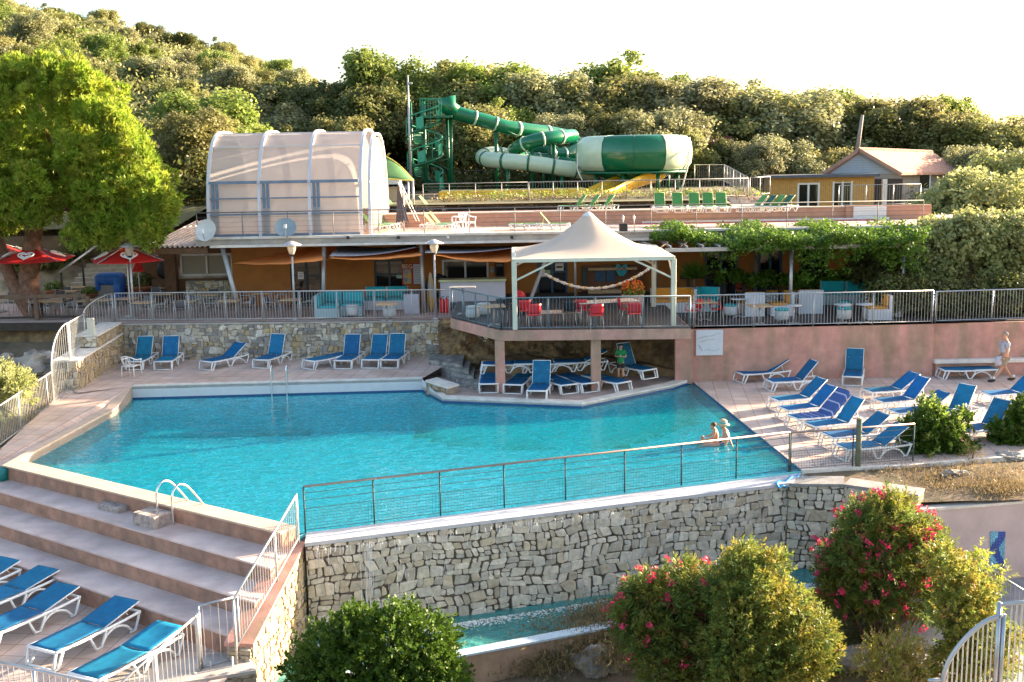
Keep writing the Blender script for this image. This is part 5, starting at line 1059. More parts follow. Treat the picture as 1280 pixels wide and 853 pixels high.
for a in [(150,787,12,'second nearest blue lounger below the steps, in full view'),(76,768,12,'third blue lounger from the front below the steps'),(52,742,8,'fourth blue lounger from the front below the steps, at the left edge'),(4,733,12,'farthest lounger at the left edge below the steps, mostly out of view'),(203,817,8,'nearest blue lounger below the steps, behind the sloping railing')]:
    put(a[0],a[1],-1.34,27,a[2],a[3],G4,TEALS if a[2]==8 else BLUES,anchor=1.72*1.12,sc=1.12)
G5 = 'green loungers on the upper pool deck'
for i, u in enumerate((828,850.5,872,889.5,906)): put(u,266,Z2,0,70,'%s of the five upright green loungers in the row right of the tent top' % ['leftmost','second','middle','fourth','rightmost'][i],G5,GREENS,kind='green_lounger')
for i, u in enumerate((925,936,947,958)): put(u,265.5,Z2,70,45,'%s angled green lounger beside the timber cabin' % ['first','second','third','fourth'][i],G5,DKGREENS if i%2 else GREENS,kind='green_lounger')
for i, u in enumerate((700,717,735)): put(u,264.5,Z2,75,50,'%s pale green lounger just left of the tent top' % ['leftmost','middle','rightmost'][i],G5,GREENS,kind='green_lounger')
for i, u in enumerate((477,512,537,556)): put(u,264,Z2,-78,50,'%s green lounger on the raised deck behind the closed parasol' % ['leftmost','second','third','rightmost'][i],G5,GREENS,kind='green_lounger')
for i, (u,v) in enumerate(((505,285),(497,287),(489,289),(572,286),(566,288))): put(u,v,ZU,-80,50,['back green lounger of three beside the dome','middle green lounger of three beside the dome','front green lounger of three beside the dome','back green lounger of the pair left of the white chair','front green lounger of the pair left of the white chair'][i],G5,GREENS,kind='green_lounger')
put(712,287,ZU,-85,50,'single lounger with white frame and lime back in front of the terracotta wall',G5,GREENS,kind='green_lounger'); 
put(678,287,ZU,-85,0,'flat white lounger end to end with the lime backed one',G5,GREENS,kind='green_lounger')
# ------------------------------------------------------------------ chairs, tables
def make_armchair(m, name='plastic_armchair'):
    t = thing(name, 'chair', 'chair')
    MB().grid(lambda u,v: V(lerp(-.24,.24,u), lerp(-.24,.22,v), .42-.02*math.sin(math.pi*u)), 4, 4).build('seat', m, t, True, solid=.03)
    for x in (-.24,.24):
        for y in (-.22,.22): MB().tube([V(x,y,.42),V(x*1.12,y*1.15,0)], .022, 6).build('leg', m, t, True)
    b = MB(); 
    pts = crm([V(-.29,-.22,.64),V(-.30,.10,.66),V(-.20,.28,.76),V(0,.33,.80),V(.20,.28,.76),V(.30,.10,.66),V(.29,-.22,.64)],4)
    b.tube(pts, .024, 6)
    for p in pts[6:-6:3]: b.tube([p, V(p.x*.8, p.y*.75, .43)], .014, 5)
    b.build('backrest', m, t, True)
    for s in (-1,1): MB().tube([V(s*.29,-.22,.64),V(s*.25,-.22,.42)], .02, 6).build('arm_support', m, t, True)
    return t
pa_ = Pool(lambda: make_armchair(WHITEP)); CG = 'white plastic armchairs'
place(pa_.get(), P(165,471,ZL), R(165), 'round backed pale plastic armchair in front of the first lounger by the stone wall', CG)
place(pa_.get(), P(584,291,ZU), R(40), 'tall white plastic chair on the upper deck near the railing', CG); place(pa_.get(), P(574,290.5,ZU), R(-70), 'second white plastic chair on the upper deck, facing the first', CG)
def make_red_chair(m):
    t = thing('terrace_chair', 'chair', 'chair')
    MB().grid(lambda u,v: V(lerp(-.22,.22,u), lerp(-.22,.22,v), .45-.02*math.sin(math.pi*u)*math.sin(math.pi*v)), 4, 4).build('seat', m, t, True, solid=.02)
    MB().grid(lambda u,v: V(lerp(-.21,.21,u), .21+.10*v+.04*(1-(2*u-1)**2), lerp(.50,.86,v)), 5, 4).build('backrest', m, t, True, solid=.018)
    for s in (-1,1):
        MB().tube([V(s*.2,.18,.45),V(s*.23,.27,0)], .013, 6).build('leg', METALL, t, True); MB().tube([V(s*.2,-.18,.45),V(s*.22,-.24,0)], .013, 6).build('leg', METALL, t, True)
        MB().tube([V(s*.23,.25,.66),V(s*.25,-.12,.66),V(s*.24,-.18,.46)], .016, 6).build('arm', m, t, True)
    return t
RC = Pool(lambda: make_red_chair(REDP)); BC_ = Pool(lambda: make_red_chair(BLACKP)); RG = 'red terrace chairs'
for u, v, rz, lb in [(658,404,170,'red chair behind another red chair beside the left tent post'),(667,409.5,190,'front red chair just right of the left tent post'),(729,403,160,'red chair left of the long pale table under the tent'),(745,410,185,'front red chair at the near side of the long table under the tent'),(793,408,178,'red chair at the right end of the long table under the tent'),(783,402,100,'red chair tucked behind the right hand one under the tent')]:
    place(RC.get(), P(u,v,ZB+.03), R(rz), lb, RG)
for u, v, rz, lb in [(632,402,150,'black chair left of the tent post'),(711,405,185,'black chair in the middle under the tent')]: place(BC_.get(), P(u,v,ZB+.03), R(rz), lb, 'black terrace chairs')
for u, v, rz, lb in [(866,403,-70,'red chair left of the small wood table on the lounge terrace'),(896,401,80,'red chair right of the small wood table on the lounge terrace'),(928,374,20,'red chair behind the pergola post, leftmost at the back'),(941,375,-30,'red chair second from left at the back of the lounge terrace'),(990,374,0,'red chair at the back beside the grey pergola post'),(1032,374,30,'red chair at the back under the hanging vine'),(1050,373,-60,'left one of the sunlit red chairs at the back of the terrace'),(1062,374,70,'right one of the sunlit red chairs at the back of the terrace'),(1174,371,10,'single red chair glimpsed under the large tree')]:
    place(RC.get(), P(u,v,ZR+.01), R(rz), lb, RG)
place(RC.get(), P(221,373,ZT+.01), R(170), 'red chair in the shade in front of the low stone bar wall', RG)
place(RC.get(), P(101,375,ZT+.01), R(170), 'reddish chair in the shade among the left cafe tables', RG)
def make_table(w, d, h, top, legm, ped=False, rnd_=False):
    t = thing('cafe_table', 'table', 'table')
    if rnd_: MB().lathe([(0,h-.03),(w/2,h-.03),(w/2,h),(0,h)], n=24).build('table_top', top, t, True)
    else: MB().box((0,0,h-.02),(w,d,.04),bev=.008).build('table_top', top, t)
    if ped:
        MB().tube([V(0,0,.02),V(0,0,h-.04)], .035, 8).build('pedestal', legm, t, True); m = MB()
        for k in range(4): a = math.pi/4+k*math.pi/2; m.tube([V(0,0,.05),V(.32*math.cos(a),.32*math.sin(a),.02)], .022, 6)
        m.build('foot', legm, t, True)
    else:
        for x in (-1,1):
            for y in (-1,1): MB().tube([V(x*(w/2-.06),y*(d/2-.06),h-.04),V(x*(w/2-.04),y*(d/2-.04),0)], .018, 6).build('leg', legm, t, True)
    return t
def make_cafe_chair():
    t = thing('cafe_chair', 'chair', 'chair')
    MB().box((0,0,.44),(.42,.42,.025),bev=.006).build('seat', mat('grey_slats',(.10,.095,.10),.6,var=.1), t)
    MB().grid(lambda u,v: V(lerp(-.2,.2,u), .2+.07*v, lerp(.54,.84,v)), 3, 3).build('backrest', MATS['grey_slats'], t, True, solid=.015)
    for s in (-1,1):
        MB().tube([V(s*.21,.27,.86),V(s*.21,.20,.44),V(s*.22,.24,0)], .016, 6).build('leg', METALL, t, True)
        MB().tube([V(s*.21,.23,.66),V(s*.22,-.18,.64),V(s*.22,-.22,0)], .016, 6).build('leg', METALL, t, True)
    MB().tube([V(-.21,-.2,.43),V(.21,-.2,.43)], .013, 6).build('front_rail', METALL, t, True)
    return t
TB = Pool(lambda: make_table(.82,.72,.74,WOOD,METALL)); TC_ = Pool(lambda: make_cafe_chair())
tabs = [(177,378,'beside the left lamp post',(0,-90)),(228,378,'left of the leaning white post',(0,180)),(284,377,'right of the leaning white post',(90,-90)),(361,375.5,'beside the second lamp post',(90,-90)),
        (50,353,'under the left red parasol',(0,180)),(93,352,'at the foot of the outdoor stairs',(0,)),(93,359,'in front of the stairs, second row',(0,180,90)),(84,364,'in the middle of the shaded cafe seating',(180,)),(75,373.5,'in the sun strip behind the wooden rail',(0,90)),(131,354,'beside the blue covered cooker',(180,)),(154,358,'under the right red parasol',(180,0)),(158,373,'behind the left lamp post',(0,)),(203,359,'in the shade before the terracotta tub',(0,180)),(50,376,'in the sun right of the pine trunk',(0,)),(107,376,'beside the curved end of the railing',(90,)),
        (20,391,'behind the timber rail at the left edge',(90,-90)),(72,394,'right behind the wooden rail post',(90,0)),(205,367,'in the terrace middle behind the railing',(90,)),(262,368,'in the shade near the leaning white post',(90,0)),(330,366,'in front of the dark double doors',(90,-90)),(4,372,'left of the pine trunk',(0,))]
words = {0:'far side',180:'near side',90:'left side',-90:'right side'}
for u, v, where, chs in tabs:
    p = P(u,v,ZT+.74); p.z = ZT+.006; p.y = max(p.y, wallA.y+(1.75 if u < 125 else .75)); place(TB.get(), p, R(random.uniform(-4,4)), 'pale wood topped cafe table '+where, 'wood topped cafe tables')
    for a in chs:
        d = {0:V(0,.62,0),180:V(0,-.60,0),90:V(-.72,0,0),-90:V(.72,0,0)}[a]; q = p+d
        q.y = max(q.y, wallA.y+(1.35 if u < 125 else .35)); place(TC_.get(), q, R({0:0,180:180,90:90,-90:-90}[a]+random.uniform(-14,14)), 'cafe chair on %s of the table %s' % (words[a], where), 'metal cafe chairs')
# stools, small tables, box
ST_ = Pool(lambda: (lambda t: (MB().lathe([(.24,.08),(.26,.12),(.26,.40),(.22,.42)], n=20).build('drum', mat('stool_grey',(.55,.55,.54),.6,var=.05), t, True), MB().lathe([(0,.43),(.25,.425),(.26,.47),(.22,.49),(0,.495)], n=20).build('seat_pad', mat('stool_pad',(.58,.60,.58),.7), t, True), [MB().tube([V(.2*math.cos(a),.2*math.sin(a),.1),V(.22*math.cos(a),.22*math.sin(a),0)],.02,5).build('leg',METALL,t,True) for a in (.8,2.4,3.9,5.5)], t)[-1])(thing('drum_stool','stool','stool')))
STT = Pool(lambda: (lambda t: (MB().lathe([(.24,.08),(.26,.12),(.26,.40),(.22,.42)], n=20).build('drum', MATS['stool_grey'], t, True), MB().lathe([(0,.43),(.25,.425),(.26,.47),(.22,.49),(0,.495)], n=20).build('seat_pad', TURQ, t, True), [MB().tube([V(.2*math.cos(a),.2*math.sin(a),.1),V(.22*math.cos(a),.22*math.sin(a),0)],.02,5).build('leg',METALL,t,True) for a in (.8,2.4,3.9,5.5)], t)[-1])(thing('drum_stool','stool','stool')))
for u,v,z,lb in [(440,396,ZT,'white drum stool right of the turquoise corner sofa'),(487,397.5,ZT,'white drum stool in front of the turquoise bench'),(591,399,ZB,'nearest white drum stool at the corner of the platform'),(605,395,ZB,'second white drum stool near the bar counter')]: place(ST_.get(), P(u,v,z+.02), 0, lb, 'white drum stools')
for u,v,lb in [(977,402,'drum stool with turquoise pad beside the wood table'),(1055,401,'drum stool with turquoise pad left of the orange corner sofa'),(913,396,'drum stool with turquoise pad near the turquoise chair'),(1056,392,'drum stool with turquoise pad behind the round table')]: pp_ = P(u,v,ZR+.02); pp_.y = max(pp_.y, PWT0.y+.45); place(STT.get(), pp_, 0, lb, 'turquoise drum stools')
PT = Pool(lambda: make_table(.8,.8,.72,WOOD,METALL,True)); PTW = Pool(lambda: make_table(.62,.62,.72,mat('grey_top',(.5,.5,.52),.4),METALL,True,True))
for u,v,z,lb in [(483,380.5,ZT,'low wood table before the turquoise bench'),(880,378,ZR,'small wood table between two red chairs'),(958,387.5,ZR,'small wood table in front of the white backed sofa'),(617,383,ZB,'low pedestal table near the bar counter')]:
    p = P(u,v,z+.72); p.z = z+.03; p.y = max(p.y, (PWT0.y if u > 700 else BD.y-2)+.55); place(PT.get(), p, .1, lb, 'square pedestal tables')
for u,v,z,lb in [(1001,386.5,ZR,'small white round table before the white sofa back'),(1056,382,ZR,'round grey table left of the orange corner sofa'),(923,374,ZR,'round grey table behind the turquoise stool'),(1082,381,ZR,'small round table touching the orange corner sofa')]:
    p = P(u,v,z+.72); p.z = z+.02; p.y = max(p.y, PWT0.y+.5); place(PTW.get(), p, 0, lb, 'round pedestal tables')
ht = make_table(1.0,.5,1.08,mat('pale_top',(.62,.52,.42),.5),METALL,True); place(ht, P(579,393.5,ZB+.02), 0, 'tall narrow bar table in front of the white counter'); ht['category']='table'; ht.name='bar_table'
lt_ = make_table(2.2,.75,.74,mat('long_top',(.60,.55,.50),.5),METALL); pp = P(758,377,ZB+.74); pp.z = ZB+.03; place(lt_, pp, .25, 'long pale table under the tent in front of the wooden hut'); lt_.name='long_table'
lt_ = make_table(1.5,.7,.40,mat('low_top',(.66,.50,.38),.5),METALL); place(lt_, P(700,403,ZB+.03), .05, 'low sunlit table between the black and red chairs under the tent'); lt_.name='low_table'
wb = thing('grey_cabinet', 'pale grey cabinet right of the turquoise bench', 'cabinet', P(515,392,ZT)); MB().box((0,0,.42),(.62,.45,.84),bev=.02).build('body', mat('cab_grey',(.45,.44,.5),.5), wb); MB().box((0,0,.86),(.66,.5,.05)).build('top', METALB, wb)
for du, lb in ((0,'left red fire extinguisher beside the bar counter'),(6,'right red fire extinguisher beside the bar counter')):
    e_ = thing('fire_extinguisher', lb, 'fire extinguisher', P(553+du,391,ZT), group='fire extinguishers'); MB().lathe([(.09,0),(.10,.03),(.10,.50),(.06,.58),(.03,.60)], n=14).build('cylinder', REDP, e_, True); MB().tube([V(-.03,0,.6),V(0,0,.66),V(.09,0,.65)], .018, 6).build('valve', BLACKP, e_, True)
sf = thing('surfboard', 'narrow yellow and grey paddle board leaning by the bar', 'surfboard', P(539,391,ZT)); MB().ball((0,.15,.85),(.13,.05,.82),14,12).build('board', mat('board_yellow',(.5,.28,.03),.5,stain=((.3,.3,.32),1.5)), sf, True)
rb = thing('rubber_ring', 'black rubber ring hanging behind the lamp post', 'ring', PY(546,357,YW-.15)); MB().tube([V(.42*math.cos(2*math.pi*k/24),0,.42*math.sin(2*math.pi*k/24)) for k in range(24)], .11, 8, closed=True).build('tyre', BLACKP, rb, True)
db = thing('red_bin', 'red topped dark bin beside the left tent post', 'bin', P(649,395,ZB)); MB().lathe([(.2,0),(.24,.7)], n=16).build('body', BLACKP, db, True); MB().lathe([(.26,.7),(.24,.84),(.1,.95),(0,.97)], n=16).build('lid', REDP, db, True)
# sofas
def sofa(name, label, p, rz, segs, base, cush, h=.42, bh=.92, group=None):
    """segs: list of (x,y,w,d,back side) modules, base of white planks"""
    t = thing(name, label, 'sofa', p, rz, group)
    for (x,y,w_,d_,bs) in segs:
        MB().box((x,y,h/2+.02),(w_,d_,h-.02)).build('base', base, t); MB().box((x,y,h+.055),(w_-.06,d_-.06,.09),bev=.025).build('seat_cushion', cush, t)
        for b in bs:
            th = .12
            if b in 'NS': s = 1 if b == 'N' else -1; MB().box((x,y+s*(d_/2+th/2+.003),bh/2+.02),(w_,th,bh)).build('back_panel', base, t); MB().box((x,y+s*(d_/2-.06),h+.32),(w_-.08,.11,.42),bev=.03).build('back_cushion', cush, t)
            else: s = 1 if b == 'E' else -1; MB().box((x+s*(w_/2+th/2+.003),y,bh/2+.02),(th,d_,bh)).build('back_panel', base, t); MB().box((x+s*(w_/2-.06),y,h+.32),(.11,d_-.08,.42),bev=.03).build('back_cushion', cush, t)
    return t
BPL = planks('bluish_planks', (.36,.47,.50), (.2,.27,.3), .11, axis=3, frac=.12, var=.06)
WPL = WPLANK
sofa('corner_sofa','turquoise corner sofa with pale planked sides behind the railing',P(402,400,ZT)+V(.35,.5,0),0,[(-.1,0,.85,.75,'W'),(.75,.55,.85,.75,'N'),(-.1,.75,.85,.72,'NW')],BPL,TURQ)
sofa('bench_sofa','long bench with turquoise padded back facing the pool',P(480,391,ZT)+V(0,.9,0),0,[(-.45,0,.9,.7,'N'),(.46,0,.9,.7,'N')],WPL,TURQ)
sofa('orange_sofa','orange cushioned sofa with white planks, farthest left on the lounge terrace',P(841,392,ZR)+V(0,.3,0),0,[(-.4,0,.8,.7,'N'),(.42,0,.8,.7,'NE')],WPL,MUSTARD)
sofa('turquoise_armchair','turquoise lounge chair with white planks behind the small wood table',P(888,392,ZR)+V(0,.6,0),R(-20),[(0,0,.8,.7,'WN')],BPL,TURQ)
sofa('white_back_sofa','orange sofa turned away showing its white planked back, left one of two',P(949,396,ZR)+V(.3,.2,0),R(90),[(0,-.5,.8,.75,'S'),(0.2,.5,.8,.75,'W')],WPL,MUSTARD)
sofa('white_back_sofa','white planked sofa back facing the pool right of the grey pergola post',P(1013,393,ZR)+V(0,.35,0),0,[(0,.1,.95,.72,'S')],WPL,MUSTARD)
sofa('rear_orange_sofa','orange sofa behind the white backed ones',P(988,378,ZR)+V(0,.3,0),0,[(-.5,0,1.1,.7,'N'),(.62,0,1.1,.7,'N')],WPL,MUSTARD)
sofa('orange_corner_sofa','orange corner sofa with white planks near the end of the railing',P(1095,401.5,ZR)+V(.25,.55,0),0,[(-.15,-.2,.75,.7,'E'),(.35,.62,1.0,.7,'NE')],WPL,MUSTARD)
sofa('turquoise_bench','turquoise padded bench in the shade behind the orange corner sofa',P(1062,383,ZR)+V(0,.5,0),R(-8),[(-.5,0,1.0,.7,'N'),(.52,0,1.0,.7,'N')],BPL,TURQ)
# ------------------------------------------------------------------ lamps
def make_lamp():
    t = thing('street_lamp','lamp','lamp post'); MB().tube([V(0,0,0),V(0,0,2.62)], [.05,.038], 10).build('pole', METALL, t, True); MB().lathe([(.13,0),(.12,.04),(.05,.07)], n=14).build('base', METALL, t, True)
    MB().lathe([(.07,2.6),(.10,2.64),(.16,2.80),(.17,2.92),(.13,2.98)], n=14).build('lantern_glass', mat('lantern',(.75,.66,.52),.2,transl=.4), t, True); MB().lathe([(.09,2.56),(.10,2.62),(.04,2.62)], n=14).build('collar', BLACKP, t, True); MB().lathe([(.40,2.98),(.38,3.0),(.16,3.1),(.05,3.14),(0,3.14)], n=20).build('hood', mat('lamp_hood',(.55,.53,.52),.4,metal=.3), t, True); return t
LM = Pool(make_lamp)
for u,v,lb in [(168,400.5,'lamp post standing in front of the right red parasol'),(369,400,'lamp post left of the first white canopy post'),(545,399,'lamp post between the canopy and the bar counter')]:
    p = P(u,v,ZT); p.y = wallA.y+.25 if False else p.y; place(LM.get(), p, 0, lb, 'lamp posts along the terrace railing')
# ------------------------------------------------------------------ parasols
def parasol(label, u, v, y, half, drop, h, rz, logo=True, closed=False):
    apex = PY(u,v,y); t = thing('red_parasol', label, 'parasol', (apex.x,y,ZT), rz, 'red cafe parasols'); hz = apex.z-ZT
    MB().tube([V(0,0,0),V(0,0,hz)], .028, 8).build('pole', WHITE, t, True)
    c = [V(-half,-half,hz-drop),V(half,-half,hz-drop),V(half,half,hz-drop),V(-half,half,hz-drop)]; ap = V(0,0,hz)
    for k in range(4):
        a, b = c[k], c[(k+1)%4]; m = MB().grid(lambda uu,vv: lerp(lerp(a,b,uu),ap,vv)+V(0,0,-.10*math.sin(math.pi*vv)-.06*math.sin(math.pi*uu)*(1-vv)), 8, 8); m.build('canopy_panel', REDC, t, True, solid=.008)
        MB().tube([ap-V(0,0,.05), lerp(a,ap,0.0)], .012, 5).build('rib', METALL, t, True)
        nrm = ((b-a).cross(ap-a)).normalized(); mid = lerp((a+b)/2, ap, .30)+nrm*.07; ux = (b-a).normalized(); uy = nrm.cross(ux)
        if logo:
            m = MB()
            def heart(s): return [ux*(s*.055*16*math.sin(q)**3/5)+uy*(s*.055*(13*math.cos(q)-5*math.cos(2*q)-2*math.cos(3*q)-math.cos(4*q))/5) for q in [2*math.pi*i/30 for i in range(30)]]
            for s in (1.75,1.05): m.tube([mid-uy*.02+q for q in heart(s)], .035, 5, closed=True)
            m.build('heart_emblem', WHITEC, t, True)
    MB().ball((0,0,hz+.02),.05).build('finial', WHITE, t, True); MB().lathe([(.28,0),(.28,.07),(.06,.1)], n=16).build('base', CONC, t, True); return t
parasol('red square parasol with a white heart emblem in front of the stairs', 157, 306, 45.2, 1.28, .62, 2.6, .45)
parasol('red square parasol half behind the pine trunk with a white heart emblem', 40, 306, 46.2, 1.35, .62, 2.6, .12)
parasol('red and white parasol left of the pine trunk', -8, 300, 47.5, 1.4, .7, 2.6, .3)
cp_ = thing('closed_red_parasol','small folded red parasol behind the open one','parasol', (X(173,48.5,340),48.5,ZT)); a = PY(173,322,48.5); MB().tube([V(0,0,0),V(0,0,a.z-ZT)], .025, 6).build('pole', METALL, cp_, True)
m=MB(); zz=a.z-ZT; vs3=[V((.27 if k%2 else .17)*math.cos(math.pi*2*k/16),(.27 if k%2 else .17)*math.sin(math.pi*2*k/16),zz-.62) for k in range(16)]; m.add(vs3+[V(0,0,zz)],[(i,(i+1)%16,16) for i in range(16)]); m.build('folded_canopy', REDC, cp_)
# ------------------------------------------------------------------ tent
tn = thing('cream_tent','cream stretched fabric tent with a tall point on four cream posts','tent', P(733,405,ZB)); A1 = P(644,412.5,ZB); A2 = P(843,410.5,ZB); dpt = 5.2
yf, yb = A1.y, A1.y+dpt; zt2 = PY(644,327,yf).z
cs = [V(A1.x,yf,0),V(A2.x,yf,0),V(A2.x,yb,0),V(A1.x,yb,0)]
for c in cs: MB().box((c.x,c.y,(ZB+zt2)/2),(.17,.17,zt2-ZB),bev=.015).build('post', CREAMP, tn, world=True)
for i in range(4):
    a,b = cs[i],cs[(i+1)%4]; MB().bar(V(a.x,a.y,zt2+.02),V(b.x,b.y,zt2+.02),.12,.12).build('beam', CREAMP, tn, world=True)
    d=(b-a).normalized()
    for p,q in ((a,d),(b,-d)): MB().bar(V(p.x,p.y,zt2-.65)+q*.06, V(p.x,p.y,zt2-.03)+q*1.35, .06,.06).build('brace', CREAMP, tn, world=True)
apx = PY(733,268,(yf+yb)/2); ctr = V((cs[0].x+cs[1].x)/2,(yf+yb)/2,0); hx = (cs[1].x-cs[0].x)/2+.06; hy = dpt/2+.06
def tent(u, v):
    a = 2*math.pi*u; c_, s_ = math.cos(a), math.sin(a); k = 1/max(abs(c_),abs(s_)); sq = lerp(k, 1.0, v**.6*.9) ; r = 1-v
    ex_ = lerp(1, .075, v); z = zt2+.07+(apx.z-.12-zt2)*(.36*v+.64*v**2.3); edge = min(1,abs(abs(c_)-abs(s_))*2.2); z += .0
    inw = 1-.05*(1-v)*edge
    return V(ctr.x+hx*c_*sq*ex_*inw, ctr.y+hy*s_*sq*ex_*inw, z)
MB().grid(tent, 96, 24).build('canopy', CREAM, tn, True, True)
MB().lathe([(.24,-.16),(.22,-.06),(.17,0),(.06,.08),(0,.09)], (ctr.x,ctr.y,apx.z), 16).build('peak_cap', WHITE, tn, True, True)
gl_ = thing('garland','string of white and orange balls hung in a curve under the tent','garland', PY(682,343,42)); m=MB(); m2=MB()
gp = [lerp(PY(682,343,41.5),PY(810,337,41.5),k/44)+V(0,0,-1.02*(1-(2*k/44-1)**2)*.62) for k in range(45)]
MB().tube(gp,.008,4).build('string', WHITE, gl_, True, True)
for k,p in enumerate(gp): MB().ball(p, .05+.02*((k*7)%3)/2, 8, 5).build('ball', mat('ball_orange',(.7,.42,.15),.5) if k%7==3 else WHITE, gl_, True, True)
ptg = thing('flower_planter','grey tub of orange and red flowers under the tent','planter', P(791,392,ZB+.03)); MB().lathe([(.34,0),(.42,.72),(.38,.74),(.34,.6)], n=18).build('tub', mat('tub_grey',(.40,.27,.22),.7), ptg, True)
# ------------------------------------------------------------------ pergola frame
pg = thing('pergola','grey metal pergola frame carrying the climbing vine','pergola', P(991,398,ZR)); PYf, PYb = 41.2, 47.0; zpg = PY(925,312,PYf).z
for (u,v,y) in ((991,250,PYf+.6),(1131,300,43.4),(946,262,45.6),(820,300,46.0),(1129,300,46.4)):
    p = PY(u,v,y); MB().tube([V(p.x,y,ZR),V(p.x,y,zpg)], .075, 10).build('post', METAL if u!=946 else MATS['grey_slats'], pg, True, True)
px0, px1 = PY(826,310,PYf).x, PY(1150,310,PYf).x
MB().bar(V(px0+.2,PYf+.2,zpg),V(px1,PYf+.6,zpg),.12,.14).build('front_beam', METALL, pg, world=True); MB().bar(V(px0-.1,PYb,zpg),V(px1,PYb,zpg),.12,.14).build('rear_beam', METALL, pg, world=True); MB().bar(V(px0,PYf,zpg+.02),V(px0-.5,PYb,zpg+.02),.14,.16).build('side_beam', METALL, pg, world=True)
m=MB()
for k in range(16): x = lerp(px0+.4,px1-.2,k/15); m.bar(V(x,PYf+.1,zpg+.12),V(x,PYb+.1,zpg+.12),.06,.08)
m.build('rafters', METAL, pg, world=True)
# ------------------------------------------------------------------ railings
TRL = mat('terrace_rail',(.44,.45,.47),.4,metal=.55,var=.15); TRB = mat('platform_rail',(.16,.22,.25),.45,metal=.4,var=.1)
tA, tB = P(144.5,403,ZT), P(562.5,399.2,ZT)
railing('terrace_railing','long barred metal railing on top of the left stone wall', [tA+V(0,.1,0), tB+V(0,.1,0)], 1.16, 1.55, .115, mat('sunlit_rail',(.48,.46,.45),.4,metal=.3,var=.15))  # paler copy of the rail metal, sunlight on the bars put into its colour
railing('platform_railing','short angled railing run at the left side of the tent platform', [BC+V(.08,.06,0), BD+V(.06,.08,0)], 1.12, .95, .115, TRB)
railing('platform_railing','front railing of the tent platform in front of the red chairs', [BD+V(.06,.08,0), BE+V(-.03,.08,0)], 1.12, 1.75, .115, TRB)
railing('lounge_railing','barred railing in front of the orange and turquoise sofas', [V(PWT0.x+.1,PWT0.y+.1,ZR), V(PWT1.x-.05,PWT1.y+.1,ZR)], 1.20, 1.95, .115, TRL)
railing('lounge_railing','barred railing in front of the hedge at the right end of the pink wall', [V(PWT1.x+.1,PWT1.y+.22,ZR), V(24,PWT1.y+1.0,ZR)], 1.15, 2.2, .115, TRL)
# pool front railing
def front_rail(label, a, b, h, n, post_m=METALB):
    t = thing('pool_railing', label, 'railing', a); MB().tube([a+V(0,0,h),b+V(0,0,h)], .026, 8).build('hand_rail', RUST, t, True, True); m=MB()
    for f in (.86,.70,.52,.06): m.tube([a+V(0,0,h*f),b+V(0,0,h*f)], .008, 5)
    m.build('cables', METALB, t, world=True); m=MB(); L=(b-a).length; k_=int(L/.075)
    for k in range(k_+1): p=lerp(a,b,k/k_); m.tube([p+V(0,0,h*.06),p+V(0,0,h*.52)], .0036, 3, cap=False)
    for k in range(1,7): z=h*(.06+.46*k/7); m.tube([a+V(0,0,z),b+V(0,0,z)], .0036, 3, cap=False)
    m.build('wire_mesh', METALB, t, world=True)
    for k in range(n+1): p=lerp(a,b,k/n); MB().tube([p,p+V(0,0,h)], .019, 8).build('post', post_m, t, True, True)
    return t
fr1 = front_rail('long wire mesh railing along the overflowing edge of the pool', P(382,666,0), P(986,590,0), 1.06, 8)
front_rail('wire mesh railing at the edge of the right hand deck', P(988,589.5,.05), P(1141,577,.05), 1.02, 2)
wp_ = thing('wooden_post','weathered green-grey round post in front of the deck fence','post', P(1072,590,-.1)); MB().tube([V(0,0,-.1),V(0,0,1.42)], .075, 10).build('trunk_post', mat('old_green_wood',(.12,.14,.09),.9,var=.3), wp_, True); MB().lathe([(.08,1.42),(.08,1.44),(0,1.45)], n=10).build('top_face', WOOD, wp_, True)
# railings at the broad steps
q0, q1, q2 = P(381,668,0), P(345,735,-.42), P(298,826,-1.3)
sr0 = lerp(S0,S1,0.0); sA = V(S0.x-.10,S0.y-.1,-.03); sB = V(S1.x-.16,S1.y+.05,zt1+.0)
railing('side_railing','pale barred railing running down beside the broad steps on the pink coping', [sA+V(0,0,.02), lerp(sA,sB,.42)+V(0,0,.02), sB+V(-.1,-.18,-.12)], 1.05, 30, .12, METALL, posts=[(sA,1.1),(lerp(sA,sB,.42),1.07),(sB+V(-.1,-.18,-.4),1.3)])
gA_, gB_ = P(253,839,-1.34), P(301,826,-1.34)
railing('small_gate','small grey metal gate at the foot of the broad steps', [gA_, gB_], 1.30, 9, .16, METAL, cat='gate')
gC = P(253,840,-1.34)+V(-.03,-.03,0); gD = gC+V(-.95,-2.1,-.5)
railing('lower_railing','pale sloping railing in front of the nearest lounger', [gC, gD], 1.14, 30, .12, METALL, posts=[(gC,1.18),(lerp(gC,gD,.5),1.14),(gD,1.14)])
e0 = PY(-30,822,16.2); e1 = PY(118,853,15.2)
railing('corner_railing','dark topped railing crossing the bottom left corner of the picture', [V(e0.x,e0.y,e0.z-1.05), V(e1.x,e1.y,e1.z-1.05)], 1.05, 1.2, .12, METAL)
for i,(u,v0,v1) in enumerate(((263,827,870),(290,821,870))): 
    p = PY(u,v0,19.6); st2 = thing('metal_stake', '%s thin metal stake standing on the gate footing' % ('left','right')[i], 'stake', (p.x,p.y,p.z-.9)); MB().tube([V(0,0,0),V(0,0,.9)], .022, 6).build('rod', METALL, st2, True)
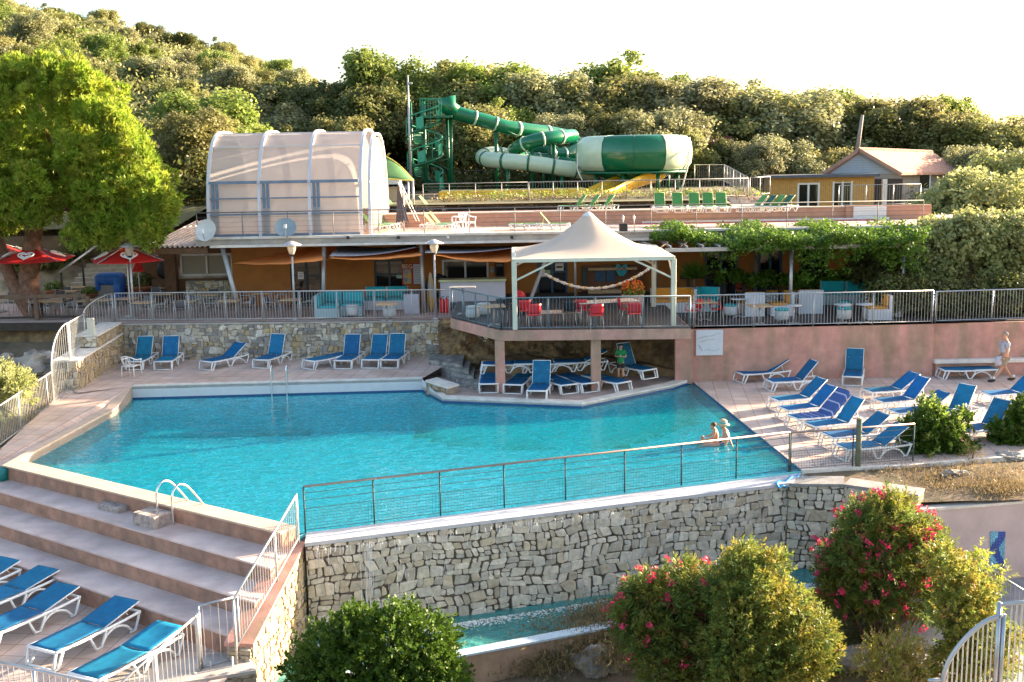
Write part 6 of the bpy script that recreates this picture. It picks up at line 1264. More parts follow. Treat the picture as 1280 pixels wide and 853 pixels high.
# left deck railing with its two arches
def arch_rail(name, label, foot, top, nb, m=METALL, posts=()):
    foot=[Vector(p) for p in foot]; top=[Vector(p) for p in top]; t = thing(name, label, 'railing', foot[0]); MB().tube(top,.026,8).build('hand_rail', m, t, True, True); MB().tube([p+V(0,0,.06) for p in foot],.018,6).build('bottom_rail', m, t, True, True); b=MB()
    def samp(pl,f):
        i=min(len(pl)-2,int(f*(len(pl)-1))); return lerp(pl[i],pl[i+1],f*(len(pl)-1)-i)
    for k in range(nb):
        f=(k+.5)/nb; b.tube([samp(foot,f)+V(0,0,.06), samp(top,f)], .009, 4, cap=False)
    b.build('balusters', m, t, world=True)
    for f in posts: MB().tube([samp(foot,f),samp(top,f)], .026, 8).build('post', m, t, True, True)
    return t
fA = P(-60,603,-.1); fB = P(68,508,.22); fC = P(91,487.5,.42)
arch_rail('deck_railing','pale barred railing sloping up along the left pool deck', [fA+(fB-fA)*f for f in (0,.25,.5,.75,1)], [fA+(fB-fA)*f+V(0,0,1.17) for f in (0,.25,.5,.75,1)], 62, METALL, (0.01,.30,.62,.93))
def arch_pts(p0, p1, z0, z1, n=10): # quarter arch from low at p0 to full height at p1
    return [V(lerp(p0.x,p1.x,1-math.cos(math.pi/2*k/n)), lerp(p0.y,p1.y,1-math.cos(math.pi/2*k/n)), lerp(z0,z1,math.sin(math.pi/2*k/n))) for k in range(n+1)]
tz1 = PY(84,404,fC.y).z
n=10; fl_ = [V(lerp(fB.x,fC.x,1-math.cos(math.pi/2*k/n)), lerp(fB.y,fC.y,1-math.cos(math.pi/2*k/n)), lerp(fB.z,fC.z,k/n)) for k in range(n+1)]
arch_rail('deck_railing','first curved arch of the railing climbing to the stone flank wall', fl_, arch_pts(fB,fC,fB.z+1.17,tz1), 14, METALL, (1,))
hC = V(f0.x-.75,f0.y+.1,1.48); hD = lerp(V(f0.x-.6,f0.y,0), V(wallA.x-.9,wallA.y,0), .62); hD.z = 1.56
arch_rail('deck_railing','straight railing piece on top of the flank wall below the upper arch', [fC+V(.02,.05,1.0),lerp(fC,hD,.5)+V(0,0,.5)+V(0,0,.0),hD], [V(fC.x+.02,fC.y+.05,tz1),lerp(V(fC.x,fC.y,tz1),V(hD.x,hD.y,2.62),.5),V(hD.x,hD.y,2.62)], 16, METALL, (0,1))
hE = V(tA.x-.1,tA.y+.1,ZT)
arch_rail('deck_railing','upper curved arch where the railing reaches the cafe terrace', [V(lerp(hD.x,hE.x,1-math.cos(math.pi/2*k/n)), lerp(hD.y,hE.y,1-math.cos(math.pi/2*k/n)), lerp(hD.z,hE.z,k/n)) for k in range(n+1)], arch_pts(hD,hE,2.62,ZT+1.16), 14, METALL, (1,))
# wooden rail on the left
wr = thing('timber_rail','rough dark timber rail with round posts at the edge of the cafe terrace','railing', P(45,410,ZT)); yr = wallA.y+1.25; a = PY(-40,386,yr); b = PY(108,380,yr); MB().bar(V(a.x,yr,ZT+.98),V(b.x,yr,ZT+.98),.10,.15).build('hand_rail', mat('timber_rail',(.16,.10,.06),.8,var=.3), wr, world=True)
MB().bar(V(a.x,yr,ZT+.12),V(b.x,yr,ZT+.12),.07,.08).build('lower_rail', DARKW, wr, world=True)
for u in (-30,47,112): p = PY(u,400,yr); MB().tube([V(p.x,yr-.02,ZT-.5),V(p.x,yr-.02,ZT+.95)], .09, 10).build('post', MATS['timber_rail'], wr, True, True)
wpn = thing('white_gate_panel','small cream panel fixed beside the upper railing arch','panel', P(112,437,1.5)+V(0,.3,0)); MB().box((0,0,.62),(.28,.10,1.0),bev=.02).build('board', CREAMP, wpn)
# pool ladders
def ladder(label, p, rz, hgt, deep=1.0, m=STEEL, big=False):
    t = thing('pool_ladder', label, 'ladder', p, rz)
    for s in (-.27,.27):
        if big: pts = crm([V(s,-.55,0),V(s,-.55,hgt*.72),V(s,-.42,hgt*.97),V(s,-.25,hgt),V(s,0,hgt*.78),V(s,.45,.0),V(s,.5,-.8)],6)
        else: pts = crm([V(s,0,-.95),V(s,0,hgt*.5),V(s,.02,hgt*.9),V(s,.12,hgt),V(s,.25,hgt*.9),V(s,.30,0)],6)
        MB().tube(pts, .024, 8).build('rail', m, t, True)
    for k in range(3): MB().box((0,.46 if big else .0,-.25-.28*k),(.5,.09,.03)).build('rung', m, t)
    return t
p = P(350,494,0); ladder('slim steel ladder at the back edge of the pool', V(p.x,p.y-.08,0.0), 0, 1.05)
la_ = P(203,641,.2); dirc = (Bo-Ao).normalized(); ang = math.atan2(dirc.y, dirc.x)
nn = V(-dirc.y,dirc.x,0)
ladder('steel grab rails curving over the front wall of the pool', P(203,655,.0)+V(0,0,.0)+nn*.65, ang, .88, big=True)
bk_ = thing('concrete_block','weathered concrete block carrying the steel grab rails','block', P(190,657,-.2), ang+.0); MB().box((0.05,-.0,.17),(.78,.55,.34),bev=.02).build('body', mat('weathered_block',(.38,.30,.26),.9,var=.5,vs_=6,bump=.8), bk_)
bk_ = thing('concrete_slab','low weathered concrete slab lying against the pool wall','block', P(137,641,-.2), ang); MB().box((0,.12,.10),(.80,.34,.17),bev=.03).build('body', MATS['weathered_block'], bk_)
# teal hose bit at far left
tb_ = thing('teal_tub','teal plastic tub cut by the left picture edge','tub', P(2,602,-.2)); MB().lathe([(.18,0),(.24,.36),(.2,.38)], n=16).build('body', mat('teal_plastic',(.01,.20,.18),.4), tb_, True)
# white board on the pink wall
sg = thing('wall_sign','white square board with faint drawing on the pink wall','sign', PY(886.5,428,a0.y-.03)); a,b = PY(870,413,a0.y-.04),PY(903.5,444,a0.y-.04); MB().box(((a.x+b.x)/2,a0.y-.04,(a.z+b.z)/2),(b.x-a.x,.05,a.z-b.z),bev=.008).build('board', mat('sign_white',(.58,.62,.66),.4,var=.04), sg, world=True)
m=MB(); yy=a0.y-.073; FI = mat('faint_ink',(.36,.42,.46),.5)
def pq(u,v): q=PY(u,v,yy); return V(q.x,yy,q.z)
m.tube([pq(873,424),pq(880,421),pq(890,420),pq(897,417),pq(901,417)],.008,4); m.tube([pq(874,428),pq(884,425),pq(893,424)],.006,4)
for k in range(5): m.tube([pq(873+k*.8,432+k*1.6),pq(875+k*.9,431.6+k*1.6)],.012,4)
m.tube([pq(880,438),pq(886,437),pq(893,439),pq(899,436)],.006,4); m.build('faint_drawing', FI, sg, True, True)
# mosaic on the lower wall
mo = thing('blue_mosaic','tall blue mosaic panel on the pale pink lower wall','mosaic', PY(1246,690,LW0.y)); 
def onw(u,v,off=.03):
    d=ray(u,v); n_=V(-dl.y,dl.x,0).normalized(); t_=((LW0-n_*(-0)).dot(n_) - V(0,0,H).dot(n_))/d.dot(n_); q=V(0,0,H)+d*t_; return q-n_*off
MS = []
mu, mv = 10, 26; cB=[onw(1237.5,664,.02),onw(1257,664,.02),onw(1254,713,.02),onw(1237,713,.02)]; cB=[onw(1237.5,664.5,.02),onw(1256.5,664.5,.02),onw(1254.5,714,.02),onw(1237,712,.02)]
m=MB(); rm=random.Random(5)
for i in range(mu):
    for j in range(mv):
        f=lambda a_,b_: lerp(lerp(cB[3],cB[2],a_/mu),lerp(cB[0],cB[1],a_/mu),b_/mv)
        uu=(i+.5)/mu; vv=(j+.5)/mv; cxp=.5+.22*math.sin(vv*7.5+.6)+.05; wdt=.20+.10*math.sin(vv*3.0); inn=abs(uu-cxp)<wdt
        c=(.02,.05,.30) if inn else (.16,.42,.55); kk=rm.uniform(.7,1.4); m.col=tuple(x*kk for x in c); m.poly([f(i+.06,j+.06),f(i+.94,j+.06),f(i+.94,j+.94),f(i+.06,j+.94)])
m.build('tesserae', mat('mosaic_tile',(1,1,1),.25,attr=True,var=.15), mo, True, True) if False else m.build('tesserae', mat('mosaic_tile',(1,1,1),.25,attr=True,var=.15), mo, world=True)
n_=V(-dl.y,dl.x,0).normalized(); MB().add([c+n_*.015 for c in cB]+[c+n_*.004 for c in cB],[(0,1,2,3),(7,6,5,4)]).build('backing', mat('grout',(.3,.4,.5),.8), mo, world=True)
# curved steel gate and hand rail lower right
yg = 15.5
def Y(u,v,y=yg): return PY(u,v,y)
cg = thing('curved_gate','large curved pale steel railing filling the lower right corner','railing', Y(1250,900)); pts = crm([Y(1178,870),Y(1179,848),Y(1185,829),Y(1196,811),Y(1212,793),Y(1232,777),Y(1253,769)],6); MB().tube(pts,.036,10).build('curved_rail', METALL, cg, True, True)
zbt = Y(1200,905).z; m=MB()
for k in range(12):
    u=1184+k*5.9; zt_=[p for p in pts if p.x>=Y(u,850).x]; zz=zt_[0].z if zt_ else pts[-1].z; m.tube([V(Y(u,850).x,yg,zbt),V(Y(u,850).x,yg,zz)],.011,6)
m.build('balusters', METALL, cg, world=True)
for u,v in ((1249.5,753),(1255,768)): MB().tube([V(Y(u,v).x,yg,zbt),Y(u,v)],.036,10).build('post', METAL, cg, True, True)
MB().tube([Y(1249.5,755.5),Y(1310,751)],.034,10).build('top_rail', METALL, cg, True, True); m=MB()
for k in range(8): u=1260+k*6.5; m.tube([V(Y(u,850).x,yg+.02,zbt),V(Y(u,850).x,yg+.02,Y(u,755).z)],.013,6)
m.build('balusters', METALL, cg, world=True); MB().tube([Y(1160,851),Y(1178,850)],.03,8).build('low_rail', METALL, cg, True, True)
struct('landing', MB().prism([(Y(1150,900).x,yg-1.5,0),(16,yg-1.5,0),(16,yg+.2,0),(Y(1150,900).x,yg+.2,0)],-3.3,zbt), CONC)
hr_ = [P(1175,676,-1.0)+V(0,0,0)]; ya, yb_ = 25.6, 22.6; a = PY(1172,672,ya); b = PY(1300,751,yb_); 
railing('stair_railing','dark sloping handrail beside the path under the blue mosaic', [V(a.x,a.y,a.z-1.0), V(b.x,b.y,b.z-1.0)], 1.0, 1.9, .13, METAL)
# left hand stairs, stove, pots
sx = thing('garden_stairs','stone stairs climbing from the cafe terrace to the camping ground','stairs', P(100,352,ZT)); nS=9
for k in range(nS):
    f=k/(nS-1); a = PY(lerp(82,128,f), lerp(352,326,f)+2, 49.0+.42*k); w_ = lerp(3.0,1.9,f); z = ZT+.18*(k+1)
    x_ = PY(lerp(108,135,f), 345, 49.0+.42*k).x; MB().box((x_,49.2+.40*k,z/2+.0),(w_,.42,z-.0),bev=.01).build('step', mat('stair_stone',(.44,.38,.32),.9,var=.25,vs_=5), sx, world=True)
a, b = PY(75,340,48.8), PY(128,302,52.4); hrl = thing('stair_handrail','pale handrail rising beside the garden stairs','railing', (a.x,a.y,ZT)); MB().tube([a,b],.05,8).build('rail', METALL, hrl, True, True)
for f in (.02,.5,.98): p=lerp(a,b,f); MB().tube([V(p.x,p.y,ZT+f*1.4-.2),p],.05,8).build('post', DARKW, hrl, True, True)
bs = thing('covered_cooker','outdoor cooker draped with a bright blue tarpaulin','cooker', P(137,383,ZT)); q=P(137,360,ZT)
BT = mat('blue_tarp',(.01,.10,.38),.5,var=.3,vs_=6,bump=.6,bs=10)
MB().box((0,.3,1.2),(1.15,.8,.5),bev=.1).build('tarpaulin', BT, bs, True); MB().box((.42,.28,.75),(.34,.78,1.05),bev=.06).build('tarpaulin_fold', BT, bs, True); MB().box((-.46,.30,1.0),(.2,.76,.6),bev=.05).build('tarpaulin_fold', BT, bs, True); MB().box((-.05,.35,.5),(.8,.6,.95)).build('cooker_body', mat('cooker_grey',(.22,.20,.18),.5), bs)
for u,v,r,h,lb in [(70,379,.42,.62,'terracotta pot with green plant left of the garden stairs'),(176,379,.62,.80,'large terracotta tub behind the right red parasol'),(113,381,.34,.5,'terracotta pot with grey-green plant right of the garden stairs')]:
    t=thing('terracotta_pot',lb,'plant pot',P(u,v,ZT),group='terracotta pots'); MB().lathe([(r*.72,0),(r,h*.9),(r*1.08,h*.9),(r*1.08,h),(r*.9,h),(r*.85,h*.85),(0,h*.85)], n=20).build('pot', TERRAPOT, t, True); t['_fr']=r; t['_fh']=h
POTS=[o for o in scene.objects if '_fr' in o.keys()]
pz = thing('wall_oven','dark rounded oven opening in the brown side wall','oven', PY(207,338,50)); p=PY(207,338,49.9); MB().ball(p,(.42,.1,.42),14,8).build('opening', BLACKP, pz, True, True)
stw = thing('side_hut','brown boarded side wall of the bar beyond the parasol','wall', (X(176,50.2,340),50.2,ZT)); MB().box(((X(176,50.2,340)+X(222,50.2,340))/2,50.3,3.2),(X(222,50.2,340)-X(176,50.2,340),.2,2.5)).build('boarding', mat('hut_boards',(.20,.09,.05),.8,var=.2), stw, world=True)
# embankment behind the cafe
def emb(u,v):
    x=lerp(-42,-11.8,u); y=lerp(49.6,56.5,v); return (x,y, lerp(ZT-.3,5.2,min(1,v*1.15))+.18*math.sin(x*1.3+y)*math.cos(y*2.2)+.1*math.sin(x*4.1))
struct('embankment', MB().grid(emb, 60, 24), mat('embankment_earth',(.36,.26,.18),.95,var=.45,vs_=1.2,bump=.8,bs=6,stain=((.16,.13,.07),.9)), smooth=True)
wbx = thing('white_pillar','small whitish stone pillar up on the bank behind the parasols','pillar', PY(68,290,56)); a=PY(68,300,56); MB().box((a.x,56,a.z+.35),(.75,.6,1.3),bev=.06).build('block', PALEC, wbx, world=True)
rsg = thing('bank_wall','low reddish kerb wall along the top of the bank','wall', (PY(20,300,55.6).x,55.6,5)); a,b=PY(-30,303,55.6),PY(128,300,55.6); MB().box(((a.x+b.x)/2,55.8,a.z-.1),(b.x-a.x,.3,.5)).build('kerb', mat('red_kerb',(.34,.19,.16),.9,var=.3), rsg, world=True)
# rocks
def rock(label, p, r, seed, m=ROCK, name='boulder', group=None):
    t=MB(); rr=random.Random(seed); ph=[rr.uniform(0,6) for _ in range(6)]; t.ball((0,0,0),1,26,18); out=[]
    for x,y,z in t.v:
        n_=1+.22*math.sin(3*x+ph[0])*math.cos(2.5*y+ph[1])+.14*math.sin(6*z+ph[2]+2*x)+.08*math.sin(9*y+ph[3]+5*z)+rr.uniform(-.07,.07)-.10*abs(math.sin(4*x+3*y+ph[4]))-.08*abs(math.sin(7*z+4*x+ph[5])); out.append((x*r[0]*n_,y*r[1]*n_,z*r[2]*n_+r[2]*.6))
    t.v=out; o=t.build(name, m, None, False); o.location=p; tag(o,label,'rock',group); return o
rock('large pale limestone boulder behind the arched railing', P(50,470,.62), (.75,.55,.62), 3)
rock('small pale rock left of the large boulder', P(8,450,.85), (.35,.25,.15), 4)
rock('pale rock lying in the dry grass beside the sloping railing', P(55,520,.0), (.45,.25,.12), 5); rock('flat grey stone at the left end of the dry bank', P(24,452,.8),(.3,.2,.1),6)
for i,(u,v,r) in enumerate([(1190,597,.22),(1206,596,.16),(1262,577,.30),(1024,589,.22),(1080,592,.15)]):
    rock('%s on the dry soil bed' % ['pale stone behind the dry stalks','small stone right of the dry stalks','bright rock beside the right hand bush','pale rock at the pool corner','small rock at the foot of the green-grey post'][i], P(u,v,-.12), (r*1.3,r,r*.6), 20+i)
for i,(u,v,r) in enumerate([(712,838,.22),(742,846,.42),(760,838,.28),(1068,840,.35),(880,850,.3),(985,856,.3),(1010,850,.26)]):
    rock('%s among the foreground bushes' % ['small pale rock at the left','large white rock','grey rock right of the white rock','tall pale rock left of the low round shrub','pale rock under the pink oleander','flat rock under the yellowing bush','small rock right of the yellowing bush'][i], P(u,v,-3.05), (r*1.3,r,r*1.1), 40+i)
# blue overflow sheet at the right corner
bsht = thing('blue_liner_sheet','crumpled bright blue liner sheet at the right end of the overflow edge','liner', P(992,598,.02)); 
def bsf(u,v):
    p=lerp(lerp(P(968,604,.03),P(1001,590,.06),u),lerp(P(974,609,-.03),P(994,608,-.14),u),v); return p+V(0,-.03,.03*math.sin(u*13+v*5))
MB().grid(bsf,16,6).build('sheet', mat('blue_liner',(.01,.30,.62),.3,var=.2), bsht, True, True, solid=.01)
# trickling water and foam
tk = MB(); rt_=random.Random(9)
for k in range(260):
    f = rt_.random()**1.2 if k > 10 else .09+rt_.uniform(0,.03); p = lerp(V(WFa.x,WFa.y,0),V(WFb.x,WFb.y,0),f*.86+.02); L_=rt_.uniform(.05,.28) if k > 12 else rt_.uniform(1.2,2.0); z0_=-.08-rt_.uniform(0,.1) if k%3 else -rt_.uniform(.1,1.2); x_=p.x; y_=p.y-.12-rt_.uniform(0,.05); pts=[]
    for q in range(5): pts.append(V(x_+rt_.uniform(-.012,.012), y_-.03*q/5, z0_-L_*q/4))
    tk.tube(pts,[.003,.006,.004,.007,.002],4,cap=False)
o=tk.build('trickling_water', mat('falling_water',(.8,.82,.85),.1,spec=1), None, True); tag(o,kind='stuff')
fm=MB(); 
for k in range(2600):
    f=rt_.gauss(.18,.10) if k%2 else rt_.uniform(.02,.75); d_=abs(rt_.gauss(0,.18)); p=lerp(V(WFa.x,WFa.y,0),V(WFb.x,WFb.y,0),max(.01,min(.8,f)))+V(0,-.40-d_,0); r_=rt_.uniform(.006,.022); fm.ball((p.x,p.y,ZBAS+.01),(r_*1.6,r_,r_*.6),5,3)
o=fm.build('basin_foam', mat('foam',(.8,.82,.80),.6,transl=.2), None, True); tag(o,kind='stuff')
# ================================================================== PEOPLE
def skinned(verts, edges, radii, sub=2):
    me = bpy.data.meshes.new('sk'); me.from_pydata([tuple(v) for v in verts], edges, []); o = bpy.data.objects.new('sk', me); scene.collection.objects.link(o)
    md = o.modifiers.new('s','SKIN'); md.use_smooth_shade = True; sv = me.skin_vertices[0].data
    for i, r in enumerate(radii): sv[i].radius = (r if hasattr(r,'__len__') else (r, r))
    sv[0].use_root = True
    m2 = o.modifiers.new('u','SUBSURF'); m2.levels = sub; m2.render_levels = sub
    bpy.context.view_layer.update(); dg = bpy.context.evaluated_depsgraph_get(); em = bpy.data.meshes.new_from_object(o.evaluated_get(dg)); bpy.data.objects.remove(o)
    return [tuple(v.co) for v in em.vertices], [tuple(p.vertices) for p in em.polygons]
def skin_part(name, m, parent, verts, edges, radii, extra=None, sub=2):
    vs_, fs = skinned(verts, edges, radii, sub); b = MB(); b.add(vs_, fs)
    if extra: extra(b)
    return b.build(name, m, parent, True)
def hand(b, wrist, d, side, curl=.35):
    """palm and five fingers; d = pointing direction of the hand, side = across the knuckles towards the thumb"""
    d = d.normalized(); side = (side-d*side.dot(d)).normalized(); nrm = d.cross(side)
    b.ball(wrist+d*.05, (.036,.036,.045), 8, 6)
    for k, L in enumerate((.062,.074,.078,.070)):
        s = side*(.030-.020*k); p0 = wrist+d*.075+s; p1 = p0+d*L*.5-nrm*L*.15; p2 = p1+d*L*.4-nrm*L*curl; b.tube([p0,p1,p2], [.0095,.009,.007], 6)
    p0 = wrist+d*.03+side*.03; b.tube([p0,p0+side*.03+d*.025,p0+side*.035+d*.055], [.011,.010,.008], 6)
def head(b, c, f, r=.098):
    """f = facing direction; nose, ears and chin added to the body mesh"""
    f = f.normalized(); s = f.cross(V(0,0,1)).normalized()
    b.tube([c+f*r*.80+V(0,0,.03), c+f*(r+.022)+V(0,0,-.012), c+f*r*.85+V(0,0,-.025)], [.006,.013,.008], 6)
    for q in (-1,1): b.ball(c+s*q*r*.78, (.016,.016,.03), 6, 5)
    b.ball(c+f*r*.55+V(0,0,-.085), (.035,.035,.028), 8, 5); b.tube([c+f*(r*.88)+s*.025+V(0,0,-.055), c+f*(r*.93)+V(0,0,-.057), c+f*(r*.88)-s*.025+V(0,0,-.055)], .006, 5)
def face_bits(c, f, parent, r=.098):
    f = f.normalized(); s = f.cross(V(0,0,1)).normalized(); m = MB()
    for q in (-1,1): m.ball(c+f*r*.86+s*q*.033+V(0,0,.012), .011, 6, 5)
    m.build('eyes', BLACKP, parent, True)
# walking man, facing -x
mp_ = P(1254,477,.05); man = thing('person','man in grey T-shirt and khaki shorts striding past the pink wall','person', V(mp_.x,mp_.y+.0,.05), math.pi, None)
# local: facing +x (root is turned by 180 deg)
def leg(hip, knee, ank, toe): return [hip, knee, ank, toe]
pel = V(0,0,.94); bodyv = [pel, V(.0,0,1.10), V(.02,0,1.28), V(.0,0,1.43), V(.0,0,1.52), V(.03,0,1.60), V(.035,0,1.68), V(.03,0,1.74)]
br = [(.15,.13),(.15,.14),(.16,.135),(.12,.10),.058,.075,.088,.07]
ed = [(i,i+1) for i in range(7)]
def addchain(vs_, es, rs, at, pts, rr):
    k = at
    for p, r in zip(pts, rr): vs_.append(p); rs.append(r); es.append((k, len(vs_)-1)); k = len(vs_)-1
    return k
vs_, es, rs = list(bodyv), list(ed), list(br)
addchain(vs_, es, rs, 0, [V(.0,.10,.86),V(.14,.11,.50),V(.36,.11,.16),V(.40,.11,.10)], [.10,.068,.045,.042])     # leading leg
addchain(vs_, es, rs, 0, [V(.0,-.10,.86),V(-.08,-.11,.48),V(-.32,-.11,.14),V(-.35,-.11,.08)], [.10,.068,.045,.042])
addchain(vs_, es, rs, 3, [V(0,.19,1.42),V(.02,.245,1.14),V(.14,.25,.92)], [.062,.045,.030])
addchain(vs_, es, rs, 3, [V(0,-.19,1.42),V(-.05,-.245,1.14),V(-.01,-.25,.90)], [.062,.045,.030])
hc = V(.03,0,1.665)
def ex(b): hand(b, V(.14,.25,.91), V(.35,0,-.9), V(.6,-.5,0)); hand(b, V(-.01,-.25,.89), V(.1,0,-1), V(1,.2,0)); head(b, hc, V(1,0,0))
skin_part('body', SKIN, man, vs_, es, rs, ex); face_bits(hc, V(1,0,0), man)
tsv = [V(0,0,.98), V(.0,0,1.12), V(.02,0,1.28), V(.0,0,1.44)]; tse=[(0,1),(1,2),(2,3)]; tsr=[(.175,.155),(.18,.165),(.18,.155),(.14,.12)]
addchain(tsv, tse, tsr, 3, [V(0,.20,1.42),V(.01,.235,1.24)], [.085,.078]); addchain(tsv, tse, tsr, 3, [V(0,-.20,1.42),V(-.03,-.235,1.24)], [.085,.078])
skin_part('t_shirt', mat('grey_shirt',(.40,.41,.47),.85,var=.1), man, tsv, tse, tsr)
shv=[V(0,0,.96),V(.0,.10,.84),V(.10,.115,.56),V(0,-.10,.84),V(-.06,-.115,.54)]; skin_part('shorts', mat('khaki',(.34,.28,.19),.85,var=.15), man, shv, [(0,1),(1,2),(0,3),(3,4)], [(.17,.15),.125,.105,.125,.105])
for p, d in ((V(.42,.11,.055),.35),(V(-.38,-.11,.06),.1)):
    m=MB(); m.ball(p+V(.06,0,0),(.145,.052,.050),12,8); m.ball(p+V(-.03,0,.03),(.07,.05,.055),10,7); m.build('shoe', mat('dark_shoe',(.04,.03,.025),.7), man, True); MB().tube([p+V(-.03,0,.06),p+V(-.04,0,.15)], [.048,.045], 10).build('sock', WHITEC, man, True)
m=MB(); m.ball(hc+V(-.03,0,.035),(.093,.094,.085),12,8); m.build('short_hair', mat('grey_hair',(.30,.24,.20),.9), man, True)
tk_=thing('folded_towel','pale grey folded towel carried by the walking man','towel', man.location, math.pi); MB().box((.30,.20,.78),(.26,.10,.34),rz=.2,bev=.03).build('cloth', mat('towel_grey',(.42,.42,.48),.9,bump=.4,bs=60), tk_, True)
# person in green under the balcony
gp_ = P(776,474,.40); grn = thing('person','person in green T-shirt and dark shorts standing in the shade under the balcony','person', gp_, R(-100)); grn.scale = (.76,.76,.76)
vs_, es, rs = [V(*p) for p in ((0,0,.86),(0,0,1.0),(.0,0,1.18),(0,0,1.32),(.01,0,1.40),(.03,0,1.47),(.035,0,1.55),(.03,0,1.60))], list(ed), [(.115,.11),(.115,.11),(.12,.11),(.10,.09),.050,.072,.090,.070]
addchain(vs_, es, rs, 0, [V(.0,.09,.78),V(.02,.10,.44),V(.0,.10,.10)], [.095,.062,.042]); addchain(vs_, es, rs, 0, [V(.0,-.09,.78),V(.02,-.10,.44),V(.0,-.10,.10)], [.095,.062,.042])
addchain(vs_, es, rs, 3, [V(0,.18,1.31),V(.04,.24,1.06),V(.24,.08,1.10)], [.055,.042,.030]); addchain(vs_, es, rs, 3, [V(0,-.18,1.31),V(.04,-.24,1.06),V(.24,-.06,1.12)], [.055,.042,.030])
hc2 = V(.03,0,1.53)
def ex(b): hand(b, V(.24,.08,1.10), V(.5,-.6,.1), V(0,0,1)); hand(b, V(.24,-.06,1.12), V(.5,.6,.1), V(0,0,1)); head(b, hc2, V(1,0,-.2), .092)
skin_part('body', SKIN, grn, vs_, es, rs, ex); face_bits(hc2, V(1,0,-.2), grn, .092)
tsv=[V(0,0,.70),V(0,0,.95),V(0,0,1.18),V(0,0,1.34),V(.01,0,1.41)]; tse=[(0,1),(1,2),(2,3),(3,4)]; tsr=[(.165,.185),(.16,.175),(.155,.16),(.145,.14),(.085,.085)]
addchain(tsv,tse,tsr,3,[V(0,.18,1.32),V(.03,.225,1.12)],[.09,.075]); addchain(tsv,tse,tsr,3,[V(0,-.18,1.32),V(.03,-.225,1.12)],[.09,.075]); skin_part('t_shirt', mat('green_shirt',(.01,.22,.07),.85,var=.1), grn, tsv, tse, tsr)
skin_part('shorts', mat('black_shorts',(.02,.015,.018),.85), grn, [V(0,0,.84),V(0,.095,.74),V(.02,.105,.50),V(0,-.095,.74),V(.02,-.105,.50)], [(0,1),(1,2),(0,3),(3,4)], [(.15,.15),.115,.095,.115,.095])
for s in (-1,1): m=MB(); m.ball(V(.06,s*.10,.045),(.125,.048,.045),10,7); m.build('shoe', MATS['dark_shoe'], grn, True)
m=MB(); m.ball(hc2+V(-.025,0,.035),(.095,.094,.085),12,8); m.build('hair', mat('dark_hair',(.035,.02,.012),.8), grn, True)
gl3=thing('small_cup','small pale green cup held by the person in green','cup', gp_, R(-100)); gl3.scale = (.76,.76,.76); MB().lathe([(.03,0),(.04,.11)], (.31,.01,1.10), 12).build('cup', mat('cup_green',(.2,.6,.4),.3,transl=.3), gl3, True)
# two bathers sitting in the shallow water, legs towards -x
def bather(u, v, label, s, hatted):
    p = P(u,v,0); t = thing('person', label, 'person', V(p.x,p.y,-.12*s), math.pi-.12)
    vs_ = [V(*q)*s for q in ((0,0,.10),(-.02,0,.25),(-.01,0,.42),(.02,0,.55),(.05,0,.62),(.08,0,.69),(.09,0,.76),(.085,0,.81))]; es=list(ed); rs=[q*s if not hasattr(q,'__len__') else (q[0]*s,q[1]*s) for q in [(.15,.13),(.13,.12),(.14,.13),(.11,.095),.052,.072,.088,.066]]
    addchain(vs_, es, rs, 0, [q*s for q in (V(.12,.09,.10),V(.50,.10,.14),V(.90,.10,.04))], [.09*s,.062*s,.042*s]); addchain(vs_, es, rs, 0, [q*s for q in (V(.12,-.09,.10),V(.50,-.10,.12),V(.90,-.10,.02))], [.09*s,.062*s,.042*s])
    if hatted: arms = ([V(.02,.17,.54),V(-.10,.24,.33),V(-.20,.26,.10)],[V(.02,-.17,.54),V(.05,-.22,.32),V(.22,-.20,.18)])
    else: arms = ([V(.02,.16,.54),V(.10,.21,.34),V(.36,.18,.26)],[V(.02,-.16,.54),V(.12,-.20,.34),V(.36,-.14,.27)])
    for ar in arms: addchain(vs_, es, rs, 3, [q*s for q in ar], [.052*s,.040*s,.028*s])
    hc_ = V(.09,0,.745)*s
    def ex(b):
        for ar in arms: hand(b, ar[2]*s, (ar[2]-ar[1]), V(0,0,1))
        head(b, hc_, V(1,0,-.25), .09*s)
    skin_part('body', SKIN, t, vs_, es, rs, ex); face_bits(hc_, V(1,0,-.25), t, .09*s)
    skin_part('swim_trunks' if not hatted else 'swimsuit', mat('swimwear',(.03,.12,.2),.7), t, [V(0,0,.08)*s,V(.10,.09,.10)*s,V(.26,.095,.12)*s,V(.10,-.09,.10)*s,V(.26,-.095,.12)*s], [(0,1),(1,2),(0,3),(3,4)], [(.16*s,.14*s),.105*s,.09*s,.105*s,.09*s])
    m=MB(); m.ball(hc_+V(-.03,0,.03)*s,(.1*s,.097*s,.09*s),12,8); m.build('hair', mat('brown_hair',(.12,.055,.02),.8), t, True)
    if hatted:
        ht_=thing('sun_hat','straw sun hat with a turquoise band worn by the sitting bather','hat', t.location, t.rotation_euler.z); m=MB().lathe([(.19,-.03),(.13,.0),(.115,.02),(.105,.09),(.06,.125),(0,.13)], hc_+V(-.01,0,.04), 20); m.build('hat_crown', mat('straw',(.52,.42,.25),.9,bump=.5,bs=80), ht_, True); MB().lathe([(.118,.02),(.114,.055)], hc_+V(-.01,0,.04), 20).build('hat_band', TURQ, ht_, True)
    return t
bather(907,556,'adult bather wearing a sun hat sitting in the shallow corner of the pool', .92, True)
bather(894,553,'child with brown hair sitting in the shallow water left of the adult', .80, False)
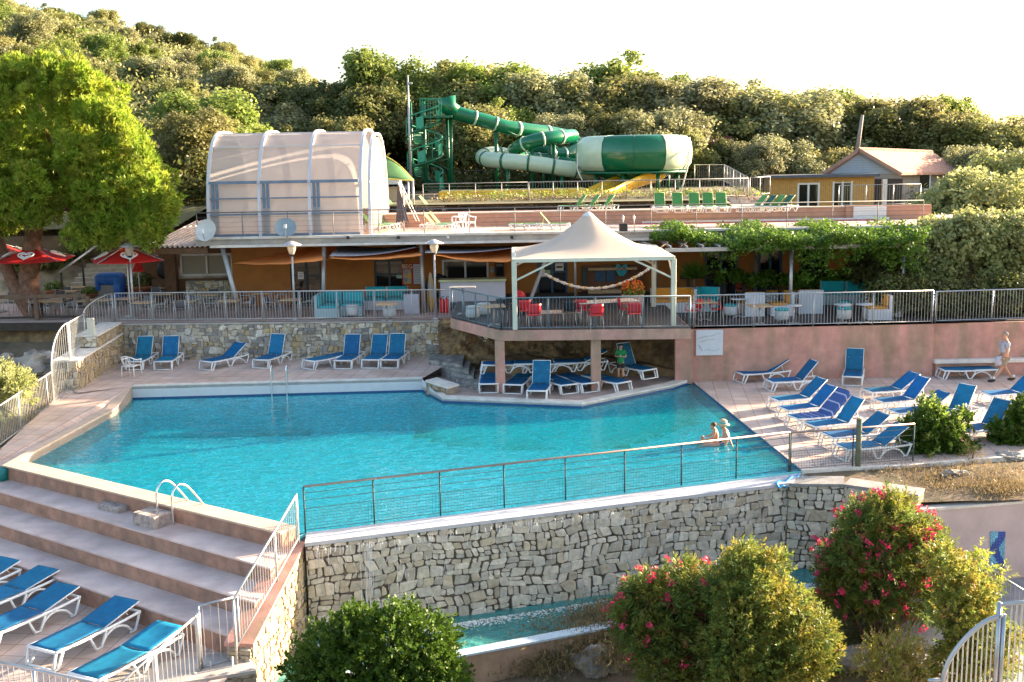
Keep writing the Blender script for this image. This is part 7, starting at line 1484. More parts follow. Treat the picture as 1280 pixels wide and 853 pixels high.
# ================================================================== VEGETATION
def leaf_mesh(name, c, n, size, m, parent, elong=1.6, jitter=.35, up=0.0, fold=True):
    """c: centres (N,3), n: preferred normals (N,3); every leaf a small lens-shaped face"""
    N = len(c); r = RNG; n = n+r.normal(0, jitter, (N,3)); n /= np.linalg.norm(n,axis=1)[:,None]+1e-9
    a = r.normal(0,1,(N,3)); a[:,2] += up; a -= n*(a*n).sum(1)[:,None]; a /= np.linalg.norm(a,axis=1)[:,None]+1e-9; b = np.cross(n,a)
    s = size*r.uniform(.65,1.35,(N,1)); L = a*s*elong*.5; W = b*s*.5
    v = np.stack([c-L, c+W+n*s*.10, c+L, c-W+n*s*.10], 1).reshape(-1,3)
    me = bpy.data.meshes.new(name); me.vertices.add(4*N); me.vertices.foreach_set('co', v.ravel()); me.loops.add(4*N); me.loops.foreach_set('vertex_index', np.arange(4*N)); me.polygons.add(N); me.polygons.foreach_set('loop_start', np.arange(0,4*N,4)); me.polygons.foreach_set('loop_total', np.full(N,4)); me.update(); me.validate()
    me.materials.append(m); o = bpy.data.objects.new(name, me); scene.collection.objects.link(o); o.parent = parent; return o
def lobes(rad, k, spread=.62, lr=(.35,.55), flat=0.0, seed=0):
    rr = np.random.default_rng(seed); out = []; rad = np.array(rad)
    ax = rr.uniform(-.25,.25,2)
    for i in range(k):
        d = rr.normal(0,1,3); d /= np.linalg.norm(d)
        if d[2] < 0: d[2] *= .55
        q = spread*rr.uniform(.35,1.0)**.6*(1.25 if rr.random() < .22 else 1); s = rr.uniform(0,1)**1.6
        p = d*q*rad; p[:2] += ax*rad[:2]*(p[2]/rad[2]); out.append((p, (lr[0]+(lr[1]-lr[0])*s)*rad.min()*(1.15-.35*q), d))
    return out
def foliage(rad, n, k, seed, spread=.62, lr=(.35,.55), shell=.75, clump=0, cl_r=.1):
    rr = np.random.default_rng(seed); lb = lobes(rad,k,spread,lr,1,seed); wts = np.array([l[1]**2 for l in lb]); wts /= wts.sum(); idx = rr.choice(len(lb), n if not clump else n//clump, p=wts)
    C = np.array([lb[i][0] for i in idx]); Rr = np.array([lb[i][1] for i in idx]); d = rr.normal(0,1,(len(idx),3)); d /= np.linalg.norm(d,axis=1)[:,None]
    rad_ = Rr*(shell+(1-shell)*rr.random(len(idx))**.5*1.35)*(1+.24*np.sin(d[:,0]*6+d[:,2]*5+seed+idx)*np.cos(d[:,1]*5+idx*1.7)); p = C+d*rad_[:,None]
    if clump:
        p = np.repeat(p,clump,0)+rr.normal(0,cl_r,(len(p)*clump,3)); d = np.repeat(d,clump,0)
    nn = d*.6+np.array([0,0,.5]); return p, nn
def limbs(h0, rad, cz, tr, seed, k=7, m=BARK, parent=None, lean=0):
    rr = random.Random(seed); t = MB(); top = V(lean, 0, cz); t.tube(crm([V(0,0,-.3),V(lean*.2+.1,.05,h0*.6),V(lean*.5,-.05,h0),top],3), [tr*1.25]+[tr*(1-.06*i) for i in range(9)], 8)
    for i in range(k):
        a = 2*math.pi*i/k+rr.uniform(-.4,.4); e_ = V(lean+rad[0]*.75*math.cos(a), rad[1]*.75*math.sin(a), cz+rad[2]*rr.uniform(-.15,.6)); s_ = V(lean*.6,0,lerp(h0*.8,cz,rr.uniform(0,.7))); mid = lerp(s_,e_,.5)+V(0,0,rr.uniform(0,.4)); t.tube([s_,mid,e_], [tr*.45,tr*.28,tr*.08], 6)
    return t
def make_tree(seed, rad=(3.3,3.3,3.0), trunk=2.4, n=26000, leaf=.16, m=L_OLIVE, k=44, name='oak_tree', lr=(.15,.40)):
    t = thing(name, 'tree', 'tree'); cz = trunk+rad[2]*.75; p, nn = foliage(rad, n, k, seed, .88, lr, .55, clump=7, cl_r=.16); p[:,2] += cz
    leaf_mesh('crown', p, nn, leaf, m, t, 1.3, .55); limbs(trunk, rad, cz, .2, seed, 7, parent=t).build('trunk', BARK, t, True); return t
PROT = []
def set_mat(o, m):
    for c in o.children:
        if c.name.startswith('crown'): c.material_slots[0].link = 'OBJECT'; c.material_slots[0].material = m
protos = [make_tree(11), make_tree(12, (2.9,2.9,3.9), 2.6, k=50), make_tree(13, (3.7,3.4,2.9), 2.2, k=56), make_tree(14, (2.6,2.6,3.0), 2.8, k=34, lr=(.16,.46))]
used = [False]*4
def tree_at(i, loc, sc, rz, m, label, group):
    if used[i]: o = copy_tree(protos[i])
    else: o = protos[i]; used[i] = True
    place(o, loc, rz, label, group, sc); set_mat(o, m); return o
rt = random.Random(21)
KIND = {'o':(L_OLIVE,'olive green holm oak'),'g':(L_GREEN,'fresh green leafy tree'),'d':(L_DARK,'dark evergreen oak'),'y':(L_GREY,'greyish olive oak')}
hgt = [7.0,8.3,6.7,7.6]
line = [ # u, v of the top, y, kind, width factor, place words
 (262,92,66,'g',1.0,'directly left above the dome'),(222,112,60,'o',1.0,'between the big pine and the dome'),(300,140,74,'g',.9,'just above the left end of the dome'),
 (330,104,84,'y',1,'above the middle of the dome'),(368,96,88,'d',1,'above the dome, right of its middle'),(408,92,90,'o',1,'above the right end of the dome'),(440,98,86,'d',1,'left of the slide tower'),
 (352,140,78,'d',.9,'close behind the dome roof'),(420,128,80,'o',.9,'behind the right shoulder of the dome'),
 (490,52,90,'g',.85,'tallest one left of the slide tower'),(520,66,94,'g',1,'behind the slide tower'),(556,72,90,'o',1,'above the start of the green slide'),(598,72,92,'g',1,'above the upper green slide'),(640,70,95,'o',1,'above the middle of the slides'),(575,110,82,'o',.9,'close behind the upper slide tube'),(630,118,84,'g',.9,'right behind the slide tubes'),
 (680,84,90,'y',1,'above the right end of the slide tubes'),(712,86,94,'g',1,'left above the round bowl'),(742,78,90,'o',1,'above the left half of the round bowl'),(778,58,95,'g',1,'tallest one above the round bowl'),(700,125,80,'y',.9,'close behind the left side of the bowl'),(760,120,81,'d',.9,'close behind the round bowl'),(815,112,80,'y',1,'greyish and close above the right end of the bowl'),(800,86,96,'o',1,'behind the bowl, set back'),
 (845,92,90,'y',1.1,'right above the bowl'),(885,84,96,'g',1,'bright topped right of the bowl'),(905,98,90,'o',1,'between the bowl and the cabin'),(940,96,94,'y',1,'above the flat cabin roof, left'),(980,108,90,'y',1.2,'big greyish one above the cabin'),(1010,102,97,'g',1,'set back above the cabin'),(1050,104,95,'o',1,'left of the leaning utility pole'),(1085,120,90,'d',1,'right of the leaning utility pole'),(1118,116,92,'o',1,'above the tiled roof ridge'),(1155,114,97,'g',.9,'set back above the tiled roof'),(1185,124,90,'o',1,'above the right slope of the tiled roof'),(1200,118,99,'g',.8,'tall thin one right of the tiled roof'),(1232,140,88,'o',1.2,'at the right side above the tiled house'),(1272,146,90,'d',1.1,'farthest right by the picture edge'),(1300,150,86,'o',1.1,'half cut by the right picture edge'),
 (900,150,79,'d',.85,'low and dark between the bowl and the cabin'),(945,160,78,'y',.9,'greyish, just left of the cabin roof'),(985,150,80,'y',.9,'greyish, just behind the cabin roof'),(1030,165,82,'o',.8,'beside the dark red roof'),(860,140,78,'o',.85,'right end of the bowl, in front of the others'),
 (1215,165,80,'y',.9,'greyish at the right end of the tiled roof'),(1262,170,78,'o',1,'in front at the far right'),(455,105,96,'o',1,'set back between dome and tower'),(475,92,84,'d',.8,'dark beside the gravel track')]
for i, (u,v,y,k,wf,wd) in enumerate(line):
    pi = i % 4; tp = PY(u,v,y); zg = hill_z(tp.x,y); s = (tp.z-zg)/(hgt[pi]); 
    if s < .5: s = .5
    tree_at(pi, (tp.x,y,zg-(.9 if y < 84 else .3)), (s*wf*1.12,s*wf*1.12,s*.90), rt.uniform(0,6.28), KIND[k][0], '%s %s' % (KIND[k][1], wd), 'trees behind the upper deck')
# hillside wood
pts_ = []
cand = 0
while len(pts_) < 240 and cand < 20000:
    cand += 1; b = rt.uniform(-.50,-.10) if rt.random() < .86 else rt.uniform(-.10,.50); y = 90+110*rt.random()**.75
    if b > -.10: y = rt.uniform(98,122)
    x = b*y; mind = 4.0 if y < 140 else 5.0
    if all((x-q[0])**2+(y-q[1])**2 > mind**2 for q in pts_): pts_.append((x,y))
for i, (x,y) in enumerate(pts_):
    k = rt.choice('ooggdyy'); s = rt.uniform(.48,.82)*(1.0 if b > -.10 else .95); tree_at(i%4, (x,y,hill_z(x,y)-.3), (s*rt.uniform(1.1,1.5),s*rt.uniform(1.1,1.5),s*rt.uniform(.85,1.25)), rt.uniform(0,6.28), KIND[k][0], 'rounded tree in the dense wood covering the hillside', 'trees of the wooded hillside')
# undergrowth of the wood
def scrub(name, x0, x1, y0, y1, n, leaf, m, zoff=.5, zs=.8, fn=hill_z, clump=12):
    xs_ = RNG.uniform(-1,1,n//clump); rows = []
    for _ in range(n//clump):
        y = RNG.uniform(y0,y1); x = RNG.uniform(x0,x1)*(y/y0 if name == 'hill_scrub' else 1); rows.append((x,y,fn(x,y)+zoff*RNG.random()))
    c = np.repeat(np.array(rows),clump,0)+RNG.normal(0,1,(n//clump*clump,3))*np.array([.45,.45,.35])*zs; o = leaf_mesh(name, c, np.tile([0,0,1.],(len(c),1)), leaf, m, None, 1.3, .9); o['kind'] = 'stuff'; return o
scrub('hill_scrub', -50, 30, 84, 190, 60000, .34, L_OLIVE, 1.2, 2.0); scrub('hill_scrub', -50, -6, 90, 195, 150000, .27, L_GREEN, 3.6, 1.9, clump=110); scrub('hill_scrub', -50, -6, 90, 195, 150000, .27, L_GREY, 3.6, 1.9, clump=110); scrub('hill_scrub', -50, -6, 90, 195, 150000, .27, L_OLIVE, 3.6, 1.9, clump=110)
scrub('wood_edge_undergrowth', -26, -9, 56, 84, 40000, .22, L_DARK, 2.2, 1.3); scrub('slide_area_undergrowth', -10, 30, 76, 86, 26000, .22, L_DARK, .9, 1.2)
scrub('dry_flowering_strip', X(540,57,240), X(935,57,240), 55.6, 56.6, 3000, .07, L_DRY, .15, .3, lambda x,y: 6.1)
scrub('low_green_strip', X(560,60,240), X(940,60,240), 57, 59, 3000, .10, L_GREEN, .2, .35, lambda x,y: 6.1)
# big pine
pn = thing('umbrella_pine','large bright green pine with a forked trunk towering over the cafe terrace','tree', P(38,400,ZT)+V(0,.8,0)); bp_ = pn.location.copy(); pyy = bp_.y+.6
cc = PY(66,178,pyy); m = MB(); loc = lambda u,v,y=pyy: PY(u,v,y)-bp_
m.tube(crm([V(.05,0,-.6),loc(36,360),loc(40,320),loc(44,280),loc(60,240),loc(80,200)],4),[.46]*4+[.40]*6+[.34]*5+[.26]*6,12); m.tube(crm([V(-.05,0,-.2),loc(16,352),loc(2,315),loc(-14,270),loc(-20,220)],4),[.36]*4+[.28]*6+[.20]*7,10)
for (a,b,r_) in [((44,285),(0,268),.13),((46,275),(110,262),.14),((50,262),(150,240),.14),((70,225),(170,190),.11),((60,240),(20,170),.12),((75,205),(110,130),.11),((75,210),(40,110),.11),((-15,270),(-60,200),.12),((100,262),(185,262),.08)]:
    p0,p1 = loc(*a),loc(*b); m.tube([p0,lerp(p0,p1,.5)+V(0,rt.uniform(-.8,.8),.25),p1+V(0,rt.uniform(-1.5,1.5),0)],[r_,r_*.7,r_*.3],6)
m.build('trunk', BARKP, pn, True)
# needle tufts on shaped lobes
lob = []
for (u,v,r_) in [(0,120,1.35),(40,108,1.35),(85,118,1.3),(125,145,1.3),(20,165,1.5),(70,165,1.6),(115,190,1.4),(160,190,1.15),(180,225,1.1),(192,262,.9),(150,240,1.25),(110,240,1.3),(60,225,1.4),(10,220,1.4),(-40,150,1.6),(-60,220,1.5),(150,275,.95),(185,285,.7),(100,282,.85),(140,292,.65),(50,265,.8),(10,262,.9),(-30,275,1.1),(15,95,.8),(60,92,.7),(205,250,.6),(100,100,.6),(145,165,.8)]:
    for dy in (-1.6,.2,1.8):
        if r_ < .9 and dy > 0: continue
        q_ = loc(u+rt.uniform(-8,8),v+rt.uniform(-8,8),pyy+dy*1.25)
        for k in range(7):
            dd_ = V(rt.gauss(0,1),rt.gauss(0,1)-.4,rt.gauss(0,1)+.1).normalized()*r_*rt.uniform(.45,.85); lob.append((q_+dd_, rt.uniform(.26,.46)))
def tufts(lob, n, per, ln, rr):
    w_ = np.array([r**2 for _,r in lob]); w_ /= w_.sum(); idx = rr.choice(len(lob), n, p=w_); C = np.array([tuple(lob[i][0]) for i in idx]); Rr = np.array([lob[i][1] for i in idx]); d = rr.normal(0,1,(n,3)); d /= np.linalg.norm(d,axis=1)[:,None]; p = C+d*(Rr*rr.uniform(.80,1.05,n)*(1+.13*np.sin(d[:,0]*9+d[:,1]*7+C[:,0])))[:,None]
    out = d*.7+np.array([0,0,.75]); P_ = np.repeat(p,per,0); D = np.repeat(out,per,0)+rr.normal(0,.55,(n*per,3)); D /= np.linalg.norm(D,axis=1)[:,None]; return P_, D, ln
def needles(name, P_, D, ln, m, parent, wd=.035):
    N=len(P_); rr=RNG; s=np.cross(D, rr.normal(0,1,(N,3))); s/=np.linalg.norm(s,axis=1)[:,None]+1e-9; L=ln*rr.uniform(.7,1.2,(N,1)); v=np.stack([P_-s*wd*.6,P_+D*L*.55-s*wd, P_+D*L, P_+D*L*.55+s*wd],1).reshape(-1,3)
    me=bpy.data.meshes.new(name); me.vertices.add(4*N); me.vertices.foreach_set('co',v.ravel()); me.loops.add(4*N); me.loops.foreach_set('vertex_index',np.arange(4*N)); me.polygons.add(N); me.polygons.foreach_set('loop_start',np.arange(0,4*N,4)); me.polygons.foreach_set('loop_total',np.full(N,4)); me.update(); me.validate(); me.materials.append(m); o=bpy.data.objects.new(name,me); scene.collection.objects.link(o); o.parent=parent; return o
a_ = tufts(lob, 19000, 11, .27, RNG); needles('crown', a_[0], a_[1], a_[2], L_PINE, pn, .026)
# right hand trees beside the house and terrace
def shaped_tree(name, label, base, lob_px, y, n, leaf, m, trunk_px=None, tr=.18, per=6, elong=1.4, depth=1.0, dys=(-1,0,1)):
    t = thing(name, label, 'tree', base); L=[]
    for (u,v,r_) in lob_px:
        for dy in dys: L.append((PY(u+rt.uniform(-4,4),v+rt.uniform(-4,4),y+dy*r_*depth)-base, r_*rt.uniform(.75,1.0)))
    w_=np.array([r**2 for _,r in L]); w_/=w_.sum(); idx=RNG.choice(len(L), n//per, p=w_); C=np.array([tuple(L[i][0]) for i in idx]); Rr=np.array([L[i][1] for i in idx]); d=RNG.normal(0,1,(len(idx),3)); d/=np.linalg.norm(d,axis=1)[:,None]
    p=C+d*(Rr*RNG.uniform(.7,1.05,len(idx))*(1+.12*np.sin(d[:,0]*8+d[:,2]*6+C[:,0]*3)))[:,None]; cr=leaf*.8; p=np.repeat(p,per,0)+RNG.normal(0,cr,(len(p)*per,3)); d=np.repeat(d,per,0); o=leaf_mesh('crown' if name != 'bush' else 'foliage', p, d*.6+np.array([0,0,.45]), leaf, m, t, elong, .55)
    mb=MB(); c0=PY(lob_px[0][0],lob_px[0][1],y)-base
    for l,r_ in L[::3]: mb.tube([V(0,0,-.1), lerp(V(0,0,0),l,.5)+V(0,0,-.1), l], [tr,tr*.6,tr*.2], 6)
    mb.build('trunk' if name != 'bush' else 'stems', BARK, t, True); return t
shaped_tree('olive_tree','large grey-green tree rising between the timber cabin fence and the right picture edge', V(PY(1205,290,57).x,57,5.0), [(1190,262,1.6),(1225,245,1.45),(1165,285,1.2),(1215,290,1.6),(1260,285,1.6),(1275,250,1.4),(1200,232,.95),(1160,265,.95),(1295,290,1.5)], 57, 40000, .145, L_OLV, depth=.8)
shaped_tree('olive_tree','low spreading grey-green tree overhanging the right end of the vine pergola', V(PY(1190,400,43.8).x,43.8,ZR), [(1165,305,.8),(1190,300,.9),(1225,302,1.0),(1262,302,1.0),(1180,328,.9),(1240,330,.95),(1295,325,1.0),(1150,325,.7),(1210,285,.75),(1270,285,.8),(1165,285,.6),(1240,283,.7),(1290,290,.8),(1300,300,.9)], 43.8, 38000, .11, L_OLV, depth=.7)
shaped_tree('olive_tree','pale olive tree at the right edge behind the large grey-green tree', V(PY(1265,250,64).x,64,4.5), [(1265,215,1.4),(1290,235,1.5),(1235,205,.9),(1300,205,1.1),(1255,240,1.3)], 64, 15000, .14, L_OLV)
# hedge behind the right railing
hd = [ (1105+i*17, 372+((i*37)%9)-4, .78) for i in range(12)]
shaped_tree('hedge','dark green hedge growing behind the railing at the right end', V(PY(1190,400,41.6).x,41.3,ZR), hd, 41.6, 26000, .10, L_DARK, depth=.5, tr=.04)
shaped_tree('hedge','dense dark hanging creeper at the right part of the pergola', V(PY(1100,400,44.5).x,44.8,ZR), [(1080,335,.8),(1105,345,.8),(1130,340,.9),(1150,350,.8),(1110,320,.7),(1090,318,.6),(1140,320,.8)], 44.8, 16000, .11, L_DARK, depth=.7, tr=.04)
# climbing vine on the pergola
vn = thing('climbing_vine','bright green climbing vine spread over the pergola roof','climber', V(px0,PYf,zpg)); N=54000; u=RNG.random(N//6); w2=RNG.random(N//6)
xx = lerp(px0+.0,px1+.2,u); yy = lerp(PYf-.25,PYb+.1,w2**1.25); top = .18+.30*RNG.random(N//6)+.18*np.sin(xx*2.1)+.1*np.sin(xx*5.7+1); hang = (RNG.random(N//6) < .33)*(yy < PYf+1.6)
dr = np.clip(.35+.45*np.sin(xx*1.7+.5)+.3*np.sin(xx*4.1)+ (u>.55)*.5,0.1,1.5)
zz = np.where(hang, -RNG.random(N//6)**1.5*dr, top*RNG.random(N//6)**.4); keep_ = ~((u < .26) & (yy < PYf+ 2.6-8*u) & True)
c = np.stack([xx,yy,zpg+.1+zz],1)[keep_]-np.array(vn.location); c = np.repeat(c,6,0)+RNG.normal(0,.07,(len(c)*6,3)); leaf_mesh('leaves', c, np.tile([0,-.25,.9],(len(c),1)), .088, L_VINE, vn, 1.25, .5)
m=MB()
for k in range(14): x=lerp(0,px1-px0,k/13); m.tube(crm([V(x,.3,.1),V(x+.5,1.6,.2),V(x+.2,3.2,.15),V(x+.9,5.2,.2)],3), .03, 5)
m.tube(crm([V(PY(1131,340,44).x-px0,2.6,-2.4),V(PY(1125,330,44).x-px0,2.4,-1),V(PY(1110,310,44).x-px0,2,.1)],4),.05,6); m.build('stems', BARK, vn, True)
sh2 = shaped_tree('climber','low leafy garland on the dark rail behind the lounge seats', V(PY(990,400,45.6).x,45.6,ZR), [(900+i*13,347+((i*5)%4),.24) for i in range(15)], 45.6, 6000, .10, L_VINE, tr=.015, dys=(0,))
dr_ = thing('dark_rail','dark timber screen rail behind the lounge seating','railing', V(PY(880,347,45.8).x,45.8,ZR)); a,b=PY(850,347,45.9),PY(1090,347,45.9); MB().box(((a.x+b.x)/2,45.9,a.z),(b.x-a.x,.1,.14)).build('top_rail', DARKW, dr_, world=True)
for uu in (860,905,930,975,1035,1085): p=PY(uu,360,45.9); MB().box((p.x,45.9,(ZR+a.z)/2),(.14,.14,a.z-ZR-.15)).build('post', DARKW, dr_, world=True)
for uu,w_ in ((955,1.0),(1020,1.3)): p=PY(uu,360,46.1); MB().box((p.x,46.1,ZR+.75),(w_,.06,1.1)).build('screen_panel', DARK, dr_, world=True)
yp = thing('potted_yucca','spiky yellow-green yucca in a dark pot behind the orange sofa','plant', V(PY(868,368,45.2).x,45.2,ZR)); MB().lathe([(.28,0),(.36,.55)], n=16).build('pot', DARKW, yp, True)
n_=220; d=RNG.normal(0,1,(n_,3)); d[:,2]=np.abs(d[:,2])+.3; d/=np.linalg.norm(d,axis=1)[:,None]; needles('leaves', np.tile([0,0,1.15],(n_,1))+d*.05, d, .75, L_VINE, yp, .035); MB().tube([V(0,0,.5),V(0,0,1.2)],.07,8).build('stem', BARK, yp, True)
# flowers in the planter, pots
def puff(name, base, c, r, n, leaf, m, el=1.4, parent=None, jit=.6):
    d=RNG.normal(0,1,(n,3)); d/=np.linalg.norm(d,axis=1)[:,None]; p=np.array(c)+d*np.array(r)*(RNG.random(n)**.4)[:,None]; return leaf_mesh(name, p, d+np.array([0,0,.3]), leaf, m, parent, el, jit)
puff('leaves', None, (0,0,.85), (.42,.42,.30), 500, .10, L_GREEN, parent=ptg); puff('flowers', None, (0,0,1.0), (.44,.44,.28), 420, .09, mat('orange_petals',(.65,.16,.02),.6,transl=.3), 1.0, parent=ptg)
for t in POTS:
    r_, h_ = t['_fr'], t['_fh']; puff('leaves', None, (0,0,h_+r_*.35), (r_*1.1,r_*1.1,r_*.6), 420, .10, L_GREEN if r_ != .62 else L_DARK, parent=t); del t['_fr']; del t['_fh']
ag = thing('agave_bush','dark spiky bush on the bank beside the garden stairs','plant', V(PY(95,325,52.0).x,52.0,PY(95,328,52.0).z)); n_=260; d=RNG.normal(0,1,(n_,3)); d[:,2]=np.abs(d[:,2])+.15; d/=np.linalg.norm(d,axis=1)[:,None]; needles('leaves', d*.05, d, 1.0, L_DARK, ag, .035)
puff('scrub_on_bank', None, (PY(40,330,53).x,53,PY(40,330,53).z), (2.2,1.2,.5), 2500, .16, L_OLIVE)['kind']='stuff'
puff('scrub_above_bank', None, (PY(60,290,58).x,58.5,6.0), (8.5,1.5,1.0), 9000, .2, L_OLIVE)['kind']='stuff'
# ---- foreground bushes
def bush(name, label, lob_px, y, base, n, leaf, elong, m, per=5, depth=.9, flowers=0, fy=None, m2=None, dys=(-1,0,1), cl=1.0, fsz=.05, up=.2, shell=(.72,1.04)):
    t = thing(name, label, 'bush', base); L=[]
    for (u,v,r_) in lob_px:
        for dy in dys: L.append((PY(u+rt.uniform(-5,5),v+rt.uniform(-5,5),y+dy*r_*depth)-base, r_*rt.uniform(.75,1.0)))
    w_=np.array([r**2 for _,r in L]); w_/=w_.sum()
    def pts(n, per, cr, lo=shell[0], hi=shell[1]):
        idx=RNG.choice(len(L), n//per, p=w_); C=np.array([tuple(L[i][0]) for i in idx]); Rr=np.array([L[i][1] for i in idx]); d=RNG.normal(0,1,(len(idx),3)); d/=np.linalg.norm(d,axis=1)[:,None]
        p=C+d*(Rr*RNG.uniform(lo,hi,len(idx))*(1+.14*np.sin(d[:,0]*9+d[:,2]*8+C[:,0]*4)))[:,None]; return np.repeat(p,per,0)+RNG.normal(0,cr,(len(p)*per,3)), np.repeat(d,per,0)
    def shoots(ns, k, ln, lo=.72, hi=1.02):
        B, D = pts(ns, 1, .01, lo, hi); D = D*.75+np.array([0,0,.55])+RNG.normal(0,.28,(len(B),3)); D /= np.linalg.norm(D,axis=1)[:,None]; Ls = ln*RNG.uniform(.5,1.25,len(B)); T = np.tile(np.linspace(.15,1,k),len(B)); Br = np.repeat(B,k,0); Dr = np.repeat(D,k,0); Lr = np.repeat(Ls,k)
        C = Br+Dr*(T*Lr)[:,None]; rad = RNG.normal(0,1,C.shape); rad -= Dr*(rad*Dr).sum(1)[:,None]; rad /= np.linalg.norm(rad,axis=1)[:,None]+1e-9
        ax = Dr*(.55+.5*T)[:,None]+rad*.8; ax /= np.linalg.norm(ax,axis=1)[:,None]; return C, ax, B+D*Ls[:,None]
    def sleaf(nm, C, ax, mm):
        N=len(C); s=leaf*RNG.uniform(.7,1.3,(N,1)); nn=np.cross(ax, RNG.normal(0,1,(N,3))); nn+=np.array([0,0,.3]); b_=np.cross(ax,nn); b_/=np.linalg.norm(b_,axis=1)[:,None]+1e-9; Lf=s*elong; v=np.stack([C, C+ax*Lf*.5+b_*s*.5, C+ax*Lf-np.array([0,0,.12])*Lf, C+ax*Lf*.5-b_*s*.5],1).reshape(-1,3)
        me=bpy.data.meshes.new(nm); me.vertices.add(4*N); me.vertices.foreach_set('co',v.ravel()); me.loops.add(4*N); me.loops.foreach_set('vertex_index',np.arange(4*N)); me.polygons.add(N); me.polygons.foreach_set('loop_start',np.arange(0,4*N,4)); me.polygons.foreach_set('loop_total',np.full(N,4)); me.update(); me.validate(); me.materials.append(mm); o=bpy.data.objects.new(nm,me); scene.collection.objects.link(o); o.parent=t
    k_ = 13; sh_ln = max(.16, leaf*elong*2.2)
    C,ax,tip = shoots(n//k_, k_, sh_ln, .45, 1.0); sleaf('leaves', C, ax, m)
    if m2: C,ax,tip2 = shoots(n//k_//3, k_, sh_ln, .85, 1.08); sleaf('yellow_leaves', C, ax, m2)
    if flowers:
        _,_,tp_ = shoots(flowers, 2, sh_ln, .93, 1.06); C = np.repeat(tp_,16,0)+RNG.normal(0,fsz*.75,(len(tp_)*16,3)); leaf_mesh('flowers', C, RNG.normal(0,1,C.shape), fsz, FLOWER, t, 1.1, .9)
    mb=MB()
    for l,r_ in L[::2]: mb.tube([V(rt.uniform(-.15,.15),0,-.1), lerp(V(0,0,0),l,.55)+V(0,0,-.05), l*1.0], [.035,.022,.008], 5)
    mb.build('stems', BARK, t, True); return t
bush('laurel_bush','glossy dark green rounded bush below the waterfall wall at the bottom', [(400,815,.50),(440,800,.55),(490,795,.58),(535,805,.50),(460,775,.28),(545,835,.45),(380,840,.40),(505,775,.30),(430,845,.6),(490,850,.6),(560,850,.4),(400,865,.5),(540,870,.6),(470,880,.6),(560,812,.2),(435,775,.2)], 19.2, V(PY(465,900,19.2).x,19.2,-3.3), 52000, .044, 1.9, L_LAUREL, per=3, up=1.2)
bush('oleander_bush','oleander bush with scattered pink flowers right of the small basin', [(810,750,.42),(845,745,.45),(880,735,.42),(800,790,.45),(840,790,.55),(885,780,.55),(820,830,.5),(870,830,.6),(785,770,.25),(800,750,.25),(850,715,.22)], 21.0, V(PY(845,880,21).x,21,-3.4), 34000, .028, 4.6, L_OLEAN, per=5, flowers=150, up=.7)
bush('yellowing_bush','broad yellow-green bush with bronze tips in the bottom centre right', [(930,720,.40),(955,740,.50),(985,770,.52),(1010,800,.48),(930,780,.62),(960,820,.62),(1000,830,.5),(910,810,.55),(905,740,.4),(935,695,.2),(1030,815,.25),(920,850,.6),(980,860,.5),(970,705,.22)], 20.2, V(PY(955,900,20.2).x,20.2,-3.4), 48000, .030, 3.2, L_OLEAN, per=5, m2=L_YELL, up=.6)
bush('oleander_bush','tall oleander covered with bright pink flowers in front of the stone wall', [(1075,665,.42),(1110,650,.45),(1140,665,.42),(1060,700,.50),(1105,700,.60),(1155,700,.50),(1050,740,.42),(1095,745,.60),(1140,745,.55),(1175,720,.30),(1120,632,.25),(1080,640,.22),(1035,715,.22),(1165,680,.25)], 23.0, V(PY(1105,840,23).x,23,-3.1), 46000, .028, 4.6, L_OLEAN, per=5, flowers=340, up=.7)
bush('golden_bush','golden yellow-green bush beside the dark sloping handrail', [(1190,720,.38),(1215,735,.38),(1190,760,.42),(1225,770,.38),(1205,795,.42),(1175,700,.28),(1235,790,.3),(1215,825,.4),(1245,830,.35),(1190,830,.4),(1260,800,.25)], 20.0, V(PY(1210,870,20).x,20,-2.9), 30000, .036, 1.9, L_YELL, per=5, m2=L_GREEN)
bush('low_round_shrub','low rounded dry shrub between the pink oleander and the curved railing', [(1105,815,.32),(1130,810,.34),(1150,825,.28),(1110,840,.36),(1140,845,.36),(1085,830,.2),(1125,870,.4)], 19.5, V(PY(1125,900,19.5).x,19.5,-3.2), 16000, .022, 1.6, L_YELL, per=4, m2=L_DRY)
bush('sapling','thin pale yellow-green sapling in front of the blue mosaic', [(1225,690,.10),(1232,700,.12),(1224,705,.10),(1248,715,.10),(1255,710,.08),(1238,725,.12),(1228,715,.10),(1243,740,.1),(1215,700,.06)], 23.6, V(PY(1240,790,23.6).x,23.6,-2.5), 800, .030, 3.6, leafmat('leaf_lime',(.32,.36,.06),tr=.4,rnd=0,huev=0), per=5, up=.4)
bush('round_bush','round green bush at the edge of the right deck beside the green-grey post', [(1165,535,.42),(1145,548,.44),(1185,545,.44),(1155,565,.5),(1190,568,.46),(1140,572,.38),(1208,568,.30),(1170,590,.42),(1160,518,.26),(1133,540,.24),(1198,530,.2)], 29.5, V(PY(1168,602,29.5).x,29.5,-.15), 26000, .055, 1.9, L_LAUREL, per=4, m2=L_GREEN)
bush('round_bush','round green bush cut by the right picture edge on the soil bed', [(1275,530,.36),(1262,548,.36),(1285,555,.45),(1265,570,.34),(1295,530,.4),(1280,512,.22),(1250,540,.2)], 30.2, V(PY(1275,585,30.2).x,30.2,-.1), 24000, .055, 1.9, L_LAUREL, per=4, m2=L_GREEN)
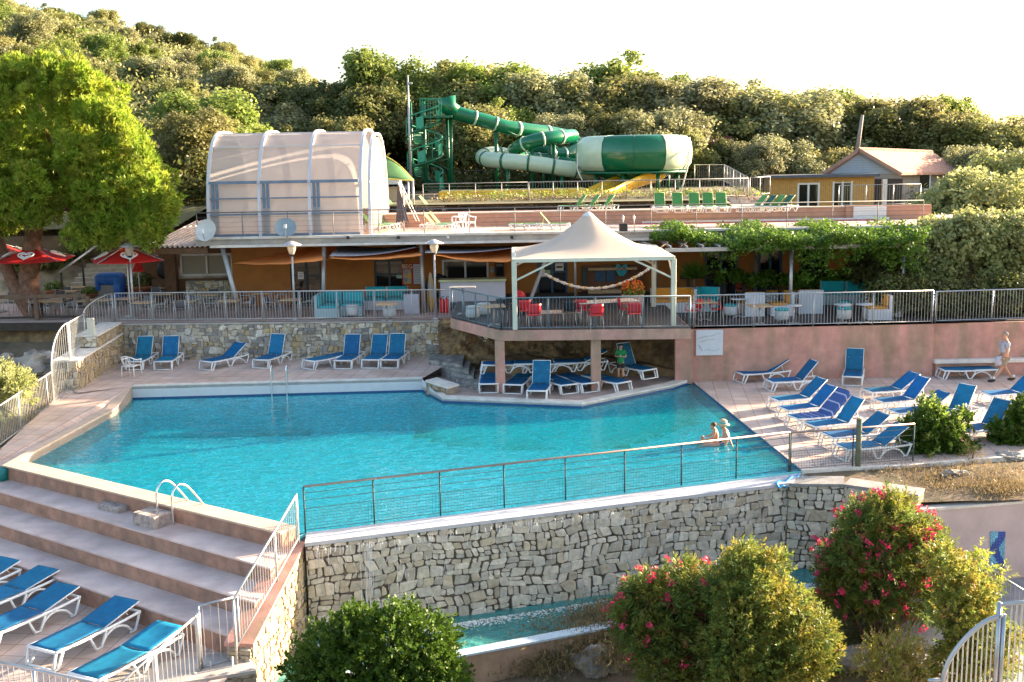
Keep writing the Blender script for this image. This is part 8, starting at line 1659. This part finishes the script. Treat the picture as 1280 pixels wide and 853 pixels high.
bush('dry_stalks','tuft of tall dry stalks between the two round bushes', [(1213,590,.14),(1218,575,.12),(1210,600,.14),(1216,560,.08)], 28.3, V(PY(1213,612,28.3).x,28.3,-.25), 900, .012, 12, L_DRY, per=3, up=2)
bush('evergreen_bush','yellow-green needle bush at the left edge below the cafe terrace', [(5,480,.45),(18,492,.42),(-10,495,.6),(8,515,.4),(28,505,.22),(30,480,.18)], 34.0, V(PY(5,545,34).x,34,.1), 14000, .035, 4, L_OLV, per=5, up=1.2)
def dry(name, cx, n, m, leaf=.02, el=9, z=0):
    c = np.array([tuple(P(u+RNG.normal(0,su),v+RNG.normal(0,sv),zz)) for (u,v,su,sv,zz) in cx for _ in range(n//len(cx))]); 
    if name == 'dry_grass':
        A0, B0 = fA, fC; s_ = (B0.x-A0.x)*(c[:,1]-A0.y)-(B0.y-A0.y)*(c[:,0]-A0.x); c = c[s_ > .25*math.hypot(B0.x-A0.x,B0.y-A0.y)]
    c[:,2]+=RNG.random(len(c))*(.55 if name == 'dry_brush' else .22); o=leaf_mesh(name,c,RNG.normal(0,1,(len(c),3))*np.array([1,1,.25]),leaf,m,None,el,.3,up=1.6); o['kind']='stuff'; return o
dry('dry_grass', [(60,480,25,10,.35),(45,520,22,12,.05),(20,560,14,10,-.1),(70,505,10,6,.2),(-10,540,20,12,.0),(30,540,20,8,0)], 6500, L_DRY, .022, 9)
dry('dry_brush', [(660,835,30,8,-2.9),(700,815,30,10,-2.7),(740,800,25,10,-2.6),(770,785,20,8,-2.5),(640,845,25,6,-3.0),(760,825,20,10,-2.8),(600,848,15,5,-3)], 30000, L_DRY, .022, 5); dry('green_brush', [(700,815,30,10,-2.7),(740,800,25,10,-2.6),(1060,800,30,15,-2.9),(1010,845,30,6,-3.0)], 9000, L_OLEAN, .02, 5)
dry('dry_litter', [(1060,800,30,15,-2.9),(1040,770,18,12,-2.7),(1150,800,20,15,-2.8),(1000,850,30,6,-3.0)], 5000, L_DRY, .025, 3)
dry('bed_grass', [(1200,592,35,6,-.15),(1250,600,25,8,-.15),(1120,592,30,4,-.15),(1215,612,40,5,-.2),(1170,605,30,6,-.2),(1260,615,20,5,-.2)], 9000, L_DRY, .014, 7)
